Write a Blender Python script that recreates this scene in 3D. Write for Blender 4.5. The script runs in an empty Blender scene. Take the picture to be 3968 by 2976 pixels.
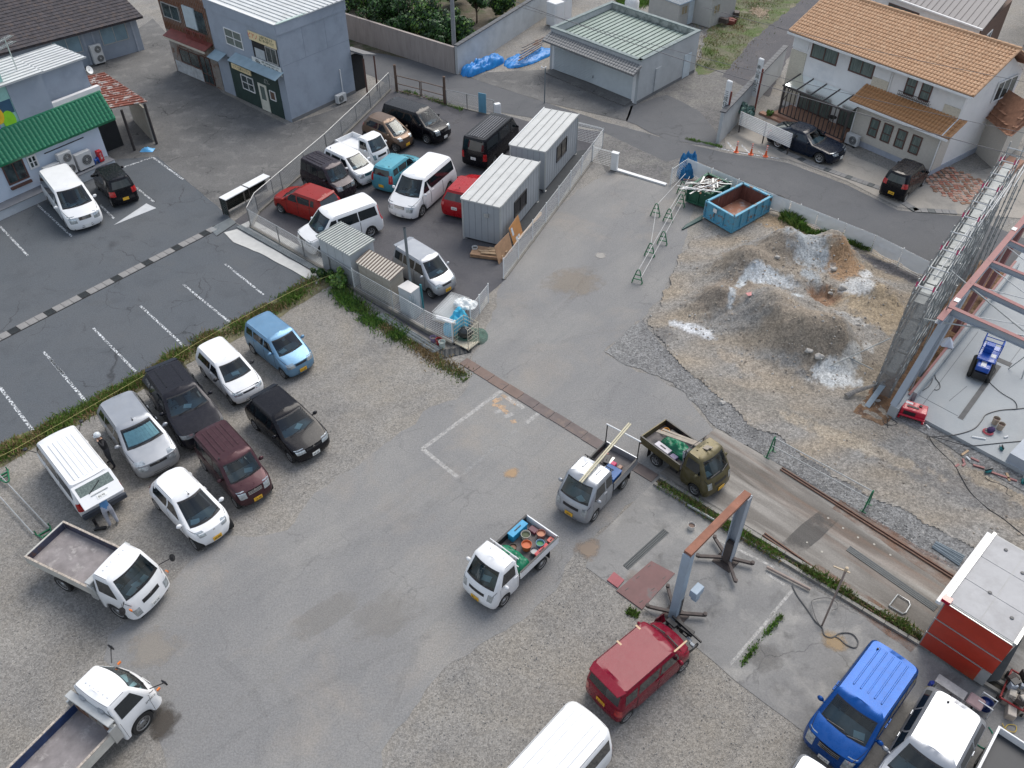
import bpy,bmesh,math,random
from mathutils import Vector,Matrix,noise
S = bpy.context.scene
COL = S.collection
R = math.radians
rnd = random.Random(7)
# ---------------------------------------------------------------- camera,sky,sun,exposure
CAMH = 23.6; PITCH = R(42.36); FPX = 3200.0; PW,PH = 3968,2976
cd = bpy.data.cameras.new('camera'); cam = bpy.data.objects.new('camera',cd); COL.objects.link(cam)
cam.location = (0,0,CAMH); cam.rotation_euler = (math.pi/2-PITCH,0,0)
cd.sensor_width = 36; cd.lens = 36*FPX/PW; cd.clip_end = 800; cd.clip_start = .5
S.camera = cam
SUN_EL,SUN_AZ = R(52),R(30)          # azimuth clockwise from +Y
w = bpy.data.worlds.new('World'); S.world = w; w.use_nodes = True
nt = w.node_tree; nt.nodes.clear()
out = nt.nodes.new('ShaderNodeOutputWorld'); bg = nt.nodes.new('ShaderNodeBackground')
sky = nt.nodes.new('ShaderNodeTexSky'); sky.sky_type = 'NISHITA'; sky.sun_disc = False
sky.sun_elevation = SUN_EL; sky.sun_rotation = SUN_AZ; sky.air_density = 1.2; sky.dust_density = 3.0; sky.ozone_density = 1
tc = nt.nodes.new('ShaderNodeTexCoord'); mp = nt.nodes.new('ShaderNodeMapping'); mp.inputs['Scale'].default_value = (1,1,1.7)
cn = nt.nodes.new('ShaderNodeTexNoise'); cn.inputs['Scale'].default_value = 2.6; cn.inputs['Detail'].default_value = 9; cn.inputs['Roughness'].default_value = .62
cr = nt.nodes.new('ShaderNodeValToRGB'); cr.color_ramp.elements[0].position = .38; cr.color_ramp.elements[1].position = .62
cc = nt.nodes.new('ShaderNodeTexNoise'); cc.inputs['Scale'].default_value = 5; cc.inputs['Detail'].default_value = 8
cr2 = nt.nodes.new('ShaderNodeValToRGB'); cr2.color_ramp.elements[0].position = .3; cr2.color_ramp.elements[1].position = .7
cr2.color_ramp.elements[0].color = (1.9,2.2,2.7,1); cr2.color_ramp.elements[1].color = (6.2,6.5,6.9,1)
mx = nt.nodes.new('ShaderNodeMixRGB')
L = nt.links.new
L(tc.outputs['Generated'],mp.inputs[0]); L(mp.outputs[0],cn.inputs[0]); L(mp.outputs[0],cc.inputs[0])
L(cn.outputs[0],cr.inputs[0]); L(cc.outputs[0],cr2.inputs[0]); L(cr.outputs[0],mx.inputs[0])
L(sky.outputs[0],mx.inputs[1]); L(cr2.outputs[0],mx.inputs[2]); L(mx.outputs[0],bg.inputs[0])
bg.inputs[1].default_value = 0.1; L(bg.outputs[0],out.inputs[0])
sd = bpy.data.lights.new('sun','SUN'); sd.energy = 1.5; sd.angle = R(42); sd.color = (1,.96,.9)
sun = bpy.data.objects.new('sun',sd); COL.objects.link(sun)
sdir = Vector((math.sin(SUN_AZ)*math.cos(SUN_EL),math.cos(SUN_AZ)*math.cos(SUN_EL),math.sin(SUN_EL)))
sun.rotation_euler = sdir.to_track_quat('Z','Y').to_euler()
S.view_settings.view_transform = 'Standard'; S.view_settings.look = 'None'
S.view_settings.gamma = 1; S.view_settings.use_curve_mapping = False; S.view_settings.exposure = 0.78
# ---------------------------------------------------------------- survey: photo reading -> true place
def ray(u,v):
 x = (u-PW/2)/FPX; y = -(v-PH/2)/FPX
 c,s = math.cos(PITCH),math.sin(PITCH)
 return Vector((x,c+y*s,-s+y*c))
def K(ox,oy,s):
 def f(u,v,z=0.0):
  d = ray(ox+u/s,oy+v/s); t = (z-CAMH)/d.z
  return Vector((d.x*t,d.y*t,z))
 f.ray = lambda u,v: ray(ox+u/s,oy+v/s)
 return f
A1,A2,A3,A4 = [K(x,0,2.212) for x in (0,1000,2000,2968)]
B1,B2,B3,B4 = K(0,700,2.212),K(1000,500,1.746),K(2000,700,2.212),K(2968,700,2.212)
C1,C2,C3,C4 = [K(x,1400,2.074) for x in (0,1000,2000,2968)]
D1,D2,D3,D4 = [K(x,2176,2.074) for x in (0,1000,2000,2968)]
V = K(0,0,2212/3968)
# ---------------------------------------------------------------- materials
MATS = {}
def _nm(name):
 m = bpy.data.materials.new(name); m.use_nodes = True
 nt = m.node_tree; b = nt.nodes['Principled BSDF']
 return m,nt,b
def _noise(nt,scale,detail=4,rough=.6,stretch=None,dist=0):
 tc = nt.nodes.new('ShaderNodeTexCoord'); n = nt.nodes.new('ShaderNodeTexNoise')
 n.inputs['Scale'].default_value = scale; n.inputs['Detail'].default_value = detail; n.inputs['Roughness'].default_value = rough
 n.inputs['Distortion'].default_value = dist
 if stretch:
  mp = nt.nodes.new('ShaderNodeMapping'); mp.inputs['Rotation'].default_value = (0,0,stretch[0]); mp.inputs['Scale'].default_value = (stretch[1],stretch[2],stretch[3] if len(stretch) > 3 else 1)
  mq = nt.nodes.new('ShaderNodeMapping'); mq.inputs['Scale'].default_value = mp.inputs['Scale'].default_value; mp.inputs['Scale'].default_value = (1,1,1)
  nt.links.new(tc.outputs['Object'],mp.inputs[0]); nt.links.new(mp.outputs[0],mq.inputs[0]); nt.links.new(mq.outputs[0],n.inputs[0])
 else: nt.links.new(tc.outputs['Object'],n.inputs[0])
 return n
def _ramp(nt,src,p0,p1,c0=(0,0,0,1),c1=(1,1,1,1)):
 r = nt.nodes.new('ShaderNodeValToRGB'); e = r.color_ramp.elements
 e[0].position,e[1].position = p0,p1; e[0].color,e[1].color = c0,c1
 nt.links.new(src,r.inputs[0]); return r
def _mix(nt,fac,a,b,mode='MIX'):
 m = nt.nodes.new('ShaderNodeMixRGB'); m.blend_type = mode
 for i,x in enumerate((fac,a,b)):
  if isinstance(x,(int,float)): m.inputs[i].default_value = x
  elif isinstance(x,tuple): m.inputs[i].default_value = x if len(x) == 4 else (*x,1)
  else: nt.links.new(x,m.inputs[i])
 return m
def c4(c): return (c[0],c[1],c[2],1)
def mat(name,col,rough=.6,metal=0,var=.12,scale=3,bump=0,bscale=30,spec=.5,coat=0,second=None,thr=(.55,.65),sscale=2,stretch=None,emit=0):
 if name in MATS: return MATS[name]
 m,nt,b = _nm(name)
 if isinstance(col,(int,float)): col = (col,)*3
 n = _noise(nt,scale,5,.65,stretch)
 lo = tuple(x*(1-var) for x in col); hi = tuple(min(1,x*(1+var)) for x in col)
 r = _ramp(nt,n.outputs[0],.3,.7,c4(lo),c4(hi)); o = r.outputs[0]
 if second:
  n2 = _noise(nt,sscale,7,.7,stretch); r2 = _ramp(nt,n2.outputs[0],*thr)
  o = _mix(nt,r2.outputs[0],o,c4(second)).outputs[0]
 nt.links.new(o,b.inputs['Base Color'])
 b.inputs['Roughness'].default_value = rough; b.inputs['Metallic'].default_value = metal
 b.inputs['Specular IOR Level'].default_value = spec; b.inputs['Coat Weight'].default_value = coat; b.inputs['Coat Roughness'].default_value = .04
 if bump:
  bn = _noise(nt,bscale,4,.6); bp = nt.nodes.new('ShaderNodeBump'); bp.inputs['Strength'].default_value = bump; bp.inputs['Distance'].default_value = .02
  nt.links.new(bn.outputs[0],bp.inputs['Height']); nt.links.new(bp.outputs[0],b.inputs['Normal'])
 MATS[name] = m; return m
def ground_mat(name,base,tints,speck=.25,sscale=16,crack=0,streak=None,bump=.4,rough=.9,attr=False,speck2=0,bsc=None):
 """tints: list of (colour,noise scale,lo,hi,amount[,stretch])"""
 m,nt,b = _nm(name); L = nt.links.new
 if attr:
  at = nt.nodes.new('ShaderNodeVertexColor'); at.layer_name = 'soil'; o = at.outputs[0]
 else: o = _mix(nt,0,c4(base),c4(base)).outputs[0]
 for t in tints:
  n = _noise(nt,t[1],6,.62,t[5] if len(t) > 5 else None,.4); r = _ramp(nt,n.outputs[0],t[2],t[3],(0,0,0,1),(t[4],)*3+(1,))
  o = _mix(nt,r.outputs[0],o,c4(t[0])).outputs[0]
 n = _noise(nt,sscale,3,.8); r = _ramp(nt,n.outputs[0],.32,.68,(1-speck,)*3+(1,),(1+speck,)*3+(1,))
 o = _mix(nt,1.0,o,r.outputs[0],'MULTIPLY').outputs[0]
 if speck2:
  v = nt.nodes.new('ShaderNodeTexVoronoi'); v.inputs['Scale'].default_value = sscale*.8
  tc = nt.nodes.new('ShaderNodeTexCoord'); L(tc.outputs['Object'],v.inputs['Vector'])
  hs = nt.nodes.new('ShaderNodeSeparateColor'); L(v.outputs['Color'],hs.inputs[0])
  r = _ramp(nt,hs.outputs[0],0,1,(1-speck2,)*3+(1,),(1+speck2,)*3+(1,))
  o = _mix(nt,1.0,o,r.outputs[0],'MULTIPLY').outputs[0]
 if crack:
  tc = nt.nodes.new('ShaderNodeTexCoord'); dn = nt.nodes.new('ShaderNodeTexNoise'); dn.inputs['Scale'].default_value = 1.3; dn.inputs['Detail'].default_value = 6
  L(tc.outputs['Object'],dn.inputs[0])
  ad = nt.nodes.new('ShaderNodeVectorMath'); ad.operation = 'MULTIPLY_ADD'; ad.inputs[1].default_value = (1.2,1.2,0)
  L(dn.outputs['Color'],ad.inputs[0]); L(tc.outputs['Object'],ad.inputs[2])
  v = nt.nodes.new('ShaderNodeTexVoronoi'); v.feature = 'DISTANCE_TO_EDGE'; v.inputs['Scale'].default_value = .42; L(ad.outputs[0],v.inputs['Vector'])
  r = _ramp(nt,v.outputs['Distance'],.0,.012,(1,1,1,1),(0,0,0,1))
  mn = _noise(nt,.35,3); mr = _ramp(nt,mn.outputs[0],.48,.6)
  k = _mix(nt,1.0,r.outputs[0],mr.outputs[0],'MULTIPLY'); k2 = _mix(nt,crack,(0,0,0),k.outputs[0])
  o = _mix(nt,k2.outputs[0],o,(.03,.03,.032)).outputs[0]
 L(o,b.inputs['Base Color']); b.inputs['Roughness'].default_value = rough; b.inputs['Specular IOR Level'].default_value = .25
 bn = _noise(nt,bsc or sscale*1.3,3,.8); bp = nt.nodes.new('ShaderNodeBump'); bp.inputs['Strength'].default_value = bump; bp.inputs['Distance'].default_value = .03
 L(bn.outputs[0],bp.inputs['Height']); L(bp.outputs[0],b.inputs['Normal'])
 MATS[name] = m; return m
def worn_mat(name,col,scale,lo,hi,rough=.7,maxa=1.0):
 """thin print or stain: shows the surface below where it has worn away"""
 m,nt,b = _nm(name); b.inputs['Base Color'].default_value = c4(col); b.inputs['Roughness'].default_value = rough
 n = _noise(nt,scale,6,.75); r = _ramp(nt,n.outputs[0],lo,hi,(0,0,0,1),(maxa,)*3+(1,))
 nt.links.new(r.outputs[0],b.inputs['Alpha']); MATS[name] = m; return m
def stain_mat(name,col,strength=.6,scale=1.2):
 m,nt,b = _nm(name); b.inputs['Base Color'].default_value = c4(col); b.inputs['Roughness'].default_value = .85
 tc = nt.nodes.new('ShaderNodeTexCoord'); g = nt.nodes.new('ShaderNodeTexGradient'); g.gradient_type = 'SPHERICAL'
 mp = nt.nodes.new('ShaderNodeMapping'); mp.inputs['Location'].default_value = (-1,-1,0); mp.inputs['Scale'].default_value = (2,2,0)
 nt.links.new(tc.outputs['Generated'],mp.inputs[0]); nt.links.new(mp.outputs[0],g.inputs[0])
 n = _noise(nt,scale,7,.7); ml = nt.nodes.new('ShaderNodeMath'); ml.operation = 'MULTIPLY_ADD'
 nt.links.new(n.outputs[0],ml.inputs[0]); ml.inputs[1].default_value = 1.6;
 ad = nt.nodes.new('ShaderNodeMath'); ad.operation = 'SUBTRACT'; nt.links.new(g.outputs[0],ad.inputs[0]); ad.inputs[1].default_value = 1.0
 nt.links.new(ad.outputs[0],ml.inputs[2])
 r = _ramp(nt,ml.outputs[0],.05,.45,(0,0,0,1),(strength,)*3+(1,)); nt.links.new(r.outputs[0],b.inputs['Alpha'])
 MATS[name] = m; return m
def glass_mat(name,tint,gloss=.03):
 m = bpy.data.materials.new(name); m.use_nodes = True; nt = m.node_tree; nt.nodes.clear()
 o = nt.nodes.new('ShaderNodeOutputMaterial'); t = nt.nodes.new('ShaderNodeBsdfTransparent'); t.inputs[0].default_value = c4(tint)
 g = nt.nodes.new('ShaderNodeBsdfGlossy'); g.inputs['Roughness'].default_value = gloss; g.inputs[0].default_value = (.95,1,1,1)
 f = nt.nodes.new('ShaderNodeFresnel'); f.inputs[0].default_value = 1.65; x = nt.nodes.new('ShaderNodeMixShader')
 nt.links.new(f.outputs[0],x.inputs[0]); nt.links.new(t.outputs[0],x.inputs[1]); nt.links.new(g.outputs[0],x.inputs[2]); nt.links.new(x.outputs[0],o.inputs[0])
 MATS[name] = m; return m
# ---------------------------------------------------------------- mesh helpers
class MB:
 def __init__(s): s.v = []; s.f = []; s.mi = []; s.cur = 0
 def add(s,vs,fs):
  o = len(s.v); s.v += [Vector(p) for p in vs]
  for f in fs: s.f.append([i+o for i in f]); s.mi.append(s.cur)
  return s
 def box(s,x0,x1,y0,y1,z0,z1,M=None):
  vs = [Vector((x,y,z)) for z in (z0,z1) for y in (y0,y1) for x in (x0,x1)]
  if M: vs = [M @ p for p in vs]
  return s.add(vs,[(0,2,3,1),(4,5,7,6),(0,1,5,4),(1,3,7,5),(3,2,6,7),(2,0,4,6)])
 def prism(s,poly,z0,z1,M=None):
  n = len(poly); vs = [Vector((p[0],p[1],z0)) for p in poly]+[Vector((p[0],p[1],z1)) for p in poly]
  if M: vs = [M @ p for p in vs]
  return s.add(vs,[tuple(range(n))[::-1],tuple(range(n,2*n))]+[(i,(i+1) % n,n+(i+1) % n,n+i) for i in range(n)])
 def bar(s,a,b,w,h=None,up=Vector((0,0,1))):
  a,b = Vector(a),Vector(b); d = b-a
  if d.length < 1e-6: return s
  h = h or w; x = d.normalized(); y = up.cross(x)
  if y.length < 1e-3: y = Vector((0,1,0)).cross(x)
  y.normalize(); z = x.cross(y); vs = []
  for p in (a,b):
   for i,j in ((-1,-1),(1,-1),(1,1),(-1,1)): vs.append(p+y*(i*w/2)+z*(j*h/2))
  return s.add(vs,[(3,2,1,0),(4,5,6,7),(0,1,5,4),(1,2,6,5),(2,3,7,6),(3,0,4,7)])
 def tube(s,pts,r,n=6,caps=True):
  pts = [Vector(p) for p in pts]; rings = []; N = len(pts); o = len(s.v); y0 = None
  for i,p in enumerate(pts):
   d = (pts[min(i+1,N-1)]-pts[max(i-1,0)])
   d = d.normalized() if d.length > 1e-9 else Vector((0,0,1))
   if y0 is None: y0 = d.orthogonal().normalized()
   y = (y0-d*y0.dot(d)); y = y.normalized() if y.length > 1e-4 else d.orthogonal().normalized(); y0 = y
   z = d.cross(y); rr = r[i] if isinstance(r,(list,tuple)) else r
   s.v += [p+(y*math.cos(2*math.pi*k/n)+z*math.sin(2*math.pi*k/n))*rr for k in range(n)]
  for i in range(N-1):
   for k in range(n):
    s.f.append([o+i*n+k,o+i*n+(k+1) % n,o+(i+1)*n+(k+1) % n,o+(i+1)*n+k]); s.mi.append(s.cur)
  if caps:
   s.f.append([o+k for k in range(n)][::-1]); s.f.append([o+(N-1)*n+k for k in range(n)]); s.mi += [s.cur]*2
  return s
 def lathe(s,prof,n=16,M=None,caps=False):
  o = len(s.v)
  for r,z in prof:
   for k in range(n):
    p = Vector((r*math.cos(2*math.pi*k/n),r*math.sin(2*math.pi*k/n),z)); s.v.append(M @ p if M else p)
  for i in range(len(prof)-1):
   for k in range(n): s.f.append([o+i*n+k,o+i*n+(k+1) % n,o+(i+1)*n+(k+1) % n,o+(i+1)*n+k]); s.mi.append(s.cur)
  if caps:
   s.f.append([o+k for k in range(n)][::-1]); s.f.append([o+(len(prof)-1)*n+k for k in range(n)]); s.mi += [s.cur]*2
  return s
 def grid(s,fn,nu,nv):
  vs = [fn(i/nu,j/nv) for j in range(nv+1) for i in range(nu+1)]
  return s.add(vs,[(j*(nu+1)+i,j*(nu+1)+i+1,(j+1)*(nu+1)+i+1,(j+1)*(nu+1)+i) for j in range(nv) for i in range(nu)])
 def quad(s,a,b,c,d): return s.add([a,b,c,d],[(0,1,2,3)])
 def B(s,name,m,parent=None,smooth=0,w=0,bevel=0):
  me = bpy.data.meshes.new(name)
  off = parent.matrix_basis.inverted() if (w and parent is not None) else None
  vs = [off @ p for p in s.v] if off else s.v
  me.from_pydata([tuple(p) for p in vs],[],s.f)
  ms = m if isinstance(m,(list,tuple)) else [m]
  for q in ms: me.materials.append(q)
  if len(ms) > 1:
   for p,i in zip(me.polygons,s.mi): p.material_index = i
  if smooth:
   for p in me.polygons: p.use_smooth = True
   me.set_sharp_from_angle(angle=R(smooth))
  o = bpy.data.objects.new(name,me); COL.objects.link(o)
  if parent is not None: o.parent = parent
  if bevel:
   md = o.modifiers.new('bevel','BEVEL'); md.width = bevel; md.segments = 1; md.limit_method = 'ANGLE'
  return o
def tag(o,label=None,cat=None,group=None,kind=None):
 if label: o['label'] = label
 if cat: o['category'] = cat
 if group: o['group'] = group
 if kind: o['kind'] = kind
 return o
def thing(name,label,cat,loc=(0,0,0),rz=0,group=None):
 o = bpy.data.objects.new(name,None); COL.objects.link(o); o.empty_display_size = .3
 o.location = loc; o.rotation_euler = (0,0,rz); o.matrix_basis = Matrix.Translation(loc) @ Matrix.Rotation(rz,4,'Z')
 return tag(o,label,cat,group)
def link(name,me,parent,M):
 o = bpy.data.objects.new(name,me); COL.objects.link(o); o.parent = parent; o.matrix_basis = M; return o
def copy_tree(o,parent=None):
 c = o.copy(); COL.objects.link(c)
 if parent is not None: c.parent = parent
 for ch in list(o.children): copy_tree(ch,c)
 return c
def text(s,size,m,parent,M,name='lettering',ext=.002):
 cu = bpy.data.curves.new(name,'FONT'); cu.body = s; cu.size = size; cu.align_x = 'CENTER'; cu.align_y = 'CENTER'; cu.extrude = ext; cu.resolution_u = 2
 t = bpy.data.objects.new(name,cu); me = bpy.data.meshes.new_from_object(t); bpy.data.objects.remove(t)
 me.materials.clear(); me.materials.append(m)
 return link(name,me,parent,M)
def Rz(a): return Matrix.Rotation(a,4,'Z')
def T(x,y,z=0): return Matrix.Translation((x,y,z))
class Wall:
 """vertical plane through o,running along angle a; n is its outward side (right-hand side of the run if side=1)"""
 def __init__(s,o,a,side=1):
  s.o = Vector((o[0],o[1],0)); s.u = Vector((math.cos(a),math.sin(a),0)); s.n = Vector((math.sin(a),-math.cos(a),0))*side; s.a = a
  s.M = Matrix(((s.u.x,s.n.x,0,s.o.x),(s.u.y,s.n.y,0,s.o.y),(0,0,1,0),(0,0,0,1)))
 def px(s,K_,u,v,d=0):
  r = K_.ray(u,v); c = Vector((0,0,CAMH)); o = s.o+s.n*d
  t = (o-c).dot(s.n)/r.dot(s.n); p = c+r*t
  return ((p-o).dot(s.u),p.z)
 def p(s,a,z,d=0): return s.o+s.u*a+s.n*d+Vector((0,0,z))
 def box(s,mb,s0,s1,z0,z1,d0,d1): return mb.box(s0,s1,d0,d1,z0,z1,s.M)
 def face(s,q,z,d): # matrix for flat lettering facing outward: x along view-right,y up
  x = s.u if s.u.cross(Vector((0,0,1))).dot(s.n) > 0 else -s.u
  y = Vector((0,0,1)); p = s.p(q,z,d)
  return Matrix(((x.x,y.x,s.n.x,p.x),(x.y,y.y,s.n.y,p.y),(x.z,y.z,s.n.z,p.z),(0,0,0,1)))
def wpar(o): return o.matrix_basis.inverted()
# ---------------------------------------------------------------- palette
M_gravel = ground_mat('gravel',(.235,.226,.213),[((.29,.277,.255),.35,.45,.7,.6),((.155,.153,.15),.8,.5,.75,.6),((.28,.25,.205),.22,.45,.65,.6),((.3,.285,.26),.3,.5,.68,.55,(-.87,.3,1.5)),((.16,.155,.15),.25,.52,.7,.5,(-.87,.35,1.6))],.3,24,bump=.7,speck2=.24)
M_asph = ground_mat('faded_asphalt',(.218,.217,.216),[((.285,.277,.262),.13,.42,.66,.9),((.18,.181,.183),.3,.45,.75,.6,(-.87,.35,1.6)),((.3,.27,.235),.3,.52,.72,.6),((.165,.172,.178),1.7,.52,.8,.35,(-.87,.22,1.6))],.2,17,crack=.25,bump=.5)
M_lot = ground_mat('dark_asphalt',(.1,.111,.124),[((.115,.122,.13),.22,.4,.7,.7),((.075,.083,.092),.7,.5,.75,.6),((.12,.12,.118),.5,.58,.8,.5)],.2,20,crack=.7,bump=.4)
M_lot2 = ground_mat('yard_asphalt',(.095,.094,.102),[((.13,.127,.13),.3,.42,.7,.6),((.07,.07,.078),.9,.5,.75,.5)],.2,20,crack=.35,bump=.4)
M_road = ground_mat('road_asphalt',(.115,.118,.124),[((.145,.146,.15),.25,.42,.7,.6),((.09,.094,.1),.8,.5,.75,.5)],.14,24,crack=.45,bump=.3)
M_conc = ground_mat('old_concrete',(.235,.232,.226),[((.16,.16,.162),.4,.45,.7,.7),((.33,.32,.3),.6,.48,.66,.9),((.11,.108,.105),1.1,.54,.72,.75)],.12,18,crack=.5,bump=.25)
M_conc2 = ground_mat('weathered_concrete',(.15,.148,.145),[((.1,.1,.1),.35,.42,.68,.8),((.235,.23,.22),1.1,.52,.75,.8),((.07,.07,.072),2.2,.56,.8,.6)],.22,14,crack=.9,bump=.3)
M_slab = ground_mat('fresh_concrete',(.36,.385,.4),[((.31,.33,.345),.3,.42,.7,.8),((.42,.43,.43),.9,.5,.75,.5)],.05,18,bump=.12,rough=.7)
M_dirt = ground_mat('dirt',(.36,.3,.23),[((.26,.23,.2),.9,.5,.75,.35)],.35,15,bump=.9,attr=True,speck2=.25)
M_grav2 = ground_mat('dark_gravel',(.2,.2,.2),[((.24,.24,.235),.5,.45,.7,.6),((.12,.12,.12),1.2,.5,.7,.7)],.4,18,bump=1.0,speck2=.35)
M_grassgr = ground_mat('mossy_ground',(.13,.13,.085),[((.09,.13,.04),.6,.42,.6,.9),((.24,.21,.16),.9,.52,.7,.8)],.35,12,bump=.8)
M_grav3 = ground_mat('lane_gravel',(.17,.165,.158),[((.12,.118,.12),.25,.45,.65,.8),((.23,.225,.2),.8,.5,.7,.6)],.3,12,bump=.8,speck2=.2)
M_paint = worn_mat('worn_white_paint',(.62,.65,.67),11,.47,.54)
M_paintf = worn_mat('faded_white_paint',(.55,.54,.52),5,.3,.62,maxa=.75)
M_painto = worn_mat('faded_orange_paint',(.62,.42,.26),5,.35,.6,maxa=.7)
M_lime = worn_mat('lime_dust',(.75,.76,.76),3,.42,.62)
# ---------------------------------------------------------------- ground
def xy(p): return (p[0],p[1])
def rough(poly,amp,step=.5,seed=0):
 out = []; n = len(poly)
 for i in range(n):
  a = Vector(poly[i][:2]+(0,)) if isinstance(poly[i],tuple) else Vector((poly[i][0],poly[i][1],0))
  b = poly[(i+1) % n]; b = Vector((b[0],b[1],0)); d = (b-a); k = max(1,int(d.length/step)); q = Vector((-d.y,d.x,0)).normalized() if d.length > 0 else Vector()
  for j in range(k):
   p = a+d*(j/k)
   o = noise.noise(Vector((p.x*1.1+seed,p.y*1.1,3.1)))*amp+noise.noise(Vector((p.x*4+seed,p.y*4,7.7)))*amp*.5
   out.append(p+q*(o if j else o*.5))
 return out
def sheet(name,poly,z,m,amp=0,step=.35,parent=None,kind='structure',thick=0):
 poly = [Vector((p[0],p[1],0)) for p in poly]
 if amp: poly = rough(poly,amp,step)
 bm = bmesh.new(); vs = [bm.verts.new((p.x,p.y,z)) for p in poly]; f = bm.faces.new(vs)
 if f.normal.z < 0: f.normal_flip()
 bm.normal_update()
 if f.normal.z < 0: bmesh.ops.reverse_faces(bm,faces=[f])
 if thick:
  r = bmesh.ops.extrude_face_region(bm,geom=[f]);
  for e in r['geom']:
   if isinstance(e,bmesh.types.BMVert): e.co.z -= thick
 bmesh.ops.triangulate(bm,faces=bm.faces[:])
 me = bpy.data.meshes.new(name); bm.to_mesh(me); bm.free(); me.materials.append(m)
 o = bpy.data.objects.new(name,me); COL.objects.link(o)
 if parent is not None: o.parent = parent; me.transform(wpar(parent))
 elif kind: o['kind'] = kind
 return o
g = MB(); g.quad((-260,-120,0),(260,-120,0),(260,420,0),(-260,420,0)); tag(g.B('ground',M_gravel),kind='structure')
def VP(*p): return [V(*q) for q in p]
central = VP((1310,372),(1440,396),(1500,440),(1470,560),(1432,640),(1385,690),(1345,725),(1305,760),(1350,790),(1420,815),(1480,850),(1520,905),(1548,935),
             (1500,985),(1430,1040),(1380,1075),(1330,1120),(1285,1165),(1240,1190),(1200,1275),(1130,1340),(1050,1385),(960,1440),(890,1530),(840,1600),(800,1760),
             (395,1780),(360,1640),(330,1560),(240,1470),(222,1425),(232,1375),(300,1320),(400,1225),(470,1158),(560,1160),(620,1145),(650,1110),(680,1065),(745,1020),(820,970),
             (880,925),(930,880),(985,862),(1012,830),(1020,780),(1040,745),(1085,610),(1200,450))
sheet('asphalt_yard',central,.006,M_asph,.22,.3)
sheet('car_park',VP((-420,1260),(-420,560),(0,440),(150,395),(240,345),(300,335),(340,338),(490,462),(506,480),(690,598),(600,650),(420,752),(270,838),(100,925),(0,975)),.006,M_lot,.05)
yard = VP((175,150),(330,40),(480,200),(620,270),(800,210),(880,130),(846,180),(640,390),(500,440),(490,462),(340,338),(245,345),(225,300))
sheet('concrete_yard',yard,.010,M_conc2,.04)
sheet('fenced_yard',VP((506,478),(640,385),(848,180),(880,196),(1060,240),(1140,262),(1300,285),(1200,450),(1085,610),(1050,640),(1000,745),(930,735),(700,590)),.010,M_lot2,.05)
sheet('road',VP((560,60),(700,45),(990,160),(1180,222),(1300,262),(1440,300),(1565,330),(1700,352),(1830,400),(1940,455),(2093,470),(2330,560),(2330,700),(2040,600),(1900,535),(1700,430),(1480,338),(1440,350),(1290,280),(1065,240),(860,190)),.014,M_road,.05)
sheet('garage_forecourt',VP((990,160),(1190,150),(1370,225),(1355,262),(1180,222)),.018,M_conc2,.06)
sheet('side_lane',VP((1370,225),(1500,150),(1520,70),(1680,-30),(1760,-60),(1765,20),(1700,130),(1550,310),(1440,300),(1355,262)),.010,M_grav3,.25)
sheet('lane_asphalt',VP((1362,230),(1440,205),(1510,240),(1550,290),(1548,320),(1440,302),(1352,262)),.018,M_road,.15)
sheet('far_lane_asphalt',VP((1560,165),(1640,70),(1770,-50),(1850,-60),(1700,130),(1660,210)),.014,ground_mat('worn_lane',(.1,.098,.105),[((.14,.13,.13),.6,.5,.7,.6)],.3,12),.15)
sheet('grass_plot',VP((1500,165),(1530,60),(1590,-60),(1800,-60),(1660,60),(1620,90),(1570,150)),.018,M_grassgr,.3)
sheet('house_forecourt',VP((1565,300),(1700,240),(1850,340),(2000,400),(2230,340),(2330,480),(2093,465),(1940,448),(1830,392),(1705,345),(1568,322)),.018,ground_mat('pale_concrete',(.34,.315,.28),[((.2,.195,.185),.7,.5,.7,.7),((.4,.37,.33),.3,.45,.7,.5)],.1,20,crack=.3,bump=.2),.02)
sheet('entrance_gravel',VP((1310,285),(1345,300),(1480,335),(1445,395),(1310,372),(1290,340)),.012,M_grav3,.08)
padA = VP((1410,1045),(1440,1062),(1560,1150),(1740,1262),(1890,1345),(2052,1432),(2240,1560),(2300,1800),(1900,1750),(1735,1580),(1600,1480),(1480,1378),(1330,1272),(1265,1225),(1285,1165))
sheet('lift_pad',padA,.012,M_conc,.03)
padB = VP((1545,925),(1650,985),(1790,1070),(2062,1232),(2240,1340),(2240,1505),(2080,1425),(1900,1312),(1600,1128),(1425,1022),(1500,965))
sheet('track_slab',padB,.016,ground_mat('stained_concrete',(.25,.235,.215),[((.13,.118,.105),.4,.42,.62,.95,(.8,.3,1.6)),((.38,.36,.33),.6,.5,.68,.85,(.8,.22,2)),((.22,.13,.085),.5,.55,.75,.6,(.8,.15,2))],.12,18,bump=.2),.02)
sheet('ballast',VP((1305,760),(1345,725),(1385,690),(1430,745),(1480,800),(1600,890),(1760,990),(2100,1180),(2230,1260),(2230,1335),(2062,1232),(1790,1068),(1650,984),(1548,925),(1520,895),(1480,848),(1420,812),(1350,788)),.018,M_grav2,.16)
sheet('gravel_apron',VP((1850,830),(1910,890),(2120,1010),(2300,1110),(2300,1010),(2120,940),(1960,860)),.020,M_grav2,.25)
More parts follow.
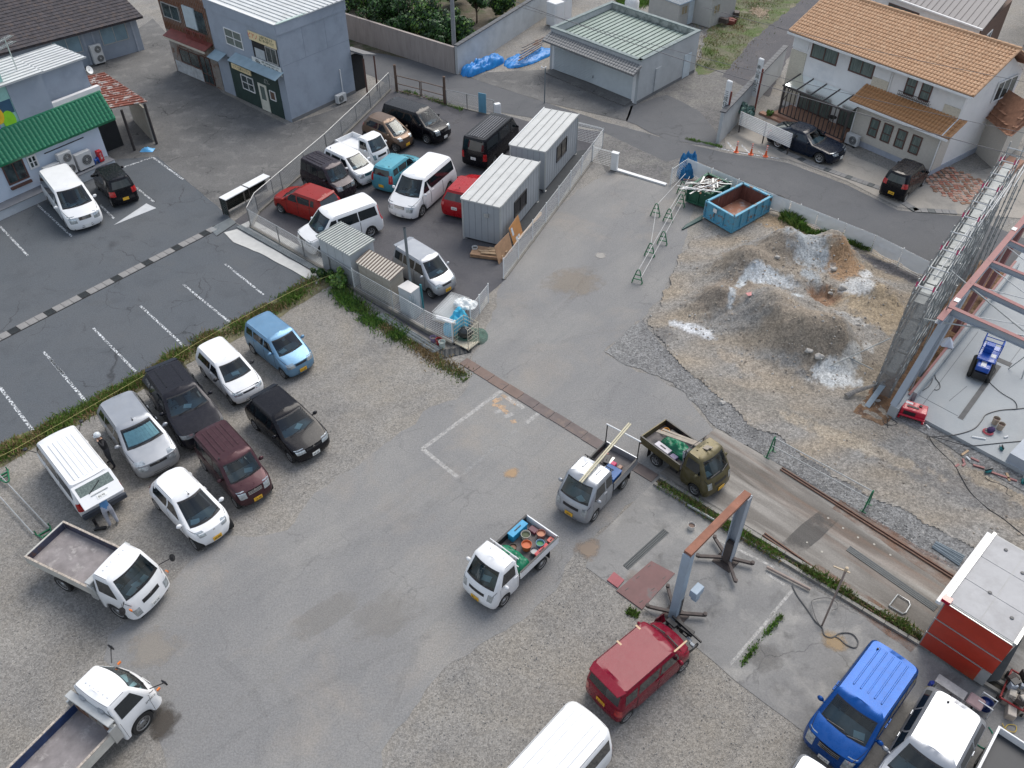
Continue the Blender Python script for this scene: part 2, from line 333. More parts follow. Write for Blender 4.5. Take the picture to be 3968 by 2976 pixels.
# ---------------------------------------------------------------- vehicles
def paint(name,col,metal=.0,rough=.28,coat=.8,dust=.06):
 if name in MATS: return MATS[name]
 m,nt,b = _nm(name); n = _noise(nt,1.3,6,.65); n2 = _noise(nt,5,5,.7)
 r = _ramp(nt,n.outputs[0],.35,.7,c4(tuple(x*.93 for x in col)),c4(tuple(min(1,x*1.05) for x in col)))
 d = _ramp(nt,n2.outputs[0],.45,.8,(0,0,0,1),(dust*2,)*3+(1,))
 o = _mix(nt,d.outputs[0],r.outputs[0],(.32,.3,.27)); nt.links.new(o.outputs[0],b.inputs['Base Color'])
 rr = _ramp(nt,n2.outputs[0],.3,.8,(rough,)*3+(1,),(rough+.18,)*3+(1,)); nt.links.new(rr.outputs[0],b.inputs['Roughness'])
 b.inputs['Metallic'].default_value = metal; b.inputs['Specular IOR Level'].default_value = .22; b.inputs['Coat Weight'].default_value = coat*.2; b.inputs['Coat Roughness'].default_value = .06
 MATS[name] = m; return m
X_glass = glass_mat('windscreen_glass',(.66,.88,.95),.05)
X_dark = mat('tinted_glass',(.012,.018,.022),rough=.05,var=.3,spec=.8,scale=1)
X_blk = mat('black_plastic',(.018,.018,.02),rough=.45,var=.2)
X_tyre = mat('tyre_rubber',(.022,.022,.022),rough=.85,var=.25,scale=6)
X_rim = mat('wheel_metal',(.42,.43,.44),rough=.38,metal=.8,var=.15)
X_lamp = mat('lamp_lens',(.42,.46,.48),rough=.1,metal=.5,var=.45,scale=9,coat=1)
X_red = mat('red_lens',(.42,.01,.012),rough=.12,var=.3,scale=8,coat=1)
X_amber = mat('amber_lens',(.75,.2,.03),rough=.15,var=.2,coat=1)
X_chrome = mat('chrome',(.7,.71,.72),rough=.15,metal=1,var=.1)
X_seat = mat('seat_fabric',(.34,.36,.38),rough=.9,var=.2)
X_dash = mat('dashboard',(.19,.2,.21),rough=.8,var=.2)
X_paper = mat('paper',(.72,.75,.74),rough=.8,var=.05)
X_py = mat('plate_yellow',(.75,.42,.03),rough=.5,var=.08); X_pw = mat('plate_white',(.75,.76,.74),rough=.5,var=.05)
X_ink = mat('dark_ink',(.02,.03,.025),rough=.6,var=.1)
X_seam = mat('panel_gap',(.012,.012,.013),rough=.8,var=.1)
X_bed = mat('bed_lining',(.13,.12,.12),rough=.75,var=.3,scale=4,bump=.2)
NF,NC,NS = 4,4,22
HN = NF+NC+NS+NC+NF
class Shell:
 def __init__(s,L,W,H,wb,hood=(.75,.35),cowl=(1.0,.95),ws=(.25,None),belt=None,tail=(None,None),tb=.11,R_=.27,zb=.2,off=0,bow=.12,x0=None,x1=None,rcf=.32,rcr=.16,arch=True,crown=.03,nose=.55):
  s.L,s.W,s.H,s.wb,s.Rw,s.zb,s.off = L,W,H,wb,R_,zb,off
  x0 = -L/2 if x0 is None else x0; x1 = L/2 if x1 is None else x1; s.x0,s.x1 = x0,x1
  hw = W/2; zr = belt or cowl[1]+.08; tx0 = tail[0] if tail[0] is not None else x0+.04; tx1 = tail[1] if tail[1] is not None else x0+.16
  s.arch = arch
  s.sl = [  # zf,zr,xf,xr,halfwidth,rf,rr,bow
   (zb,zb,x1-.07,x0+.05,hw-.05,rcf,rcr,bow),
   (.36,.36,x1,x0,hw-.01,rcf,rcr,bow),
   (nose,.58,x1-.01,x0,hw,rcf,rcr,bow),
   (hood[0],(zr+.58)/2,x1-.09,x0+.005,hw,rcf,rcr,bow),
   ((hood[0]+cowl[1])/2+crown,zr-.06,(x1-.12+cowl[0])/2,tx0-.01,hw-.015,(rcf+.12)/2+.04,rcr,bow*1.2),
   (cowl[1],zr,cowl[0],tx0,hw-.03,.12,rcr,bow),
   (H-.1,H-.1,ws[0],tx1,hw-tb,.12,rcr,bow*.8),
   (H-.03,H-.03,ws[0]-.1,tx1+.05,hw-tb-.06,.12,rcr,bow*.6),
   (H-.0,H-.0,ws[0]-.28,tx1+.2,hw-tb-.2,.12,.12,bow*.4)]
  s.BELT,s.ROOF = 5,6
 def pt(s,k,p):
  """point on slice k at ring parameter p (0 front centre .. HN rear centre,sign gives side)"""
  zf,zr,xf,xr,hw,rf,rr,bow = s.sl[k]; sg = 1 if p >= 0 else -1; p = abs(p)
  b = lambda y: bow*(y/hw)**2
  if p <= NF: y = (hw-rf)*p/NF; x = xf-b(y)
  elif p <= NF+NC:
   a = (p-NF)/NC*math.pi/2; y = hw-rf+rf*math.sin(a); x = xf-b(hw-rf)-rf*(1-math.cos(a))
  elif p <= NF+NC+NS:
   xs = xf-b(hw-rf)-rf; xe = xr+rr+.03; x = xs+(xe-xs)*(p-NF-NC)/NS; y = hw
  elif p <= HN-NF:
   a = (p-NF-NC-NS)/NC*math.pi/2; y = hw-rr+rr*math.cos(a); x = xr+.03+rr*(1-math.sin(a))
  else: y = (hw-rr)*(HN-p)/NF; x = xr+.03*(y/(hw-rr))**2
  t = min(1,max(0,(xf-x)/(xf-xr))); z = zf+(zr-zf)*t
  if k == s.BELT: z = zf+(zr-zf)*min(1,t*1.3)
  if k >= 7: z -= .035*(y/hw)**2 if k == 8 else 0
  if k < 4 and s.arch:
   for xc in (s.wb/2+s.off,-s.wb/2+s.off):
    dx = abs(x-xc); ra = s.Rw*1.16
    if dx < ra and y > hw*.7: z = max(z,s.Rw*1.0+math.sqrt(ra*ra-dx*dx)+k*.02)
  return Vector((x,y*sg,z))
 def S(s,p,v,off=0):
  k = min(int(v),len(s.sl)-2); t = v-k
  P = lambda q,w: s.pt(min(int(w),len(s.sl)-2),q).lerp(s.pt(min(int(w),len(s.sl)-2)+1,q),w-min(int(w),len(s.sl)-2))
  a = P(p,v)
  if off:
   e = .05; pp = max(-HN,min(HN,p+e)); pm = max(-HN,min(HN,p-e)); vp = min(v+.02,k+1); vm = max(v-.02,k)
   n = (P(pp,v)-P(pm,v)).cross(P(p,vp)-P(p,vm))
   if n.length > 1e-9:
    n.normalize(); c = Vector((a.x*.2,a.y,(a.z-.6)*.8))
    if n.dot(c) < 0: n = -n
    a = a+n*off
  return a
 def px(s,k,x):
  zf,zr,xf,xr,hw,rf,rr,bow = s.sl[k]; xs = xf-bow*((hw-rf)/hw)**2-rf; xe = xr+rr+.03
  return NF+NC+(xs-x)/(xs-xe)*NS
 def patch(s,mb,p00,p10,p11,p01,v0,v1,nu=4,nv=2,off=.006):
  """p00,p10 at v0; p01,p11 at v1"""
  f = lambda a,b: s.S((p00+(p10-p00)*a)*(1-b)+(p01+(p11-p01)*a)*b,v0+(v1-v0)*b,off)
  return mb.grid(f,nu,nv)
 def body(s,parent,m,name='body',cut=True):
  mb = MB(); ps = list(range(0,HN+1)); ring = ps+[-p for p in ps[-2:0:-1]]; n = len(ring); K_ = len(s.sl)
  mb.v = [s.pt(k,p) for k in range(K_) for p in ring]
  for k in range(K_-1):
   for i in range(n):
    if cut and k == s.BELT and (i < NF or i >= n-NF): continue
    mb.f.append([k*n+i,k*n+(i+1) % n,(k+1)*n+(i+1) % n,(k+1)*n+i]); mb.mi.append(0)
  o = (K_-1)*n; c = len(mb.v)
  for i in range(0,HN+1): a = mb.v[o+i]; mb.v.append(Vector((a.x,0,s.H+.012)))
  for i in range(HN):
   mb.f.append([o+i,o+i+1,c+i+1,c+i]); mb.mi.append(0)
   a,b = (o+(n-i) % n),(o+(n-i-1) % n); mb.f.append([b,a,c+i,c+i+1]); mb.mi.append(0)
  return mb.B(name,m,parent,smooth=38)
def wheel_set(parent,pts,r,wd,hub='spoke'):
 for (x,y) in pts:
  sg = 1 if y > 0 else -1; M_ = T(x,y,r) @ Matrix.Rotation(-sg*math.pi/2,4,'X')
  mb = MB(); mb.lathe([(r*.6,-wd),(r*.92,-wd),(r,-wd*.8),(r,-.02),(r*.93,0),(r*.66,-.005),(r*.6,-.03)],20)
  key = ('tyre',r,wd)
  if key not in MEM:
   t = mb.B('wheel',X_tyre,smooth=40); MEM[key] = t.data; bpy.data.objects.remove(t)
  wo = link('wheel',MEM[key],parent,M_)
  key = ('rim',r,hub)
  if key not in MEM:
   rb = MB(); rb.cur = 1; rb.lathe([(0.001,-.07),(r*.62,-.07)],20); rb.cur = 0; rb.lathe([(r*.56,-.02),(r*.66,-.003),(r*.66,-.03)],20)
   if hub == 'spoke':
    for i in range(7):
     a = i*2*math.pi/7; d = Vector((math.cos(a),math.sin(a),0)); rb.bar(d*.02+Vector((0,0,-.03)),d*r*.6+Vector((0,0,-.02)),.035,.02)
    rb.lathe([(0.001,-.012),(.05,-.015),(.055,-.05)],10)
   else:
    rb.lathe([(0.001,-.02),(r*.2,-.015),(r*.25,-.035),(r*.5,-.03),(r*.58,-.045)],20)
    rb.cur = 1
    for i in range(8): a = i*2*math.pi/8; rb.lathe([(.001,-.025),(r*.06,-.026)],6,T(math.cos(a)*r*.42,math.sin(a)*r*.42,0))
   q = rb.B('rim',[X_rim,X_blk],smooth=40); MEM[key] = q.data; bpy.data.objects.remove(q)
  link('rim',MEM[key],wo,Matrix())
MEM = {}
def plate(parent,M_,digits,yellow=True,w=.33,h=.165):
 mb = MB(); mb.box(-w/2,w/2,-h/2,h/2,-.008,.004,M_)
 p = mb.B('number_plate',X_py if yellow else X_pw,parent)
 if digits: text(digits,.105,X_ink,p,M_ @ T(0,-.02,.006))
def facing(x,y,z,a=0,tilt=0):  # plate frame on the front (a=0) or rear (a=pi) of a vehicle
 return T(x,y,z) @ Rz(a) @ Matrix.Rotation(math.pi/2,4,'Z') @ Matrix.Rotation(math.pi/2+tilt,4,'X')
def interior(sh,parent,shade=None,papers=1,wheelside=-1):
 zf,_,xc,_,hw = sh.sl[sh.BELT][:5]; xw = sh.sl[sh.ROOF][2]; hw -= .12
 mb = MB(); mb.box(xc-.62,xc-.08,-hw,hw,zf-.22,zf-.05); mb.B('dashboard',X_dash,parent,bevel=.03)
 sx = xw-.35; H = sh.H
 for y in (-.33*sh.W/1.5,.33*sh.W/1.5):
  mb = MB(); mb.box(sx-.42,sx+.1,y-.22,y+.22,.45,zf-.33); mb.bar((sx-.42,y,.6),(sx-.55,y,H-.42),.42,.13,up=Vector((0,1,0))); mb.box(sx-.6,sx-.5,y-.12,y+.12,H-.42,H-.25)
  mb.B('seat',X_seat,parent,bevel=.04)
 mb = MB(); c = Vector((xc-.62,wheelside*.33*sh.W/1.5,zf-.02)); pts = []
 for i in range(13): a = i*math.pi/6; pts.append(c+Vector((math.sin(a)*.18*.45,math.cos(a)*.18,math.sin(a)*.18*.9)))
 mb.tube(pts,.014,5); mb.bar(c,c+Vector((.2,0,-.15)),.05); mb.B('steering_wheel',X_blk,parent)
 if papers:
  mb = MB()
  for i in range(papers):
   x = xc-.42+rnd.random()*.2; y = rnd.uniform(-hw*.6,hw*.6); mb.box(-.11,.11,-.15,.15,zf-.045,zf-.035,T(x,y) @ Rz(rnd.uniform(-.6,.6)))
  mb.B('papers_on_dashboard',X_paper,parent)
def build_car(name,label,pos,ang,col,sh,wins,plt=None,rims='spoke',ribs=0,grille=1,mirrors=True,head=(2.35,3.2,1.6,1.2),tailv=(2.5,4.6,.35),cat='car',group=None,
              handles=(),seams=(),rearwin=(5.12,5.92),antenna=None,papers=1,mirror_m=None,rails=False,tl=True,rearglass=True,roofm=None,mounted=True,glass=None,sun=None,spoiler=0,redtail=True,badge=False,lowm=None):
 root = thing(name,label,cat,(pos[0],pos[1],.012),ang,group)
 m = col; b = sh.body(root,m)
 W2 = sh.W/2; B,Rf = sh.BELT,sh.ROOF
 mb = MB(); mb.box(sh.x0+.14,sh.x1-.16,-W2+.24,W2-.24,.17,.75); mb.box(sh.x0+.3,sh.x1-.5,-W2+.1,W2-.1,.19,.24); mb.B('underbody',X_blk,root)
 mb = MB(); sh.patch(mb,-NF-.0,NF+.0,NF+.0,-NF-.0,B+.0,B+1,12,4,.003); mb.B('windscreen',glass or X_glass,root,smooth=60)
 for q0,q1,v0,v1 in ((-NF,NF,B+.0,B+.07),(-NF,NF,B+.93,B+1)): mb = MB(); sh.patch(mb,q0,q1,q1,q0,v0,v1,12,1,.006); mb.B('screen_trim',X_blk,root)
 if sun:
  mb = MB();
  for i in range(9): sh.patch(mb,-3.6+i*.8,-3.6+i*.8+.4,-3.6+i*.8+.4,-3.6+i*.8,B+.16,B+.84,1,2,-.05); sh.patch(mb,-3.6+i*.8+.4,-3.6+i*.8+.8,-3.6+i*.8+.8,-3.6+i*.8+.4,B+.16,B+.84,1,2,-.03)
  mb.B('sunshade',sun,root)
 interior(sh,root,papers=papers)
 for sgn in (1,-1):
  for (xa,xb,xc_,xd,*vv) in wins:   # x at belt front,belt rear,roof rear,roof front
   v0,v1 = (vv[0],vv[1]) if len(vv) > 1 else (.1,.88)
   mb = MB(); p = [sh.px(B,xa),sh.px(B,xb),sh.px(Rf,xc_),sh.px(Rf,xd)]
   sh.patch(mb,*[sgn*q for q in p],B+v0,B+v1,6,3,.007); mb.B('side_window',X_dark,root,smooth=60)
 rp = HN-NF-.6
 mb = MB(); sh.patch(mb,rp,HN,HN,rp+.1,rearwin[0],rearwin[1],5,3,.007); sh.patch(mb,-rp,-HN,-HN,-rp-.1,rearwin[0],rearwin[1],5,3,.007); mb.B('rear_window',X_dark,root,smooth=60)
 for sgn in (1,-1):
  mb = MB(); sh.patch(mb,sgn*(NF-head[3]),sgn*(NF+head[2]),sgn*(NF+head[2]+.5),sgn*(NF-head[3]*.7),head[0],head[1],6,3,.008); mb.B('headlight',X_lamp,root,smooth=60)
  if not tl: continue
  mb = MB(); c0 = HN-NF-NC+.8; sh.patch(mb,sgn*c0,sgn*(HN-NF+tailv[2]),sgn*(HN-NF+tailv[2]*.4),sgn*(c0+.3),tailv[0],tailv[1],4,6,.008); mb.B('tail_light',X_red,root,smooth=60)
 if grille:
  mb = MB(); gp = NF-1.5
  if grille == 2:
   sh.patch(mb,-gp,gp,gp,-gp,2.45,2.95,8,2,.006); q = mb.B('grille',X_blk,root)
   for i in range(3): mb = MB(); sh.patch(mb,-gp,gp,gp,-gp,2.5+i*.15,2.56+i*.15,8,1,.02); mb.B('chrome_bar',X_chrome,q)
  else: sh.patch(mb,-gp,gp,gp,-gp,2.5,2.85,8,1,.006); mb.B('grille',X_blk,root)
  mb = MB(); sh.patch(mb,-2.6,2.6,2.2,-2.2,.45,1.25,8,1,.006); mb.B('bumper_intake',X_blk,root)
 if badge:
  mb = MB(); c = sh.S(0,2.85,.02)
  for i in range(3): a = math.pi/2+i*2*math.pi/3; d = Vector((0,math.cos(a),math.sin(a)))*.05; pp = Vector((0,-d.z,d.y))*.4; mb.add([c,c+d*.5+pp+Vector((.004,0,0)),c+d+Vector((.004,0,0)),c+d*.5-pp+Vector((.004,0,0))],[(0,1,2,3)])
  mb.B('badge',X_chrome,root)
 if lowm:
  mb = MB();
  for sgn in (1,-1): sh.patch(mb,0,sgn*HN,sgn*HN,0,.02,1.0,60,1,.004)
  mb.B('lower_trim',lowm,root)
 wheel_set(root,[(x,y) for x in (sh.wb/2+sh.off,-sh.wb/2+sh.off) for y in (W2-.015,-W2+.015)],sh.Rw,.17,rims)
 if mirrors:
  xm = sh.sl[B][2]-.42; zm = sh.sl[B][0]+.1
  for sgn in (1,-1):
   mb = MB(); M_ = T(xm,sgn*(W2+.09),zm); mb.lathe([(.001,-.07),(.06,-.065),(.085,-.02),(.085,.03),(.05,.07),(.001,.075)],8,M_ @ Matrix.Scale(1.15,4,(0,1,0)) @ Matrix.Scale(.75,4,(1,0,0)))
   mb.bar((xm,sgn*(W2-.06),zm-.05),(xm,sgn*(W2+.05),zm-.02),.04); mb.B('wing_mirror',mirror_m or m,root,smooth=50)
 if plt:
  side,digits,yel = plt[:3]; z = plt[3] if len(plt) > 3 else .42
  q = sh.S(0,1.0,0)
  if side == 'f': plate(root,facing(sh.x1+.015,0,z),digits,yel)
  else: plate(root,facing(sh.x0-.015,0,z if len(plt) > 3 else .72,math.pi),digits,yel)
 mb = MB()
 for x in seams:
  for sgn in (1,-1):
   pb = sh.px(B,x);
   for k in (1.2,2,3,4):
    v1 = {1.2: 2,2: 3,3: 4,4: 5}[k]
    p0 = sh.px(min(int(k),5),x); p1 = sh.px(v1,x); e = .09
    sh.patch(mb,sgn*(p0-e),sgn*(p0+e),sgn*(p1+e),sgn*(p1-e),k,v1,1,1,.003)
 for sgn in (1,-1):
  e = .12; sh.patch(mb,sgn*(NF+1.2-e),sgn*(NF+1.2+e),sgn*(NF+2.2+e),sgn*(NF+2.2-e),3,4,1,3,.003); sh.patch(mb,sgn*(NF+2.2-e),sgn*(NF+2.2+e),sgn*(NF+2.4+e),sgn*(NF+2.4-e),4,5,1,3,.003)
  pa,pb = NF+NC+.5,HN-NF-NC-.3
  sh.patch(mb,sgn*pa,sgn*pb,sgn*pb,sgn*pa,6.85,6.98,22,1,.004)
 sh.patch(mb,HN,HN-NF-1,HN-NF-1,HN,6.8,6.9,5,1,.004); sh.patch(mb,-HN,-HN+NF+1,-HN+NF+1,-HN,6.8,6.9,5,1,.004)
 tag(mb.B('shut_line',X_seam,root),kind='stuff')
 for x in handles:
  for sgn in (1,-1):
   p = sh.S(sgn*sh.px(4,x),4.3,.012); mb=MB(); mb.box(-.09,.09,-.015,.015,-.018,.018,T(*p)); mb.B('door_handle',m,root,bevel=.008)
 if ribs:
  xa,xb = sh.sl[8][2]-.05,sh.sl[8][3]+.05; w_ = W2-sh.W*.5+sh.sl[8][4]*2
  mb = MB()
  for i in range(ribs):
   y = (i-(ribs-1)/2)*(sh.sl[8][4]*2/ribs); mb.box(xb,xa-.25,y-.025,y+.025,sh.H-.02,sh.H+.018-.03*(y/sh.sl[8][4])**2)
  mb.B('roof_rib',roofm or m,root,bevel=.01)
 if rails:
  for sgn in (1,-1):
   mb = MB(); mb.tube([(sh.sl[7][3]+.2,sgn*(sh.sl[7][4]),sh.H-.03),(sh.sl[7][3]+.3,sgn*sh.sl[7][4],sh.H+.04),(sh.sl[7][2]-.4,sgn*sh.sl[7][4],sh.H+.04),(sh.sl[7][2]-.2,sgn*sh.sl[7][4],sh.H-.03)],.018,6); mb.B('roof_rail',X_blk,root,smooth=50)
 if antenna:
  x,y,ln = antenna; mb=MB(); mb.tube([(x,y,sh.H-.01),(x-ln*.7,y,sh.H+ln*.7)],.007,4); mb.lathe([(.035,0),(.025,.03),(.001,.035)],8,T(x,y,sh.H)); mb.B('antenna',X_blk,root)
 if mounted:
  mb = MB()
  for y0 in (-.45,.15):
   a = sh.S(y0/(W2)*NF*1.25,B+.03,.02); b2 = sh.S((y0+.5)/(W2)*NF*1.1,B+.12,.02); mb.bar(a,b2,.02)
  mb.B('wiper',X_blk,root)
 if spoiler:
  mb = MB(); x = sh.sl[6][3]; w_ = sh.sl[6][4]; mb.add([(x+.12,-w_+.02,sh.H-.05),(x+.12,w_-.02,sh.H-.05),(x-spoiler,w_-.1,sh.H-.09),(x-spoiler,-w_+.1,sh.H-.09),(x+.12,-w_+.02,sh.H-.01),(x+.12,w_-.02,sh.H-.01),(x-spoiler,w_-.1,sh.H-.05),(x-spoiler,-w_+.1,sh.H-.05)],[(0,1,2,3),(4,7,6,5),(0,4,5,1),(1,5,6,2),(2,6,7,3),(3,7,4,0)])
  mb.B('rear_spoiler',m,root,bevel=.01)
 return root
P_white = paint('white_paint',(.78,.79,.8),rough=.3,dust=.03); P_silver = paint('silver_paint',(.38,.4,.43),metal=.55,rough=.3); P_black = paint('black_paint',(.005,.005,.008),rough=.2,coat=1,dust=0)
P_blue = paint('pale_blue_paint',(.16,.3,.45),metal=.5,rough=.28); P_plum = paint('plum_paint',(.065,.028,.034),metal=.4,rough=.25,dust=.02); P_grey = paint('dark_grey_paint',(.018,.018,.024),metal=.3,rough=.2,coat=1,dust=0)
P_brown = paint('bronze_paint',(.16,.11,.08),metal=.45,rough=.28); P_turq = paint('turquoise_paint',(.1,.36,.45),metal=.35,rough=.25); P_red = paint('bright_red_paint',(.36,.008,.014),rough=.22,coat=1,dust=.01)
P_red2 = paint('brick_red_paint',(.28,.018,.014),rough=.25,dust=.02); P_wine = paint('wine_red_paint',(.19,.002,.018),rough=.2,coat=1,dust=.01); P_cobalt = paint('cobalt_paint',(.001,.06,.26),metal=.35,rough=.22,coat=1,dust=.02)
P_olive = paint('olive_paint',(.1,.085,.04),metal=.35,rough=.32,dust=.1); P_navy = paint('navy_paint',(.004,.009,.022),rough=.2,coat=1,dust=0); P_lilac = paint('pearl_paint',(.62,.6,.66),rough=.26)
def kei(H=1.55,**k):
 a = dict(L=3.395,W=1.475,H=H,wb=2.34,hood=(.86,.3),cowl=(1.08,1.02),ws=(.5,),belt=1.05,tail=(-1.64,-1.5),tb=.1); a.update(k); return Shell(**a)
W4 = lambda a,b,c,e,f,g: [(a,b,b+.02,e),(b-.07,c,c+.0,b-.05),(c-.07,f,g,c-.07)]
kwin = [(.72,.0,.0,.36),(-.07,-.78,-.78,-.07),(-.86,-1.35,-1.25,-.86)]
a = math.radians
build_car('kei_hatchback','pale metallic blue small car at the right end of the back row on the gravel',(-10.08,27.55),a(315.6),P_blue,kei(1.6,hood=(.8,.25)),kwin,('f','11-37',True),seams=(.76,-.04,-.82),handles=(.1,-.7),mirror_m=P_blue,group='cars parked on the gravel')
build_car('kei_hatchback','small older white hatchback with round corners, black mirrors and no number plate',(-11.84,25.95),a(312.6),P_white,kei(1.47,hood=(.72,.2),cowl=(.95,.92),ws=(.35,),belt=.95,tb=.15),[(.55,-.2,-.2,.2),(-.28,-1.3,-1.15,-.28)],None,rims='steel',seams=(.62,-.24),handles=(-.1,),mirror_m=X_blk,group='cars parked on the gravel')
build_car('sport_utility','dark grey SUV with a red tail light bar, backed against the grass strip',(-13.14,23.88),a(308.5),P_grey,Shell(4.4,1.8,1.68,2.67,hood=(.98,.35),cowl=(1.02,1.12),ws=(.35,),belt=1.2,tail=(-2.0,-1.75),tb=.2,R_=.34,zb=.25),[(.6,-.1,-.1,.2),(-.18,-1.0,-.95,-.18),(-1.08,-1.6,-1.45,-1.05)],None,seams=(.66,-.14,-1.0),handles=(.0,-.9),head=(2.6,3.0,2.4,2.0),rails=False,spoiler=.12,tailv=(3.6,4.9,3),ribs=3,antenna=(-1.35,0,.05),cat='suv',group='cars parked on the gravel',badge=True,grille=2)
build_car('hatchback','silver hatchback with a white roof glare and a silver sunshade behind its windscreen',(-14.43,22.25),a(310.5),P_silver,Shell(4.05,1.69,1.53,2.5,hood=(.82,.3),cowl=(1.05,1.0),ws=(.3,),belt=1.05,tail=(-1.95,-1.72),tb=.17,R_=.29),[(.7,-.1,-.1,.2),(-.17,-.95,-.95,-.17),(-1.03,-1.6,-1.4,-1.03)],None,seams=(.74,-.13,-.98),handles=(0,-.85),sun=mat('sunshade_foil',(.55,.66,.62),rough=.35,metal=.5,var=.15,scale=6),papers=0,badge=True,antenna=(.1,0,.12),head=(2.2,3.5,1.5,1.0),group='cars parked on the gravel')
i_sh = lambda: Shell(3.395,1.475,1.6,2.55,hood=(.82,.2),cowl=(1.3,.92),ws=(.42,),belt=1.06,tail=(-1.58,-1.2),tb=.17,R_=.29,bow=.2,rcf=.4,rcr=.3)
iw = [(.72,-.12,-.12,.2),(-.2,-1.1,-.95,-.2)]
build_car('microcar','white rounded microcar with yellow plate at the near end of the front row',(-11.43,18.74),a(316.5),P_white,i_sh(),iw,('f','40-88',True),seams=(.8,-.16),handles=(-.05,-1.0),grille=0,antenna=(.38,0,.14),tailv=(4.0,5.2,.3),head=(2.5,3.6,1.2,.5),group='cars parked on the gravel',badge=True)
build_car('kei_wagon','plum coloured tall wagon with yellow plate between white microcar and black hatchback',(-10.32,20.57),a(312),P_plum,kei(1.77,wb=2.43,hood=(.88,.25),cowl=(1.15,1.05),ws=(.72,),tb=.08),[(.85,.05,.05,.6),(-.03,-.85,-.85,-.03),(-.93,-1.4,-1.36,-.93)],('f','12-78',True),ribs=5,seams=(.9,.01,-.9),handles=(.12,-.75),grille=2,antenna=(.35,-.5,.02),head=(2.2,3.3,1.4,.8),group='cars parked on the gravel',badge=True)
build_car('hatchback','glossy black hatchback with white plate, nearest to the asphalt in the front row',(-8.79,22.85),a(315.1),P_black,Shell(3.71,1.665,1.49,2.45,hood=(.78,.3),cowl=(1.05,.95),ws=(.3,),belt=1.0,tail=(-1.75,-1.45),tb=.18,R_=.28),[(.65,-.15,-.15,.2),(-.22,-.95,-.9,-.22),(-1.02,-1.35,-1.2,-1.0)],('f','39-33',False),seams=(.72,-.18,-1.0),handles=(0,-.85),badge=True,spoiler=.1,group='cars parked on the gravel')
F_ = 'cars parked in the fenced yard'
build_car('minivan','black minivan with grey glare on its roof, farthest back beside the chain link fence',(-6.04,49.5),a(326.4),P_black,Shell(4.63,1.695,1.77,2.855,hood=(.92,.25),cowl=(1.5,1.05),ws=(.75,),belt=1.1,tail=(-2.22,-2.05),tb=.14,R_=.31),[(1.15,.35,.35,.65),(.27,-.85,-.85,.27),(-.93,-1.9,-1.8,-.93)],('f','',False),seams=(1.2,.31,-.89),handles=(.45,.2),grille=2,head=(2.3,3.3,1.6,1.0),cat='minivan',group=F_)
build_car('microcar','bronze brown rounded microcar with red tail light, beside the black minivan',(-7.7,48.24),a(322),P_brown,i_sh(),iw,('f','',True),seams=(.8,-.16),handles=(-.05,-1.0),grille=0,antenna=(.38,0,.14),tailv=(4.0,5.2,.3),head=(2.5,3.6,1.2,.5),group=F_)
build_car('kei_wagon','white kei wagon with black side windows beside the white pickup',(-9.38,43.9),a(318.5),P_white,kei(1.55,cowl=(1.15,.98),ws=(.42,),tb=.14,hood=(.85,.22),wb=2.43),kwin,None,seams=(.76,-.04,-.82),handles=(.1,-.7),grille=2,head=(2.3,3.2,1.6,.9),badge=True,group=F_,antenna=(-1.15,-.35,.02))
build_car('kei_wagon','near black tall wagon with chrome ringed grille behind the brick red hatchback',(-10.39,42.33),a(319.5),paint('dark_aubergine_paint',(.03,.022,.03),metal=.3,rough=.2,coat=1),kei(1.78,wb=2.43,hood=(.9,.22),cowl=(1.15,1.05),ws=(.75,),tb=.08),[(.85,.05,.05,.6),(-.03,-.85,-.85,-.03),(-.93,-1.45,-1.42,-.93)],None,ribs=5,seams=(.9,.01,-.9),handles=(.12,-.05),grille=2,badge=True,group=F_,papers=2,antenna=(.3,-.5,.02))
build_car('kei_hatchback','turquoise kei hatchback seen from behind with its tall red tail lights',(-6.58,43.38),a(62.5),P_turq,kei(1.55,cowl=(1.15,.98),ws=(.42,),tb=.14),kwin,('r','',True,.5),seams=(.76,-.04,-.82),handles=(.1,-.7),tailv=(2.6,5.3,.5),group=F_,antenna=(-1.25,-.35,.02))
alp = lambda: Shell(4.84,1.83,1.93,2.9,hood=(.88,.25),cowl=(1.65,1.12),ws=(.95,),belt=1.12,tail=(-2.32,-2.1),tb=.15,R_=.33,bow=.2,rcf=.42)
aw = [(1.25,.62,.62,.85),(.4,-.7,-.7,.62),(-.7,-2.05,-1.95,-.7)]
alph = build_car('minivan','pearl white large minivan with two sunroof panels, facing the viewer in the yard',(-4.99,41.13),a(243.1),P_white,alp(),aw,('f','',False,.36),seams=(1.35,.5,-.75),handles=(.75,.3),grille=2,head=(2.1,3.3,1.7,.6),cat='minivan',group=F_,papers=3)
build_car('van','long black van with ribbed grey roof seen from behind beside the far site office',(-1.22,46.75),a(63.5),P_black,Shell(4.695,1.695,1.98,2.555,hood=(1.05,.15),cowl=(2.0,1.2),ws=(1.5,),belt=1.15,tail=(-2.32,-2.24),tb=.1,R_=.32,zb=.25,off=.05),[(1.7,.95,.95,1.45),(.88,-.6,-.6,.88),(-.68,-2.1,-2.1,-.68)],('r','9-21',False,.75),ribs=7,roofm=mat('grey_roof',(.12,.12,.13),rough=.35,var=.15,coat=.5),seams=(1.75,.9,-.64),handles=(1.05,),tailv=(2.4,4.4,.4),cat='van',group=F_)
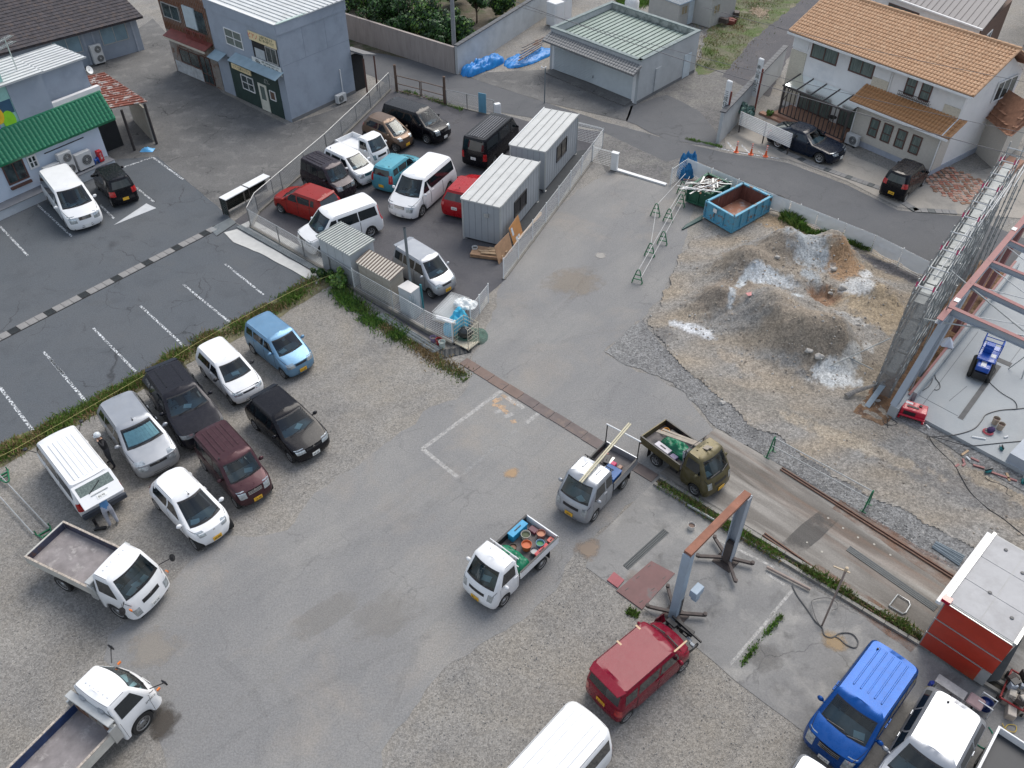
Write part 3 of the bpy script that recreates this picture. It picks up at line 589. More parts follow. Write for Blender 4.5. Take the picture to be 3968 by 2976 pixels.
build_car('hatchback','bright red hatchback partly hidden behind the near site office',(-2.37,40.78),a(67.2),P_red,Shell(3.8,1.695,1.53,2.37,hood=(.82,.3),cowl=(1.05,.98),ws=(.4,),belt=1.02,tail=(-1.8,-1.5),tb=.17,R_=.29),[(.7,-.1,-.1,.25),(-.17,-.95,-.9,-.17)],('r','78-74',False,.72),seams=(.75,-.14),tailv=(2.6,4.2,.4),group=F_,antenna=(-1.1,0,.15))
build_car('hatchback','brick red hatchback facing left beside the bike shelter',(-11.16,39.8),a(148.5),P_red2,Shell(3.87,1.68,1.55,2.5,hood=(.8,.3),cowl=(1.2,.95),ws=(.35,),belt=1.05,tail=(-1.85,-1.6),tb=.16,R_=.28,bow=.18,rcf=.42),[(.95,.7,.66,.7),(.62,-.1,-.1,.3),(-.18,-.98,-.95,-.18),(-1.05,-1.3,-1.25,-1.05)],None,seams=(.66,-.14,-1.0),handles=(0,-.85),tailv=(2.8,5.4,.4),spoiler=.05,group=F_)
build_car('minivan','boxy white minivan with dark windows, its nose hidden by the tallest shed',(-8.95,37.2),a(217.5),P_white,Shell(4.4,1.695,1.83,2.8,hood=(.9,.25),cowl=(1.45,1.05),ws=(.8,),belt=1.08,tail=(-2.1,-2.0),tb=.12,R_=.31,off=.05),[(1.15,.4,.4,.75),(.32,-.75,-.75,.32),(-.8,-1.85,-1.75,-.8)],('f','',False,.4),seams=(1.2,.36,-.8),grille=2,tailv=(3.0,5.9,.25),cat='minivan',group=F_)
build_car('kei_minivan','silver kei minivan with white roof and yellow plate, behind the three sheds',(-4.23,33.31),a(314.8),P_silver,kei(1.68,wb=2.36,hood=(.78,.22),cowl=(1.2,.98),ws=(.6,),tb=.14,bow=.16),[(.8,.1,.1,.5),(.02,-.75,-.75,.02),(-.83,-1.4,-1.35,-.83)],('f','23-85',True),seams=(.86,.06,-.79),handles=(.2,-.65),spoiler=.14,mirror_m=P_silver,group=F_,cat='car',roofm=P_white)
build_car('minivan','pearl white large minivan parked against the white restaurant wall',(-23.93,39.87),a(308.3),P_white,alp(),aw,('f','',False,.36),seams=(1.35,.5,-.75),handles=(.75,.3),grille=2,head=(2.1,3.3,1.7,.6),cat='minivan',group='cars outside the green roofed restaurant')
moc = lambda: kei(1.62,wb=2.4,hood=(.88,.2),cowl=(1.15,1.02),ws=(.65,),tb=.13,rcr=.25)
build_car('kei_hatchback','black kei hatchback with yellow plate beside the white minivan at the restaurant',(-22.32,41.82),a(128.6),P_black,moc(),kwin,('r','',True,.5),tailv=(2.6,4.4,.5),seams=(.76,-.04),group='cars outside the green roofed restaurant',antenna=(-1.3,-.4,.02))
build_car('kei_hatchback','black kei hatchback with yellow plate on the pale forecourt of the tiled house',(22.25,42.35),a(46.8),P_black,moc(),kwin,('r','60-85',True,.5),tailv=(3.4,5.2,.5),seams=(.76,-.04,-.82),ribs=4,group='cars at the tiled house')
build_car('sedan','dark navy sedan with white star wheels beside the sunroom of the tiled house',(17.95,47.1),a(315),P_navy,Shell(4.7,1.84,1.43,2.83,hood=(.8,.35),cowl=(.95,.92),ws=(.2,),belt=1.0,tail=(-2.15,-1.15),tb=.22,R_=.34,bow=.16,rcf=.45,rcr=.3),[(.45,-.4,-.4,.05),(-.47,-1.35,-1.0,-.47)],('f','',False),seams=(.5,-.43,-1.3),handles=(-.3,-1.1),rearwin=(5.1,5.9),group='cars at the tiled house',papers=0)
build_car('estate_car','black car parked in the shade behind the tiled house',(29.6,51.2),a(175),P_black,Shell(4.4,1.75,1.5,2.6,tail=(-2.1,-1.9),tb=.18),kwin,None,seams=(.5,),group='cars at the tiled house')
build_car('kei_wagon','wine red wagon under repair with its front bumper off and tape on the roof',(3.83,12.55),a(40),P_wine,kei(1.78,wb=2.46,hood=(.9,.22),cowl=(1.2,1.08),ws=(.78,),tb=.07,L=3.3),[(.9,.05,.05,.65),(-.03,-.85,-.85,-.03),(-.93,-1.42,-1.4,-.93)],('r','54-27',True,.68),seams=(.95,.01,-.89),handles=(.12,-.05),tailv=(2.2,3.9,.5),group=None,spoiler=.16,papers=0)
build_car('compact_minivan','cobalt blue tall wagon with five roof ribs and chrome grille on the concrete pad',(9.99,11.27),a(224.9),P_cobalt,Shell(3.75,1.62,1.74,2.45,hood=(.95,.22),cowl=(1.25,1.08),ws=(.72,),tb=.09,belt=1.08,tail=(-1.82,-1.7),R_=.28),[(.9,.1,.1,.6),(.02,-.85,-.85,.02),(-.93,-1.6,-1.55,-.93)],('f','67-47',False),ribs=5,seams=(.98,.06,-.89),handles=(.2,-.0),grille=2,head=(2.0,3.3,1.5,.5),antenna=(-1.35,-.45,.02))
build_car('estate_car','silver estate car with white roof glare to the right of the cobalt wagon',(11.28,9.72),a(227),P_silver,Shell(4.5,1.74,1.48,2.65,hood=(.8,.35),cowl=(1.0,.95),ws=(.25,),belt=1.0,tail=(-2.15,-1.9),tb=.2,R_=.31),[(.6,-.2,-.2,.15),(-.27,-1.05,-1.05,-.27),(-1.12,-1.9,-1.7,-1.12)],None,seams=(.65,-.23,-1.08),handles=(-.05,-.95),antenna=(-1.6,-.25,.18))
build_car('kei_van','silver tall kei car with ribbed roof cut off by the bottom edge',(7.2,8.1),a(228),P_silver,kei(1.72),kwin,None,ribs=4)
build_car('van','large white van with faint roof ribs cut off by the bottom edge',(.72,8.95),a(227),P_white,Shell(4.6,1.69,1.95,2.57,hood=(1.05,.12),cowl=(2.0,1.15),ws=(1.55,),belt=1.12,tail=(-2.27,-2.18),tb=.12,R_=.31,rcr=.28),[(1.7,.95,.95,1.45),(.88,-.55,-.55,.88),(-.62,-2.0,-1.95,-.62)],None,ribs=5,seams=(.9,-.58),cat='van')
# ---------------------------------------------------------------- buildings
def wall2(p,q,side=1):
 w_ = Wall(p,math.atan2(q[1]-p[1],q[0]-p[0]),side); w_.len = math.hypot(q[0]-p[0],q[1]-p[1]); return w_
B_glass = mat('window_pane',(.03,.045,.048),rough=.12,var=.5,scale=1.6,second=(.1,.13,.125),sscale=1.3,thr=(.5,.7),spec=.7)
B_curt = mat('curtained_pane',(.1,.13,.12),rough=.25,var=.35,scale=2,stretch=(0,12,12,.6),second=(.2,.25,.23),sscale=1.6,thr=(.45,.7),spec=.6)
B_bluepane = mat('frosted_pane',(.2,.3,.36),rough=.3,var=.2,scale=1)
B_alu = mat('aluminium',(.5,.51,.5),rough=.4,metal=.5,var=.12); B_brownf = mat('brown_frame',(.11,.055,.045),rough=.5,var=.15)
B_wht = mat('white_render',(.73,.725,.72),rough=.85,var=.06,scale=.8,bump=.15,bscale=25,second=(.55,.56,.58),sscale=.7,thr=(.5,.8))
B_trim = mat('white_trim',(.72,.73,.73),rough=.5,var=.06)
B_greyb = mat('blue_grey_render',(.3,.345,.41),rough=.85,var=.08,scale=.6,bump=.12,second=(.24,.28,.33),sscale=.9,thr=(.5,.75))
B_door = mat('dark_opening',(.015,.016,.018),rough=.8,var=.2)
def window(par,W_,s0,s1,z0,z1,fm=None,gm=None,mull=1,d=0,fr=.05,rail=0):
 fm = fm or B_alu; gm = gm or B_glass; mb = MB()
 for a0,a1,c0,c1 in ((s0,s1,z0,z0+fr),(s0,s1,z1-fr,z1),(s0,s0+fr,z0+fr,z1-fr),(s1-fr,s1,z0+fr,z1-fr)): W_.box(mb,a0,a1,c0,c1,d-.02,d+.05)
 for i in range(mull): c = s0+(s1-s0)*(i+1)/(mull+1); W_.box(mb,c-fr*.4,c+fr*.4,z0+fr,z1-fr,d-.02,d+.04)
 if rail: zc = z0+(z1-z0)*rail; W_.box(mb,s0+fr,s1-fr,zc-.02,zc+.02,d-.02,d+.045)
 w_ = mb.B('window',fm,par,w=1)
 for i in range(mull+1):
  a0 = s0+fr+(s1-s0-2*fr)*i/(mull+1); a1 = s0+fr+(s1-s0-2*fr)*(i+1)/(mull+1)
  p = MB(); W_.box(p,a0+.01,a1-.01,z0+fr,z1-fr,d-.01,d+.012+.006*i); q = p.B('pane',gm,None); q.data.transform(wpar(par)); q.parent = w_
 return w_
def wbox(par,W_,name,m,s0,s1,z0,z1,d0,d1,**k): mb = MB(); W_.box(mb,s0,s1,z0,z1,d0,d1); return mb.B(name,m,par,w=1,**k)
def tiles(par,o,u,v,nu,nv,tw,tl,m,quota,kind='S',name='roof_tile'):
 """tile courses from eave corner o along u,rising along v; first `quota` are parts,the rest one mesh"""
 u,v = Vector(u).normalized(),Vector(v).normalized(); n = u.cross(v)
 if n.z < 0: n = -n
 def tv():
  p = []
  for j,(l,lift) in enumerate(((-.02,.045),(tl*1.02,.012))):
   for i in range(6):
    t = i/5; x = (t-.5)*tw*1.0; hgt = (math.sin(t*math.pi*1.0)**1.0*.055 if t < .72 else .055*math.sin(.72*math.pi)*(1-(t-.72)/.28*1.2)) if kind == 'S' else (.012 if 0 < i < 5 else 0)
    p.append(Vector((x,l,lift+hgt)))
  return p
 P0 = tv(); F0 = [(i,i+1,7+i,6+i) for i in range(5)]; b = [Vector((p.x,p.y,0)) for p in P0[:6]]; base = len(P0)
 P = P0+b; F = F0+[(i+1,i,base+i,base+i+1) for i in range(5)]
 me = bpy.data.meshes.new(name); me.from_pydata([tuple(p) for p in P],[],F); me.materials.append(m)
 rot = Matrix(((u.x,v.x,n.x,0),(u.y,v.y,n.y,0),(u.z,v.z,n.z,0),(0,0,0,1))); inv = wpar(par); rest = MB(); c = 0
 for j in range(nv):
  for i in range(nu):
   q = Vector(o)+u*(tw*(i+.5))+v*(tl*j)+n*rnd.uniform(0,.006)
   M_ = T(*q) @ rot @ Matrix.Rotation(rnd.uniform(-.012,.012),4,'Z')
   if c < quota: link(name,me,par,inv @ M_)
   else: rest.add([M_ @ p for p in P],F)
   c += 1
 if rest.v: tag(rest.B(name,m,par,w=1),kind='stuff')
def ridge(par,a_,b_,m,r=.11,step=.42):
 a_,b_ = Vector(a_),Vector(b_); n = max(1,int((b_-a_).length/step)); d = (b_-a_)/n
 me = None
 for i in range(n):
  if me is None:
   mb = MB(); mb.tube([(0,0,0),(0,0,d.length*1.03)],[r,r*.88],8); q = mb.B('ridge_tile',m,None,smooth=40); me = q.data; bpy.data.objects.remove(q)
  link('ridge_tile',me,par,wpar(par) @ T(*(a_+d*i)) @ d.to_track_quat('Z','Y').to_matrix().to_4x4())
def ribbed(par,W_,name,m,mr,s0,s1,d0,d1,z0,z1,n,along='d',rw=.05,rh=.04,th=.06):
 """roof plane between d0 (height z0) and d1 (height z1) with n raised seams"""
 mb = MB(); P = lambda s,d: W_.p(s,z0+(z1-z0)*(d-d0)/(d1-d0),d)
 vs = [P(s0,d0),P(s1,d0),P(s1,d1),P(s0,d1)]; mb.add(vs+[p-Vector((0,0,th)) for p in vs],[(0,1,2,3),(7,6,5,4),(0,4,5,1),(1,5,6,2),(2,6,7,3),(3,7,4,0)])
 r = mb.B(name,m,par,w=1)
 me0 = None
 for i in range(n+1):
  t = (i+.0)/n
  if along == 'd': a_,b_ = P(s0+(s1-s0)*t,d0),P(s0+(s1-s0)*t,d1)
  else: a_,b_ = P(s0,d0+(d1-d0)*t),P(s1,d0+(d1-d0)*t)
  q = MB(); q.bar(a_+Vector((0,0,rh/2)),b_+Vector((0,0,rh/2)),rw,rh); q = q.B('roof_seam',mr,None); q.data.transform(wpar(par)); q.parent = r
 return r
def ac_unit(label,W_,s,z,d,w_=.8,h_=.6,fans=1,group='air conditioner outdoor units',dep=.3):
 p = W_.p(s,z,d); t = thing('outdoor_unit',label,'air conditioner',p,0,group)
 wbox(t,W_,'casing',mat('unit_casing',(.55,.56,.56),rough=.5,var=.08),s-w_/2,s+w_/2,z,z+h_,d-dep/2,d+dep/2,bevel=.015)
 for k in range(fans):
  c = W_.p(s-w_*.12,z+h_*(k+.5)/fans,d+dep/2+.004); M_ = W_.face(s-w_*.12,z+h_*(k+.5)/fans,d+dep/2+.003); r_ = min(w_*.32,h_/fans*.42)
  mb = MB(); mb.lathe([(r_,0),(r_,.012),(r_*.94,.012),(r_*.94,0)],18,M_);
  for i in range(1,4): mb.lathe([(r_*i/4,.008),(r_*i/4+.008,.012),(r_*i/4+.016,.008)],14,M_)
  mb.B('fan_grille',B_alu,t,w=1)
  mb = MB(); mb.lathe([(.001,.002),(r_*.95,.002)],18,M_); mb.B('fan_opening',mat('fan_shadow',(.05,.055,.06),rough=.7),t,w=1)
  mb = MB(); mb.lathe([(.001,.02),(r_*.2,.018),(r_*.22,0)],10,M_); mb.B('fan_hub',B_alu,t,w=1)
 for q in (-.3,.3): wbox(t,W_,'foot',X_blk,s+w_*q-.04,s+w_*q+.04,z-.08,z,d-dep*.5,d+dep*.5)
 return t
JP = True
# --- blue grey shop building
o = A2(295,1050); BF = Wall(o,R(138.7),-1); BR = Wall(o,R(53.5),1)
bl = thing('shop_building','flat fronted blue grey two storey shop with white ribbed roof and piano signs','building',(o.x,o.y,0))
corner = lambda W1,s: W1.p(s,0)
pA,pB,pD = BF.p(0,0),BF.p(7.53,0),BR.p(5.82,0); pC = pB+(pD-pA)
mb = MB(); mb.prism([pA,pD,pC,pB],0,6.0); mb.B('wall',B_greyb,bl,w=1)
wbox(bl,BF,'parapet',B_greyb,-.03,7.6,5.5,6.14,-.1,.05); wbox(bl,BR,'parapet',B_greyb,.0,5.87,5.5,6.12,-.1,.055)
wbox(bl,BF,'parapet_cap',B_trim,-.05,7.62,6.14,6.18,-.12,.08); wbox(bl,BR,'parapet_cap',mat('green_grey_trim',(.4,.5,.47),rough=.6),.09,5.9,6.12,6.17,-.12,.09)
B_ribw = mat('white_sheet_metal',(.62,.64,.64),rough=.45,var=.1,scale=1.2,second=(.5,.5,.47),sscale=1.5,thr=(.5,.8)); B_ribd = mat('sheet_rib',(.42,.44,.44),rough=.5)
ribbed(bl,BF,'roof',B_ribw,B_ribd,.1,7.5,-.14,-7.6,6.06,6.4,20,'s')
window(bl,BF,3.92,5.8,3.66,4.73,B_trim,B_curt,1,.0,rail=.5)
wbox(bl,BF,'balcony_opening',B_door,.22,2.85,3.55,4.6,-.02,.012)
wbox(bl,BF,'balcony_floor',B_greyb,.22,2.85,3.5,3.56,-.02,.06)
wbox(bl,BF,'balcony_wall_unit',mat('pale_panel',(.4,.44,.46),rough=.6),1.6,2.6,3.6,4.2,.0,.05)
window(bl,BF,.3,1.4,3.6,4.6,B_alu,B_glass,1,.02)
c1 = mat('cream_board',(.72,.6,.36),rough=.6,var=.06)
sg = wbox(bl,BF,'upper_sign',c1,.1,2.9,4.66,5.2,.05,.1)
wp = wpar(sg) if 0 else wpar(bl)
I_red = mat('red_ink',(.6,.04,.02),rough=.6); I_grn = mat('dark_green_ink',(.03,.07,.05),rough=.6)
def wtext(par,W_,s,size,m,q,z,d): return text(s,size,m,par,wpar(par if par.parent is None else par.parent) @ W_.face(q,z,d))
wtext(sg,BF,'ピアノ',.36,I_red,2.45,4.93,.105); wtext(sg,BF,'お譲り頂きます\n高く買い取ります',.19,I_grn,1.05,4.97,.105)
lg = wbox(bl,BF,'lower_sign',mat('white_board',(.66,.68,.66),rough=.6),.05,3.05,3.0,3.56,.06,.1)
mb = MB();
for q in ((2.45,3.36,.5,.07),(2.35,3.24,.62,.1),(2.7,3.12,.06,.16),(2.12,3.12,.06,.16),(2.5,3.46,.3,.05)): BF.box(mb,q[0]-q[2]/2,q[0]+q[2]/2,q[1]-q[3]/2,q[1]+q[3]/2,.101,.104)
mb.cur = 0; mb = mb.B('piano_picture',X_ink,None); mb.data.transform(wpar(bl)); mb.parent = lg
wtext(lg,BF,'調律・修理の事はお任せ下さい',.13,I_grn,1.1,3.45,.105); wtext(lg,BF,'調律・修理・塗装・運送',.14,X_ink,1.1,3.27,.105); wtext(lg,BF,'ピアノ運送・移動・保管',.12,X_ink,1.1,3.1,.105)
B_gr = mat('dark_green_boards',(.022,.045,.04),rough=.6,var=.2)
wbox(bl,BF,'shop_front',B_gr,.75,6.1,0.02,2.72,0,.05)
window(bl,BF,3.55,4.9,.95,1.95,B_trim,B_glass,1,.06,rail=.5)
dr = wbox(bl,BF,'shop_door',mat('cream_door',(.62,.62,.54),rough=.5),2.15,3.05,.05,1.85,.05,.09)
wbox(bl,BF,'door_glass',B_curt,2.35,2.85,.8,1.7,.088,.096); window(bl,BF,1.25,1.85,1.05,1.68,B_trim,mat('poster_brown',(.12,.07,.05),rough=.6,var=.5,scale=4),0,.06)
wbox(bl,BF,'name_board',c1,3.2,5.3,2.3,2.62,.3,.36)
wtext(bl,BF,'ピアノ工房ユニゾン',.2,I_grn,4.25,2.46,.37); wtext(bl,BF,'ピアノ\nユニゾン',.16,mat('white_ink',(.7,.72,.7),rough=.6),2.0,2.15,.06)
B_awn = mat('blue_sheet',(.26,.36,.42),rough=.5,var=.12,scale=2,second=(.34,.24,.17),sscale=3,thr=(.68,.75))
for s0,s1,z in ((6.2,7.5,2.6),(-.1,5.0,3.0)):
 mb = MB(); a_,b_,c_,d_ = BF.p(s0,z+.3,.02),BF.p(s1,z+.3,.02),BF.p(s1,z,.75),BF.p(s0,z,.75); up = Vector((0,0,.03)); mb.add([a_,b_,c_,d_,a_-up,b_-up,c_-up,d_-up],[(0,1,2,3),(7,6,5,4),(3,2,6,7),(0,3,7,4),(1,5,6,2)]); mb.B('awning',B_awn,bl,w=1)
for zc,s0,s1 in ((5.52,0,5.82),(3.6,.0,5.82)): wbox(bl,BR,'render_joint',mat('joint',(.2,.23,.28),rough=.8),s0+.05,s1,zc,zc+.02,.0,.004)
for sc_ in (2.0,3.9): wbox(bl,BR,'render_joint',MATS['joint'],sc_,sc_+.02,3.62,5.5,0,.004)
mb = MB(); mb.tube([BR.p(4.62,2.0,.05),BR.p(4.62,.5,.05),BR.p(4.3,.35,.2)],.04,6); mb.B('pipe_cover',B_trim,bl,w=1)
wbox(bl,BR,'plinth',mat('plinth_grey',(.16,.165,.17),rough=.8),0,5.8,.0,.22,0,.03)
ac_unit('white outdoor unit beside the side wall of the blue grey shop',BR,4.0,.1,.45,.8,.55)
lt = thing('lean_to','low dark lean-to with grey tiles on the lane side of the blue grey shop','shed',BR.p(5.9,0,.3))
mb = MB(); a_,b_,c_,d_ = BR.p(5.85,2.9,-1.2),BR.p(7.1,2.5,-1.2),BR.p(7.1,2.5,1.1),BR.p(5.85,2.9,1.1); mb.add([a_,b_,c_,d_]+[p-Vector((0,0,.1)) for p in (a_,b_,c_,d_)],[(0,1,2,3),(7,6,5,4),(0,4,5,1),(1,5,6,2),(2,6,7,3),(3,7,4,0)]); mb.B('roof',mat('grey_tile',(.17,.17,.175),rough=.7,var=.3,scale=6),lt,w=1)
for q,d in ((7.0,.95),(6.0,.95)): mb = MB(); mb.bar(BR.p(q,0,d),BR.p(q,2.5,d),.1); mb.B('post',B_brownf,lt,w=1)
wbox(lt,BR,'back_wall',B_door,5.9,7.0,0,2.5,-.2,-.1)
# --- rusty clad house to its left
o2 = BF.p(7.6,0); RW = Wall(o2,R(140.8),-1)
ru = thing('rusty_house','two storey house clad in rusty corrugated iron joined to the blue grey shop','house',(o2.x,o2.y,0))
M_rust = mat('rusty_iron',(.17,.075,.04),rough=.85,var=.35,scale=2.5,second=(.26,.25,.23),sscale=1.5,thr=(.48,.56),stretch=(0,3,3,.5)); M_rustp = mat('weathered_boards',(.24,.22,.2),rough=.9,var=.25,scale=4,second=(.15,.08,.05),sscale=2,thr=(.5,.6))
mb = MB(); q0,q1 = RW.p(0,0),RW.p(5.6,0); q3 = RW.p(0,0,-6); q2 = RW.p(5.6,0,-6); mb.prism([q0,q3,q2,q1],0,5.9); mb.B('wall',M_rustp,ru,w=1)
inv = wpar(ru); mb=MB(); mb.box(0,.11,0,.03,0,3.0); pm = mb.B('cladding_sheet',M_rust,None); pme = pm.data; bpy.data.objects.remove(pm)
for i in range(28):
 s_ = .05+i*.2; link('cladding_sheet',pme,ru,inv @ RW.M @ T(s_,.002+.006*(i % 2),3.0))
window(ru,RW,3.2,5.2,3.9,4.9,B_alu,B_glass,1,.05)
wbox(ru,RW,'shutter_box',mat('pale_blue_panel',(.42,.5,.54),rough=.6),1.3,2.6,3.8,5.2,.03,.12); wbox(ru,RW,'window',B_glass,.35,1.3,3.7,5.1,.03,.06)
mb = MB(); RW.box(mb,.25,2.6,3.72,3.77,.3,.34);
M_rr = mat('rust_red_paint',(.19,.045,.035),rough=.6,var=.2)
mb.B('balcony_rail',M_rr,ru,w=1)
for i in range(15): wbox(ru,RW,'baluster',M_rr,.3+i*.16,.33+i*.16,3.05,3.72,.3,.33)
mb = MB(); a_,b_,c_,d_ = RW.p(.0,3.2,.02),RW.p(4.8,3.2,.02),RW.p(4.8,2.92,.8),RW.p(.0,2.92,.8); up = Vector((0,0,.03)); mb.add([a_,b_,c_,d_,a_-up,b_-up,c_-up,d_-up],[(0,1,2,3),(7,6,5,4),(3,2,6,7)]); mb.B('awning',M_rr,ru,w=1)
wbox(ru,RW,'fascia',mat('old_cream',(.5,.47,.4),rough=.7),.1,4.8,2.7,2.9,.7,.76)
window(ru,RW,2.2,4.5,.95,1.95,B_brownf,B_glass,1,.03); window(ru,RW,.9,2.1,.1,2.0,B_brownf,B_glass,1,.03,rail=.35); wbox(ru,RW,'dado',mat('peeling_plaster',(.42,.44,.45),rough=.85,var=.3),2.2,5.4,.05,.85,.0,.03)
p,q = A1(-60,560),A1(1235,400)
SH = wall2(A1(1240,425),A1(700,580),-1); so = SH.o
sh_ = thing('shingled_house','long low house with dark shingle roof and frosted blue windows in the far corner','house',(so.x,so.y,0))
zs = 2.6
wbox(sh_,SH,'wall',B_greyb,-.0,14,0,zs,-6,0)
for s0,s1 in ((.9,2.9),(4.4,6.4)): window(sh_,SH,s0,s1,1.05,2.25,B_alu,B_bluepane,1)
for s_ in (.4,3.4,4.1): wbox(sh_,SH,'pilaster',mat('pale_blue_trim',(.36,.4,.46),rough=.7),s_,s_+.12,0,2.6,0,.06)
M_sh = mat('dark_shingle',(.055,.05,.056),rough=.9,var=.4,scale=3,second=(.1,.075,.065),sscale=2.5,thr=(.5,.7));
def pitched(par,W_,s0,s1,d0,d1,z0,z1,m,th=.1,name='roof'):
 mb = MB(); vs = [W_.p(s0,z0,d0),W_.p(s1,z0,d0),W_.p(s1,z1,d1),W_.p(s0,z1,d1)]; mb.add(vs+[p-Vector((0,0,th)) for p in vs],[(0,1,2,3),(7,6,5,4),(0,4,5,1),(1,5,6,2),(2,6,7,3),(3,7,4,0)]); return mb.B(name,m,par,w=1)
pitched(sh_,SH,-.3,14.3,.7,-4.5,zs-.1,zs+1.7,M_sh)
e = SH.p(-.3,zs-.07,.7); vv = SH.p(-.3,zs+1.73,-4.5)-e
tiles(sh_,SH.p(14.3,zs-.07,.7) if 0 else e,SH.u,vv,32,16,.45,vv.length/16,M_sh,0,'flat','shingle')
ac_unit('tall twin fan outdoor unit by the blue windowed wall of the shingled house',SH,3.7,.15,.45,.8,1.3,2)
# --- restaurant with green tiled roof
ro = A1(950,1400); RS = Wall(ro,R(-124.9),-1)
rs = thing('restaurant','white walled restaurant with bright green tiled skirt roof at the left edge','building',(ro.x,ro.y,0))
wbox(rs,RS,'wall',mat('bluish_white_render',(.56,.64,.74),rough=.85,var=.06,scale=.8,bump=.1),0,14,0,2.5,-6,0)
wbox(rs,RS,'upper_wall',B_wht,-1.05,14,2.5,3.95,-6,-.35); wbox(rs,RS,'parapet',B_wht,-1.1,1.95,3.95,4.3,-.6,-.33)
wbox(rs,RS,'tower',B_greyb,1.9,3.9,3.9,6.1,-2.6,-.3); wbox(rs,RS,'tower',B_greyb,-.9,1.9,3.9,5.8,-3.4,-.9)
wbox(rs,RS,'signboard',mat('mint_panel',(.3,.55,.5),rough=.6),3.9,9,3.9,7.0,-2.6,-.35)
wbox(rs,RS,'signboard_band',mat('deep_blue_panel',(.03,.09,.16),rough=.5),3.95,9,4.6,5.3,-.35,-.33)
mb = MB()
for i,(s_,z_,r_) in enumerate(((4.4,4.3,.5),(4.9,4.7,.45),(5.4,4.2,.6))): mb.cur = i; mb.lathe([(.001,.0),(r_,0),(r_,.03),(.001,.04)],20,RS.face(s_,z_,-.32+i*.004) @ Matrix.Scale(.7,4,(1,0,0)))
mb.B('sign_graphic',[mat('lime_print',(.25,.6,.02),rough=.5),mat('yellow_print',(.75,.45,.02),rough=.5),mat('violet_print',(.28,.12,.5),rough=.5)],rs,w=1)
ribbed(rs,RS,'roof',B_ribw,B_ribd,1.85,9,.0,-3.0,6.15,6.3,9,'s'); ribbed(rs,RS,'roof',B_ribw,B_ribd,-1.1,1.95,-.7,-3.6,5.85,5.95,9,'s')
M_grn = mat('green_glazed_tile',(.005,.17,.075),rough=.35,var=.25,scale=2.5,coat=.4)
pitched(rs,RS,-1.0,14,.4,-.3,2.58,3.93,M_grn); v_ = RS.p(-1,3.97,-.3)-RS.p(-1,2.62,.4)
tiles(rs,RS.p(-1.0,2.62,.4),RS.u,v_,37,7,.245,v_.length/7,M_grn,259); tiles(rs,RS.p(-1+37*.245,2.62,.4),RS.u,v_,20,7,.245,v_.length/7,M_grn,0)
ridge(rs,RS.p(-1,4.0,-.3),RS.p(8,4.0,-.3),M_grn,.07,.5)
window(rs,RS,4.75,5.95,1.2,2.35,B_brownf,B_glass,1,0,.08)
window(rs,RS,4.0,4.55,1.55,2.3,B_trim,B_glass,1,.02,.09,rail=.5)
wbox(rs,RS,'pipe',X_blk,1.05,3.5,2.06,2.1,0,.05); wbox(rs,RS,'planter',B_brownf,4.75,5.95,.95,1.08,0,.15)
for i,s_ in enumerate((.9,1.9)): wbox(rs,RS,'lamp',X_blk,s_+.4,s_+.7,2.38,2.5,.0,.2)
M_brk = mat('white_brick',(.5,.54,.58),rough=.8,var=.1)
pl = wbox(rs,RS,'planter_wall',M_brk,.1,12,0,.5,.05,.75)
mb = MB(); mb.box(-.105,.105,-.012,.012,-.03,.03); q = mb.B('brick',M_brk,None); bme = q.data; bpy.data.objects.remove(q)
for r_ in range(6):
 for i in range(26): link('brick',bme,rs,wpar(rs) @ RS.M @ T(.25+i*.235+(r_ % 2)*.11,.758,.05+r_*.08))
wbox(rs,RS,'ledge',mat('slate_ledge',(.16,.17,.19),rough=.7),.1,12,.5,.53,.0,.8)
G1 = 'outdoor units on the restaurant ledge'
ac_unit('outdoor unit half hidden behind the minivan at the restaurant',RS,3.62,.62,.42,.95,.95,1,G1); ac_unit('tall twin fan outdoor unit on the restaurant ledge',RS,2.72,.62,.42,.8,1.35,2,G1); ac_unit('wide single fan outdoor unit next to the red fire box',RS,1.7,.6,.42,.95,.95,1,G1)
fb = thing('fire_hydrant_box','narrow red fire extinguisher box against the white restaurant wall','extinguisher box',RS.p(.68,.6,.35)); wbox(fb,RS,'casing',mat('signal_red',(.5,.02,.03),rough=.4),.53,.84,.56,1.22,.25,.5,bevel=.02); wtext(fb,RS,'消\n火\n器',.13,mat('white_ink',(.7,.72,.7)),.68,.9,.51)
hr = thing('hose_reel','small blue hose reel next to the red fire box','hose reel',RS.p(1.02,.56,.4)); mb=MB(); mb.lathe([(.16,-.12),(.16,-.1),(.08,-.1),(.08,.1),(.16,.1),(.16,.12),(.001,.12)],14,T(*RS.p(1.02,.75,.4)) @ Rz(RS.a) @ Matrix.Rotation(math.pi/2,4,'Y')); mb.B('reel',mat('toy_blue',(.02,.1,.4),rough=.4),hr,w=1)
for s_ in (.88,1.16): wbox(hr,RS,'stand',mat('toy_blue',0),s_-.01,s_+.01,.55,.9,.3,.5)
an = thing('antenna_mast','television aerial on the white ribbed roof of the restaurant','antenna',RS.p(2.6,6.1,-1.2)); mb=MB(); mb.bar(RS.p(2.6,6.1,-1.2),RS.p(2.6,7.9,-1.2),.04); mb.B('mast',B_alu,an,w=1)
for zz,ln in ((7.8,1.4),(7.5,1.0)):
 mb = MB(); a_ = RS.p(2.1,zz,-1.5); b_ = RS.p(3.3,zz,-1.0); mb.bar(a_,b_,.025); d_ = (b_-a_).normalized(); pp = Vector((-d_.y,d_.x,0))
 for i in range(11): c_ = a_+(b_-a_)*(i/10); mb.bar(c_-pp*.2,c_+pp*.2,.014)
 mb.B('aerial',B_alu,an,w=1)
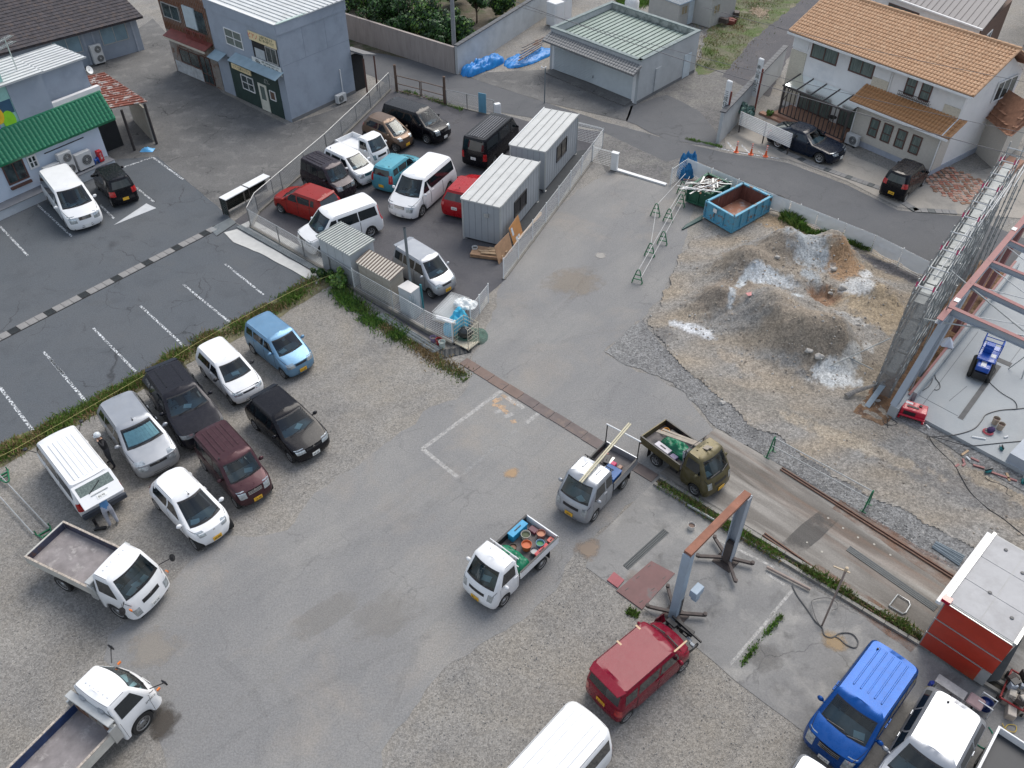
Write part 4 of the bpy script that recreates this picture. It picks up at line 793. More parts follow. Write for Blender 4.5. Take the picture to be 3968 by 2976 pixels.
ds = thing('satellite_dish','small white satellite dish on the restaurant side wall','dish',RS.p(-.9,5.1,-1)); mb=MB(); M_ = T(*RS.p(-1.1,5.1,-.8)) @ Rz(RS.a+R(200)) @ Matrix.Rotation(R(65),4,'X'); mb.lathe([(.001,-.06),(.12,-.045),(.22,0),(.225,.005),(.12,-.035),(.001,-.05)],18,M_); mb.B('reflector',B_trim,ds,w=1,smooth=50); mb=MB(); mb.bar(RS.p(-1.1,5.1,-.8),RS.p(-.85,5.05,-1.0),.04); mb.B('arm',B_alu,ds,w=1)
cp = thing('canopy','open canopy with rusty corrugated roof beside the restaurant','canopy',A1(1150,1290)); cw = wall2(A1(1345,1235),A1(1150,1290),1)
P_ = [A1(1265,870,2.65),A1(925,930,2.65),A1(740,660,2.9),A1(900,625,2.9)]; M_rc = mat('rusty_corrugated',(.19,.06,.04),rough=.85,var=.3,scale=2,second=(.42,.4,.38),sscale=2.2,thr=(.52,.6))
mb = MB(); mb.add(P_+[p-Vector((0,0,.04)) for p in P_],[(0,1,2,3),(7,6,5,4),(0,4,5,1),(1,5,6,2),(2,6,7,3),(3,7,4,0)]); rf = mb.B('roof',M_rc,cp,w=1)
for i in range(17):
 t = i/16; mb=MB(); mb.bar(P_[0].lerp(P_[3],t)+Vector((0,0,.02)),P_[1].lerp(P_[2],t)+Vector((0,0,.02)),.09,.04); q = mb.B('corrugation',M_rc,None); q.data.transform(wpar(cp)); q.parent = rf
for (u_,v_) in ((1345,1235),(1155,1290)): p = A1(u_,v_); mb=MB(); mb.bar(p,p+Vector((0,0,2.6)),.12); mb.B('post',mat('dark_timber',(.04,.035,.035),rough=.8),cp,w=1)
mb = MB(); p,q = A1(1300,1230),A1(1085,935); W_ = wall2(A1(1320,1215),A1(1150,1030),-1); W_.box(mb,0,W_.len,0,2.2,-.05,.05); mb.B('side_wall',mat('buff_wall',(.3,.28,.24),rough=.8),cp,w=1)
mb = MB(); W_ = wall2(A1(1150,1290),A1(955,1370),-1); W_.box(mb,0,W_.len,0,2.3,-1.2,-1.1); mb.B('back_panel',B_door,cp,w=1)
sheet('canopy_floor',[A1(950,1400),A1(1150,1290),A1(1340,1235),A1(1290,1180),A1(1050,1100),A1(900,1250)],.02,M_conc2)
bb = thing('plastic_bag','crumpled light blue plastic bag on the ground by the canopy post','bag',A1(1265,1290)); mb=MB(); mb.grid(lambda a_,b_: A1(1265,1290)+Vector((((a_-.5)*.8),(b_-.5)*.5,.02+.18*math.sin(math.pi*a_)*math.sin(math.pi*b_)*(1+.6*noise.noise(Vector((a_*6,b_*6,1)))))),10,8); mb.B('bag',mat('sky_blue_plastic',(.12,.42,.75),rough=.4,var=.15),bb,w=1,smooth=60)
# --- garage with parapet
go = A3(1030,895); GS = Wall(go,R(48.9),1); GF = Wall(go,R(132.5),-1); GF.n = -GS.u; GF.M = Matrix(((GF.u.x,GF.n.x,0,GF.o.x),(GF.u.y,GF.n.y,0,GF.o.y),(0,0,1,0),(0,0,0,1)))
GS.n = -GF.u; GS.M = Matrix(((GS.u.x,GS.n.x,0,GS.o.x),(GS.u.y,GS.n.y,0,GS.o.y),(0,0,1,0),(0,0,0,1)))
ga = thing('garage','low plaster garage with wide white shutter, tiled eave and green metal roof','garage',(go.x,go.y,0))
B_pl = mat('grey_plaster',(.43,.45,.46),rough=.85,var=.1,scale=.7,bump=.1,second=(.33,.345,.35),sscale=.8,thr=(.5,.8))
H_ = 2.9; gl,gw = 7.3,8.35
wbox(ga,GS,'side_wall',B_pl,0,gl,0,H_,-.22,0); wbox(ga,GS,'side_wall',B_pl,0,gl,0,H_,-gw,-gw+.22)
wbox(ga,GF,'front_wall',B_pl,.222,gw-.222,2.0,H_-.002,-.22,-.004); wbox(ga,GF,'back_wall',B_pl,.222,gw-.222,0,H_-.002,-gl+.002,-gl+.22)
for s0,s1 in ((.222,.5),(7.85,8.13)): wbox(ga,GF,'pier',B_trim,s0,s1,0,2.0,-.22,-.002)
B_cap = mat('mossy_cap',(.2,.24,.24),rough=.8,var=.3,scale=3)
for W_,s1 in ((GS,gl),(GF,gw)):
 wbox(ga,W_,'parapet_cap',B_cap,-.06,s1+.06,H_,H_+.07,-.26,.05)
wbox(ga,GS,'parapet_cap',B_cap,-.06,gl+.06,H_,H_+.066,-gw-.05,-gw+.25); wbox(ga,GF,'parapet_cap',B_cap,.1,gw-.1,H_,H_+.062,-gl-.05,-gl+.25)
wbox(ga,GF,'parapet_lining',mat('stained_plaster',(.36,.38,.36),rough=.9,var=.3,scale=1.5,second=(.14,.16,.15),sscale=1.2,thr=(.45,.6)),.23,gw-.23,2.4,H_-.01,-gl+.22,-gl+.235)
B_gm = mat('green_grey_sheet',(.25,.32,.28),rough=.55,var=.12,scale=1,second=(.32,.38,.35),sscale=1.2,thr=(.4,.7)); B_gr2 = mat('green_batten',(.1,.13,.12),rough=.7)
ribbed(ga,GF,'roof',B_gm,B_gr2,.25,gw-.25,-.3,-gl+.3,2.4,2.5,19,'d',.05,.05)
sd_ = wbox(ga,GF,'shutter',mat('white_shutter',(.55,.6,.62),rough=.45,var=.06),.5,7.85,.12,2.0,-.2,-.12)
mb = MB(); mb.box(-3.67,3.67,-.02,.03,-.035,.035); q = mb.B('slat',mat('white_shutter',0),None,bevel=.0); sme = q.data; bpy.data.objects.remove(q)
for i in range(16): link('slat',sme,ga,wpar(ga) @ GF.M @ T(4.175,-.1,.2+i*.112))
wbox(ga,GF,'shutter_handle',X_blk,4.1,4.14,.55,.72,-.09,-.04)
M_gt = mat('grey_roof_tile',(.2,.205,.21),rough=.6,var=.35,scale=4,coat=.1)
pitched(ga,GF,-.15,gw+.1,.9,.0,2.25,2.6,M_gt,.06); v_ = GF.p(0,2.64,0)-GF.p(0,2.29,.9); tiles(ga,GF.p(-.12,2.27,.9),GF.u,v_,36,4,.235,v_.length/4,M_gt,144)
wbox(ga,GS,'side_door',mat('pale_blue_door',(.5,.57,.62),rough=.5),5.6,6.5,.05,1.68,0,.04); wbox(ga,GS,'pilaster',B_pl,1.95,2.65,.27,1.83,0,.07)
wbox(ga,GS,'plinth',mat('plinth_grey',0),.0,gl,.0,.22,.0,.02); wbox(ga,GF,'threshold',M_conc2,.4,8.0,0,.1,-.2,.9)
def long_wall(label,p,q,h,th,m,cap=None,name='garden_wall',cat='wall',joints=0):
 W_ = wall2(p,q,1); t = thing(name,label,cat,(p[0],p[1],0)); wbox(t,W_,'masonry',m,0,W_.len,0,h,-th,0)
 if cap:
  n = max(1,int(W_.len/.5)); mb=MB(); mb.box(-.24,.24,-th-.08,.08,0,.07); c_ = mb.B('coping',cap,None); me = c_.data; bpy.data.objects.remove(c_)
  for i in range(n): link('coping',me,t,wpar(t) @ W_.M @ T((i+.5)*W_.len/n,0,h))
 for i in range(1,joints): wbox(t,W_,'joint',mat('joint_dark',(.12,.11,.1),rough=.9),W_.len*i/joints,W_.len*i/joints+.02,.05,h,.0,.004)
 return t,W_
long_wall('pinkish concrete garden wall with stained streaks beside the lane',A2(1700,628),A2(700,300),1.9,.2,mat('pink_concrete',(.34,.3,.28),rough=.9,var=.12,scale=1.2,second=(.2,.18,.17),sscale=2,thr=(.55,.75),stretch=(0,2.5,2.5,.4)),None,joints=6)
long_wall('grey plaster garden wall with dark tile coping behind the blue sheets',A2(1715,640),A3(560,-60),2.0,.2,B_pl,mat('dark_coping',(.07,.075,.085),rough=.6,var=.2))
# --- tiled roof house
ho = A4(1395,1512); HA = Wall(ho,R(127),-1)
hs = thing('tiled_house','cream and white two storey house with orange tiled roof and sunroom','house',(ho.x,ho.y,0))
M_side = mat('cream_siding',(.52,.49,.44),rough=.85,var=.1,scale=2.5,stretch=(0,3,3,9),bump=.35,bscale=9)
M_base = mat('blue_grey_base',(.34,.37,.43),rough=.8)
wbox(hs,HA,'annex_wall',M_side,0,5.68,.35,2.55,-1.0,0); wbox(hs,HA,'foundation',M_base,.0,5.66,0,.35,-7.0,-.02)
dM = -.95
wbox(hs,HA,'wall',B_wht,.05,11.75,.0,4.62,-7.02,dM)
M_stone = mat('stone_cladding',(.56,.52,.43),rough=.85,var=.2,scale=3,stretch=(0,3,3,10),bump=.5,bscale=10)
for s0,s1,z0,z1 in ((10.6,11.78,.4,3.72),(4.66,5.75,2.6,3.85),(.02,1.0,2.6,3.8)): wbox(hs,HA,'stone_panel',M_stone,s0,s1,z0,z1,dM,dM+.05)
for s0,s1 in ((10.6,11.78),(4.66,5.75),(.02,1.0)): wbox(hs,HA,'render_panel',B_trim,s0,s1,3.86,4.6,dM,dM+.04)
window(hs,HA,8.38,10.35,3.63,4.6,B_brownf,B_curt,1,dM,.07); window(hs,HA,5.8,7.5,3.65,4.6,B_brownf,B_curt,1,dM,.07)
for s_ in (1.98,2.95): window(hs,HA,s_,s_+.66,3.52,4.58,B_brownf,B_curt,0,dM,.06,rail=.5)
for s_ in (3.91,3.0,2.06,1.09): window(hs,HA,s_,s_+.63,.87,1.98,B_brownf,B_curt,0,0,.06,rail=.45)
for s0,s1,z0 in ((5.7,10.6,.4),):
 window(hs,HA,7.9,10.4,.3,2.05,B_brownf,B_curt,2,dM,.06); window(hs,HA,5.8,7.3,.3,2.05,B_brownf,B_curt,1,dM,.06)
M_ot = mat('orange_roof_tile',(.49,.29,.165),rough=.7,var=.22,scale=5,second=(.6,.4,.25),sscale=3.5,thr=(.45,.7)); M_ot2 = mat('annex_roof_tile',(.42,.22,.1),rough=.6,var=.25,scale=5)
zE,dE,zR,dR,sL,sR_ = 4.87,dM+.5,6.6,-4.0,11.95,-.55
M_under = mat('roof_underlay',(.2,.1,.06),rough=.9)
pitched(hs,HA,sR_,sL,dE,dR,zE-.03,zR-.03,M_under,.12); pitched(hs,HA,sR_,sL,dR,-7.6,zR-.03,zE-.05,M_under,.12)
e0,e1 = HA.p(sR_,zE,dE),HA.p(sR_,zR,dR); v_ = e1-e0
pitched(hs,HA,-.5,6.05,.42,-.92,2.62,3.25,M_under,.08,'annex_roof'); w_ = HA.p(-.5,3.3,-.92)-HA.p(-.5,2.66,.42)
tiles(hs,HA.p(-.5,2.64,.42),HA.u,w_,32,5,.205,w_.length/5,M_ot2,160)
tiles(hs,e0,HA.u,v_,61,15,(sL-sR_)/61,v_.length/15,M_ot,140); v2 = HA.p(sR_,zR,dR)-HA.p(sR_,zE,-7.6); tiles(hs,HA.p(sR_,zE-.02,-7.6),HA.u,v2,61,14,(sL-sR_)/61,v2.length/14,M_ot,0)
ridge(hs,HA.p(sR_-.05,zR+.05,dR),HA.p(sL,zR+.05,dR),M_ot,.12,.4); ridge(hs,HA.p(-.5,2.72,.4),HA.p(-.5,3.32,-.9),M_ot2,.09)
for s_ in (sR_,sL): ridge(hs,HA.p(s_,zE+.04,dE),HA.p(s_,zR+.04,dR),M_ot,.08)
for s_ in (.06,11.74):
 mb = MB(); a_,b_,c_ = HA.p(s_,4.6,dM-.01),HA.p(s_,6.45,dR),HA.p(s_,4.6,-6.95); k = HA.u*.1*(1 if s_ < 1 else -1); mb.add([a_,b_,c_,a_+k,b_+k,c_+k],[(0,1,2),(5,4,3),(0,3,4,1),(1,4,5,2)]); mb.B('gable',B_wht,hs,w=1)
for s0,s1,z,d in ((-.6,12.0,4.78,dE+.06),(-.5,6.1,2.56,.5)): mb = MB(); mb.bar(HA.p(s0,z,d),HA.p(s1,z,d),.12,.11); mb.B('gutter',B_trim,hs,w=1)
for pts in (((-.3,4.75,dE),(-.05,4.5,dM+.06),(-.05,3.3,dM+.06),(-.1,2.7,.45)),((.06,2.55,.45),(.06,2.4,.05),(.06,.1,.05)),((5.6,2.55,.45),(5.62,2.4,.05),(5.62,.1,.05)),((4.55,4.7,dE),(4.55,4.5,dM+.06),(4.55,3.3,dM+.06))):
 mb = MB(); mb.tube([HA.p(a_,b_,c_) for a_,b_,c_ in pts],.04,6); mb.B('downpipe',B_trim,hs,w=1)
HSd = Wall(HA.p(0,0,-.95),R(37),1)
window(hs,HSd,3.4,5.6,3.3,4.5,B_trim,B_glass,2,.0,.07)
I_iron = mat('black_iron',(.02,.018,.018),rough=.5)
mb = MB(); mb.bar(HA.p(1.75,3.72,dM+.3),HA.p(3.8,3.72,dM+.3),.03); mb.bar(HA.p(1.75,3.5,dM+.3),HA.p(3.8,3.5,dM+.3),.03); pr = mb.B('window_rail',I_iron,hs,w=1)
for i in range(19): mb = MB(); p = 1.78+i*.111; mb.bar(HA.p(p,3.5,dM+.3),HA.p(p,3.74,dM+.32),.016); mb.bar(HA.p(p,3.5,dM+.3),HA.p(p,3.48,dM+.02),.016); q = mb.B('rail_bar',I_iron,None); q.data.transform(wpar(hs)); q.parent = pr
su = thing('sunroom','brown framed terrace enclosure with clear roof panels on the front of the tiled house','sunroom',HA.p(8,0,.6))
M_cl = glass_mat('clear_roof_panel',(.62,.66,.62),.15)
for i in range(5):
 s0 = 5.6+i*1.02; mb=MB(); a_,b_,c_,d_ = HA.p(s0+.03,2.08,.66),HA.p(s0+.99,2.08,.66),HA.p(s0+.99,2.42,-.9),HA.p(s0+.03,2.42,-.9); up = Vector((0,0,.015)); mb.add([a_,b_,c_,d_,a_-up,b_-up,c_-up,d_-up],[(0,1,2,3),(7,6,5,4)]); mb.B('roof_panel',M_cl,su,w=1)
M_fb = mat('bronze_frame',(.06,.052,.05),rough=.5)
for i in range(6): s0 = 5.6+i*1.02; mb=MB(); mb.bar(HA.p(s0,2.1,.66),HA.p(s0,2.44,-.9),.05); mb.B('rafter',M_fb,su,w=1)
mb = MB(); mb.bar(HA.p(5.55,2.06,.68),HA.p(10.75,2.06,.68),.1,.1); mb.B('front_beam',M_fb,su,w=1)
for i in range(17): s0 = 5.7+i*.305; mb=MB(); mb.bar(HA.p(s0,.25,.66),HA.p(s0,2.03,.66),.13 if i in (0,16) else .05); mb.B('post',M_fb,su,w=1)
mb = MB(); mb.bar(HA.p(5.65,.3,.7),HA.p(10.6,.3,.7),.06); mb.bar(HA.p(10.68,0.9,.6),HA.p(10.68,2.0,-.8),.04); mb.B('bottom_rail',M_fb,su,w=1)
wbox(hs,HA,'terrace',mat('terracotta_paving',(.36,.2,.14),rough=.8,var=.15,scale=4),5.72,10.9,.0,.28,dM,1.0); wbox(hs,HA,'terrace_step',mat('terracotta_paving',0),8.6,11.6,0,.14,1.0,1.4)
chx = thing('garden_table','small iron table and chair on the terrace behind the navy sedan','table',HA.p(7.2,.28,-.1)); mb=MB(); mb.lathe([(.001,.7),(.3,.7),(.3,.72),(.001,.72)],14,T(*HA.p(7.2,.28,-.1))); mb.B('tabletop',I_iron,chx,w=1)
for i in range(3): mb = MB(); c_ = HA.p(7.2,.28,-.1); mb.bar(c_+Vector((.25*math.cos(i*2.1),.25*math.sin(i*2.1),0)),c_+Vector((0,0,.7)),.025); mb.B('leg',I_iron,chx,w=1)
ac_unit('beige outdoor unit at the foot of the cream annex wall',HA,5.15,.1,.35,.85,.65)
PW_ = [A4(1800,932,2.3),A4(2085,1168,2.3),A4(2330,960,2.3),A4(2120,800,2.3)]
eo = A4(1470,1490); ew = thing('entrance_wing','small cream entrance wing with brown tiled hip roof right of the tiled house','porch',(PW_[1].x,PW_[1].y,0))
cen = sum(PW_,Vector())/4; inn = [cen+(p-cen)*.86 for p in PW_]; mb=MB(); mb.prism([(p.x,p.y) for p in inn],0,2.3); mb.B('wall',M_side,ew,w=1)
M_bt = mat('brown_roof_tile',(.3,.15,.09),rough=.75,var=.3,scale=4); rA,rB = A4(2030,735,3.7),A4(2260,880,3.7)
mb = MB(); mb.add([*PW_,rA,rB],[(0,1,4),(1,2,5),(1,5,4),(2,3,5),(3,4,5),(3,0,4)]); mb.B('roof',M_bt,ew,w=1)
for a_,b_,c_ in ((PW_[0],PW_[1],rA),(PW_[1],PW_[2],rB)):
 u_ = (b_-a_); L_ = u_.length; u_.normalize(); m_ = (a_+b_)/2; vv = (c_-a_)-u_*((c_-a_).dot(u_)); n_ = int(vv.length/.3)
 for j in range(n_):
  t = j/n_; p0 = a_.lerp(c_,t); p1 = b_.lerp(c_ if c_ is rA else rB,t); k = max(1,int((p1-p0).length/.32));
  mb = MB()
  for i in range(k): mb.bar(p0.lerp(p1,i/k)+Vector((0,0,.03)),p0.lerp(p1,(i+.94)/k)+Vector((0,0,.05)),.26,.02)
  tag(mb.B('roof_tile',M_bt,ew,w=1),kind='stuff')
wbox(ew,Wall(PW_[1]*1,math.atan2(PW_[2].y-PW_[1].y,PW_[2].x-PW_[1].x),1),'porch_step',mat('terracotta_paving',0),-.2,2.2,0,.3,.0,.9)
bo = A4(1860,255,5.0); BW = Wall(bo,math.atan2(A4(1150,0,5).y-bo.y,A4(1150,0,5).x-bo.x),-1); B2 = Wall(bo,math.atan2(A4(2140,-10,5).y-bo.y,A4(2140,-10,5).x-bo.x),1)
bh = thing('seam_roof_house','brown walled house with dark grey standing seam roof behind the orange tiled house','house',(bo.x,bo.y,0))
lw,ld = 9,7; a_,b_,d_ = BW.p(.3,0,-.4),BW.p(lw,0,-.4),BW.p(.3,0,-.4)+B2.u*ld; mb=MB(); mb.prism([a_,d_,d_+(b_-a_),b_],0,4.9); mb.B('wall',mat('brown_siding',(.12,.07,.05),rough=.8,var=.2,scale=2,stretch=(0,1,1,8)),bh,w=1)
wbox(bh,BW,'front_wall',B_wht,.4,lw,0,4.85,-.45,-.36); window(bh,BW,5,7.6,3.4,4.5,B_brownf,B_glass,3,-.36)
M_seam = mat('dark_seam_roof',(.11,.105,.115),rough=.5,var=.1,scale=1); mb=MB(); q = [BW.p(0,5,0),BW.p(lw,5,0),BW.p(lw,6.2,0)+B2.u*ld,BW.p(0,6.2,0)+B2.u*ld]; mb.add(q+[p-Vector((0,0,.1)) for p in q],[(0,1,2,3),(7,6,5,4),(0,4,5,1),(1,5,6,2),(3,7,4,0)]); rf = mb.B('roof',M_seam,bh,w=1)
for i in range(21): mb = MB(); mb.bar(q[0].lerp(q[1],i/20)+Vector((0,0,.02)),q[3].lerp(q[2],i/20)+Vector((0,0,.02)),.035,.05); z = mb.B('roof_seam',mat('seam_edge',(.05,.048,.055),rough=.5),None); z.data.transform(wpar(bh)); z.parent = rf
mb = MB(); mb.bar(q[0]+BW.n*.06,q[1]+BW.n*.06,.12,.1); mb.B('gutter',B_trim,bh,w=1)
B2b = Wall(BW.p(.3,0,-.4),B2.a,1)
for s_ in (.5,2.3): window(bh,B2b,s_,s_+1.3,2.6,3.9,B_trim,B_glass,1,.0,.08)
db = thing('dark_building','near black building filling the top right corner','building',A4(2140,500)); p = A4(2090,640); W_ = Wall(A4(2130,560,0),B2.a,1); wbox(db,W_,'wall',mat('slate_wall',(.03,.034,.045),rough=.7,var=.2),4.5,14,0,5.5,-.5,6); wbox(db,W_,'roof',mat('slate_wall',0),4.4,14.1,5.5,5.6,-.6,6.1)
wbox(db,W_,'roof_edge',mat('grey_roof',0),4.4,14.1,5.6,5.66,-.62,-.5)
# ---------------------------------------------------------------- fences,site offices,sheds,skips
X1,X2,X3,X4,X5,X6,X7,X8 = K(1150,800,2.7657),K(1650,1100,2.72),K(2550,550,2.38),K(1750,500,1.903),K(3250,1150,1.7312),K(3400,800,1.903),K(3300,2500,1.901),K(0,1600,2.765)
M_galv = mat('galvanised_steel',(.42,.43,.43),rough=.45,metal=.6,var=.15); M_wmesh = mat('white_coated_wire',(.72,.74,.74),rough=.5,var=.05)
M_kerb = mat('fence_kerb',(.2,.19,.17),rough=.9,var=.2,scale=3)
def post(par,p,h,m,r=.03,name='post',cap=True): mb = MB(); mb.tube([p,Vector(p)+Vector((0,0,h))],r,7); return mb.B(name,m,par,w=1,smooth=50)
def mesh_fence(label,pts,h,m=M_wmesh,sp=.11,step=1.9,kerb=0,z0=.05,name='mesh_fence',group=None):
 t = thing(name,label,'fence',tuple(pts[0])[:2]+(0,),0,group)
 for a_,b_ in zip(pts[:-1],pts[1:]):
  a_,b_ = Vector((a_[0],a_[1],kerb)),Vector((b_[0],b_[1],kerb)); L_ = (b_-a_).length; n = max(1,round(L_/step)); d = (b_-a_).normalized(); up = Vector((0,0,1)); inv = wpar(t)
  for i in range(n+1): post(t,a_+(b_-a_)*(i/n),h+.06,m,.028)
  pm = MB(); l = L_/n
  for k in range(int((h-z0)/sp)+1): z = z0+k*sp; pm.bar((0,0,z),(l,0,z),.008)
  for k in range(int(l/.1)+1): pm.bar((k*.1,.012,z0),(k*.1,.012,h),.005)
  for k in range(2): pm.bar((0,.03*k-.0,h-.01-.05*k),(l,.03*k,h-.01-.05*k),.014)
  q = pm.B('mesh_panel',m,None); me = q.data; bpy.data.objects.remove(q)
  for i in range(n): tag(link('mesh_panel',me,t,inv @ T(*(a_+(b_-a_)*(i/n))) @ Rz(math.atan2(d.y,d.x))),kind='stuff')
  if kerb: mb = MB(); mb.box(0,L_,-.09,.09,0,kerb,T(a_.x,a_.y,0) @ Rz(math.atan2(d.y,d.x))); mb.B('kerb',M_kerb,t,w=1)
 return t
def chain_fence(label,pts,h,step=2.0,kerb=.12,group=None,m=M_galv,rail=True):
 t = thing('chain_link_fence',label,'fence',tuple(pts[0])[:2]+(0,),0,group); inv = wpar(t)
 for a_,b_ in zip(pts[:-1],pts[1:]):
  a_,b_ = Vector((a_[0],a_[1],kerb)),Vector((b_[0],b_[1],kerb)); L_ = (b_-a_).length; n = max(1,round(L_/step)); d = (b_-a_).normalized(); l = L_/n
  for i in range(n+1): post(t,a_+(b_-a_)*(i/n),h,m,.028)
  pm = MB(); c = .11; k = 0; x = -h
  while x < l:
   x0,x1 = max(0,x),min(l,x+h)
   if x1 > x0: pm.bar((x0,0,x0-x),(x1,0,x1-x),.009); pm.bar((x0,.01,h-(x0-x)),(x1,.01,h-(x1-x)),.009)
   x += c
  q = pm.B('chain_link_panel',m,None); me = q.data; bpy.data.objects.remove(q); M0 = Rz(math.atan2(d.y,d.x))
  for i in range(n): tag(link('chain_link_panel',me,t,inv @ T(*(a_+(b_-a_)*(i/n))) @ M0),kind='stuff')
  if rail: mb = MB(); mb.tube([a_+Vector((0,0,h)),b_+Vector((0,0,h))],.024,6); mb.B('top_rail',m,t,w=1,smooth=50)
  mb = MB(); mb.box(0,L_,-.09,.09,0,kerb,T(a_.x,a_.y,0) @ M0); mb.B('kerb',M_kerb,t,w=1)
 return t
pS = [(-13.95,38.3),(-12.07,36.68),(-10.51,35.31),(-8.94,33.9),(-7.62,32.63)]
chain_fence('chain link fence between the drain and the fenced yard, running down to the tall shed',pS,1.0,3)
pW = [(-13.95,38.3),(-13.9,39.8),(-11.3,46.9),(-9.4,53.0),(-8.47,56.2)]
chain_fence('chain link fence along the back of the parked cars up to the lane',pW,1.1,2.2)
mesh_fence('white mesh fence in front of the three sheds',[(-7.6,32.6),(-5.54,30.83),(-3.94,29.44),(-2.64,28.43)],1.05,kerb=.2)
mesh_fence('short white mesh fence behind the roll cages',[(-1.9,29.9),(-1.12,31.64)],1.05,step=1)
mesh_fence('long white mesh fence beside the two site offices',[(-.42,33.5),(4.8,45.75)],1.15,kerb=.06)
mesh_fence('white mesh fence by the lane at the top of the site offices',[(4.8,45.75),(5.6,47.7),(3.2,49.1)],1.2)
mesh_fence('short white folding gate beside the white cabinet',[(4.82,45.7),(6.15,44.9)],1.0,step=1.4)
gt = thing('gate_cabinet','white steel gate housing box at the site entrance','cabinet',A3(835,1465)); p = A3(838,1462); mb=MB(); mb.box(-.2,.2,-.12,.12,.05,1.1,T(*p) @ Rz(R(-30))); mb.B('casing',B_trim,gt,w=1,bevel=.02); mb=MB(); mb.box(-.22,.22,-.14,.14,1.1,1.16,T(*p) @ Rz(R(-30))); mb.B('lid',B_trim,gt,w=1)
q0,q1 = A3(860,1460),A3(1285,1590); ws = wall2(q0,q1); tr = thing('gate_rail','flat white gate track lying across the site entrance','gate rail',q0); wbox(tr,ws,'rail',B_trim,0,ws.len,0.01,.1,-.12,.12)
og = thing('old_gate','rusty framed wire gate between two tall timber posts at the lane','gate',(-8,56,0))
for p,hh in (((-7.98,55.98),1.86),((-4.5,53.87),1.9)): mb = MB(); mb.bar((*p,0),(*p,hh),.16); mb.B('gate_post',mat('weathered_post',(.12,.08,.06),rough=.9,var=.4,scale=3),og,w=1)
M_og = mat('rusty_frame',(.13,.09,.07),rough=.8,var=.3)
for (a_,b_) in (((-7.9,55.9),(-6.25,54.95)),((-6.15,54.9),(-4.6,53.95))):
 mb = MB();
 for z in (.1,.6,1.15): mb.bar((*a_,z),(*b_,z),.045)
 for p in (a_,b_): mb.bar((*p,.1),(*p,1.15),.06)
 mb.B('gate_leaf',M_og,og,w=1)
chain_fence('low chain link fence from the rusty gate to the white cabinet at the lane',[(-4.4,53.8),(-2.99,53.1),(-1.21,52.1)],1.0,2,.05)
sp_ = thing('blue_panel','narrow blue steel panel leaning on the low chain link fence','panel',(-2.0,52.6,0)); mb=MB(); mb.box(-.28,.28,-.02,.02,.05,1.35,T(-1.95,52.5,0) @ Rz(R(-28))); mb.B('panel',mat('teal_blue_paint',(.12,.3,.42),rough=.6),sp_,w=1)
wc = thing('white_cabinet','slim white steel cabinet at the end of the low chain link fence','cabinet',(-.95,51.4,0)); mb=MB(); mb.box(-.2,.2,-.15,.15,0,1.15,T(-.95,51.4,0) @ Rz(R(25))); mb.B('casing',B_trim,wc,w=1,bevel=.02); mb=MB(); mb.box(-.17,.17,-.17,-.15,.1,1.05,T(-.95,51.4,0) @ Rz(R(25))); mb.B('door',B_wht,wc,w=1)
M_off = mat('grey_steel_cladding',(.33,.355,.38),rough=.5,var=.07,scale=.8,second=(.28,.3,.32),sscale=.8,thr=(.5,.8)); M_groove = mat('cladding_groove',(.16,.17,.18),rough=.6)
M_roofc = mat('pale_roof_sheet',(.5,.51,.5),rough=.5,var=.08,scale=1.2,second=(.4,.41,.4),sscale=1.5,thr=(.5,.8))
def office(label,o,ang,Lg,Wd,H,win):
 W_ = Wall(o,ang,1); E_ = Wall(o,ang+math.pi/2,-1); t = thing('site_office',label,'portable cabin',(o[0],o[1],0),0,'portable site offices')
 mb = MB(); W_.box(mb,0,Lg,.12,H,-Wd,0); mb.B('wall',M_off,t,w=1)
 n = round(Lg/.36); k = round(Wd/.36)
 for i in range(1,n): wbox(t,W_,'panel_joint',M_groove,Lg*i/n-.008,Lg*i/n+.008,.2,H-.06,0,.006)
 for i in range(1,k): wbox(t,E_,'panel_joint',M_groove,Wd*i/k-.008,Wd*i/k+.008,.2,H-.06,0,.006)
 for s_,d_ in ((0,0),(Lg,0),(0,-Wd),(Lg,-Wd)): mb = MB(); mb.bar(W_.p(s_,0,d_),W_.p(s_,H+.05,d_),.09); mb.B('corner_post',mat('grey_frame',(.42,.43,.42),rough=.5),t,w=1)
 mb = MB(); W_.box(mb,-.06,Lg+.06,H,H+.07,-Wd-.06,.06); rf = mb.B('roof',M_roofc,t,w=1)
 for i in range(1,5): mb = MB(); d_ = -Wd*i/5; mb.bar(W_.p(-.05,H+.09,d_),W_.p(Lg+.05,H+.09,d_),.035,.045); q = mb.B('roof_seam',mat('seam_grey',(.33,.34,.34),rough=.5),None); q.data.transform(wpar(t)); q.parent = rf
 for d_ in (-Wd-.05,.05): mb = MB(); mb.bar(W_.p(-.06,H+.08,d_),W_.p(Lg+.06,H+.08,d_),.05,.1); mb.B('roof_edge',B_trim if d_ < 0 else mat('grey_frame',0),t,w=1)
 for d_ in (-Wd*.96,-.04):
  for s_ in (.1,Lg-.1): mb = MB(); c_ = W_.p(s_,0,d_); mb.lathe([(.12,0),(.12,.03),(.03,.05),(.03,.12)],8,T(*c_)); mb.B('jack_foot',M_galv,t,w=1)
 window(t,W_,*win,mat('dark_frame',(.03,.03,.032),rough=.5),mat('black_glass',(.01,.012,.014),rough=.08,spec=.8),1,0,.05)
 wbox(t,E_,'vent_hood',B_alu,Wd*.3,Wd*.3+.22,1.65,1.85,0,.12)
office('nearer grey site office with ribbed roof and posters beside it',(-.59,36.4),R(66.3),5.1,2.12,2.3,(1.73,3.35,.78,1.7))
office('farther grey site office with ribbed roof next to the lane fence',(1.85,42.1),R(66.3),5.1,2.12,2.42,(1.7,3.3,1.0,1.95))
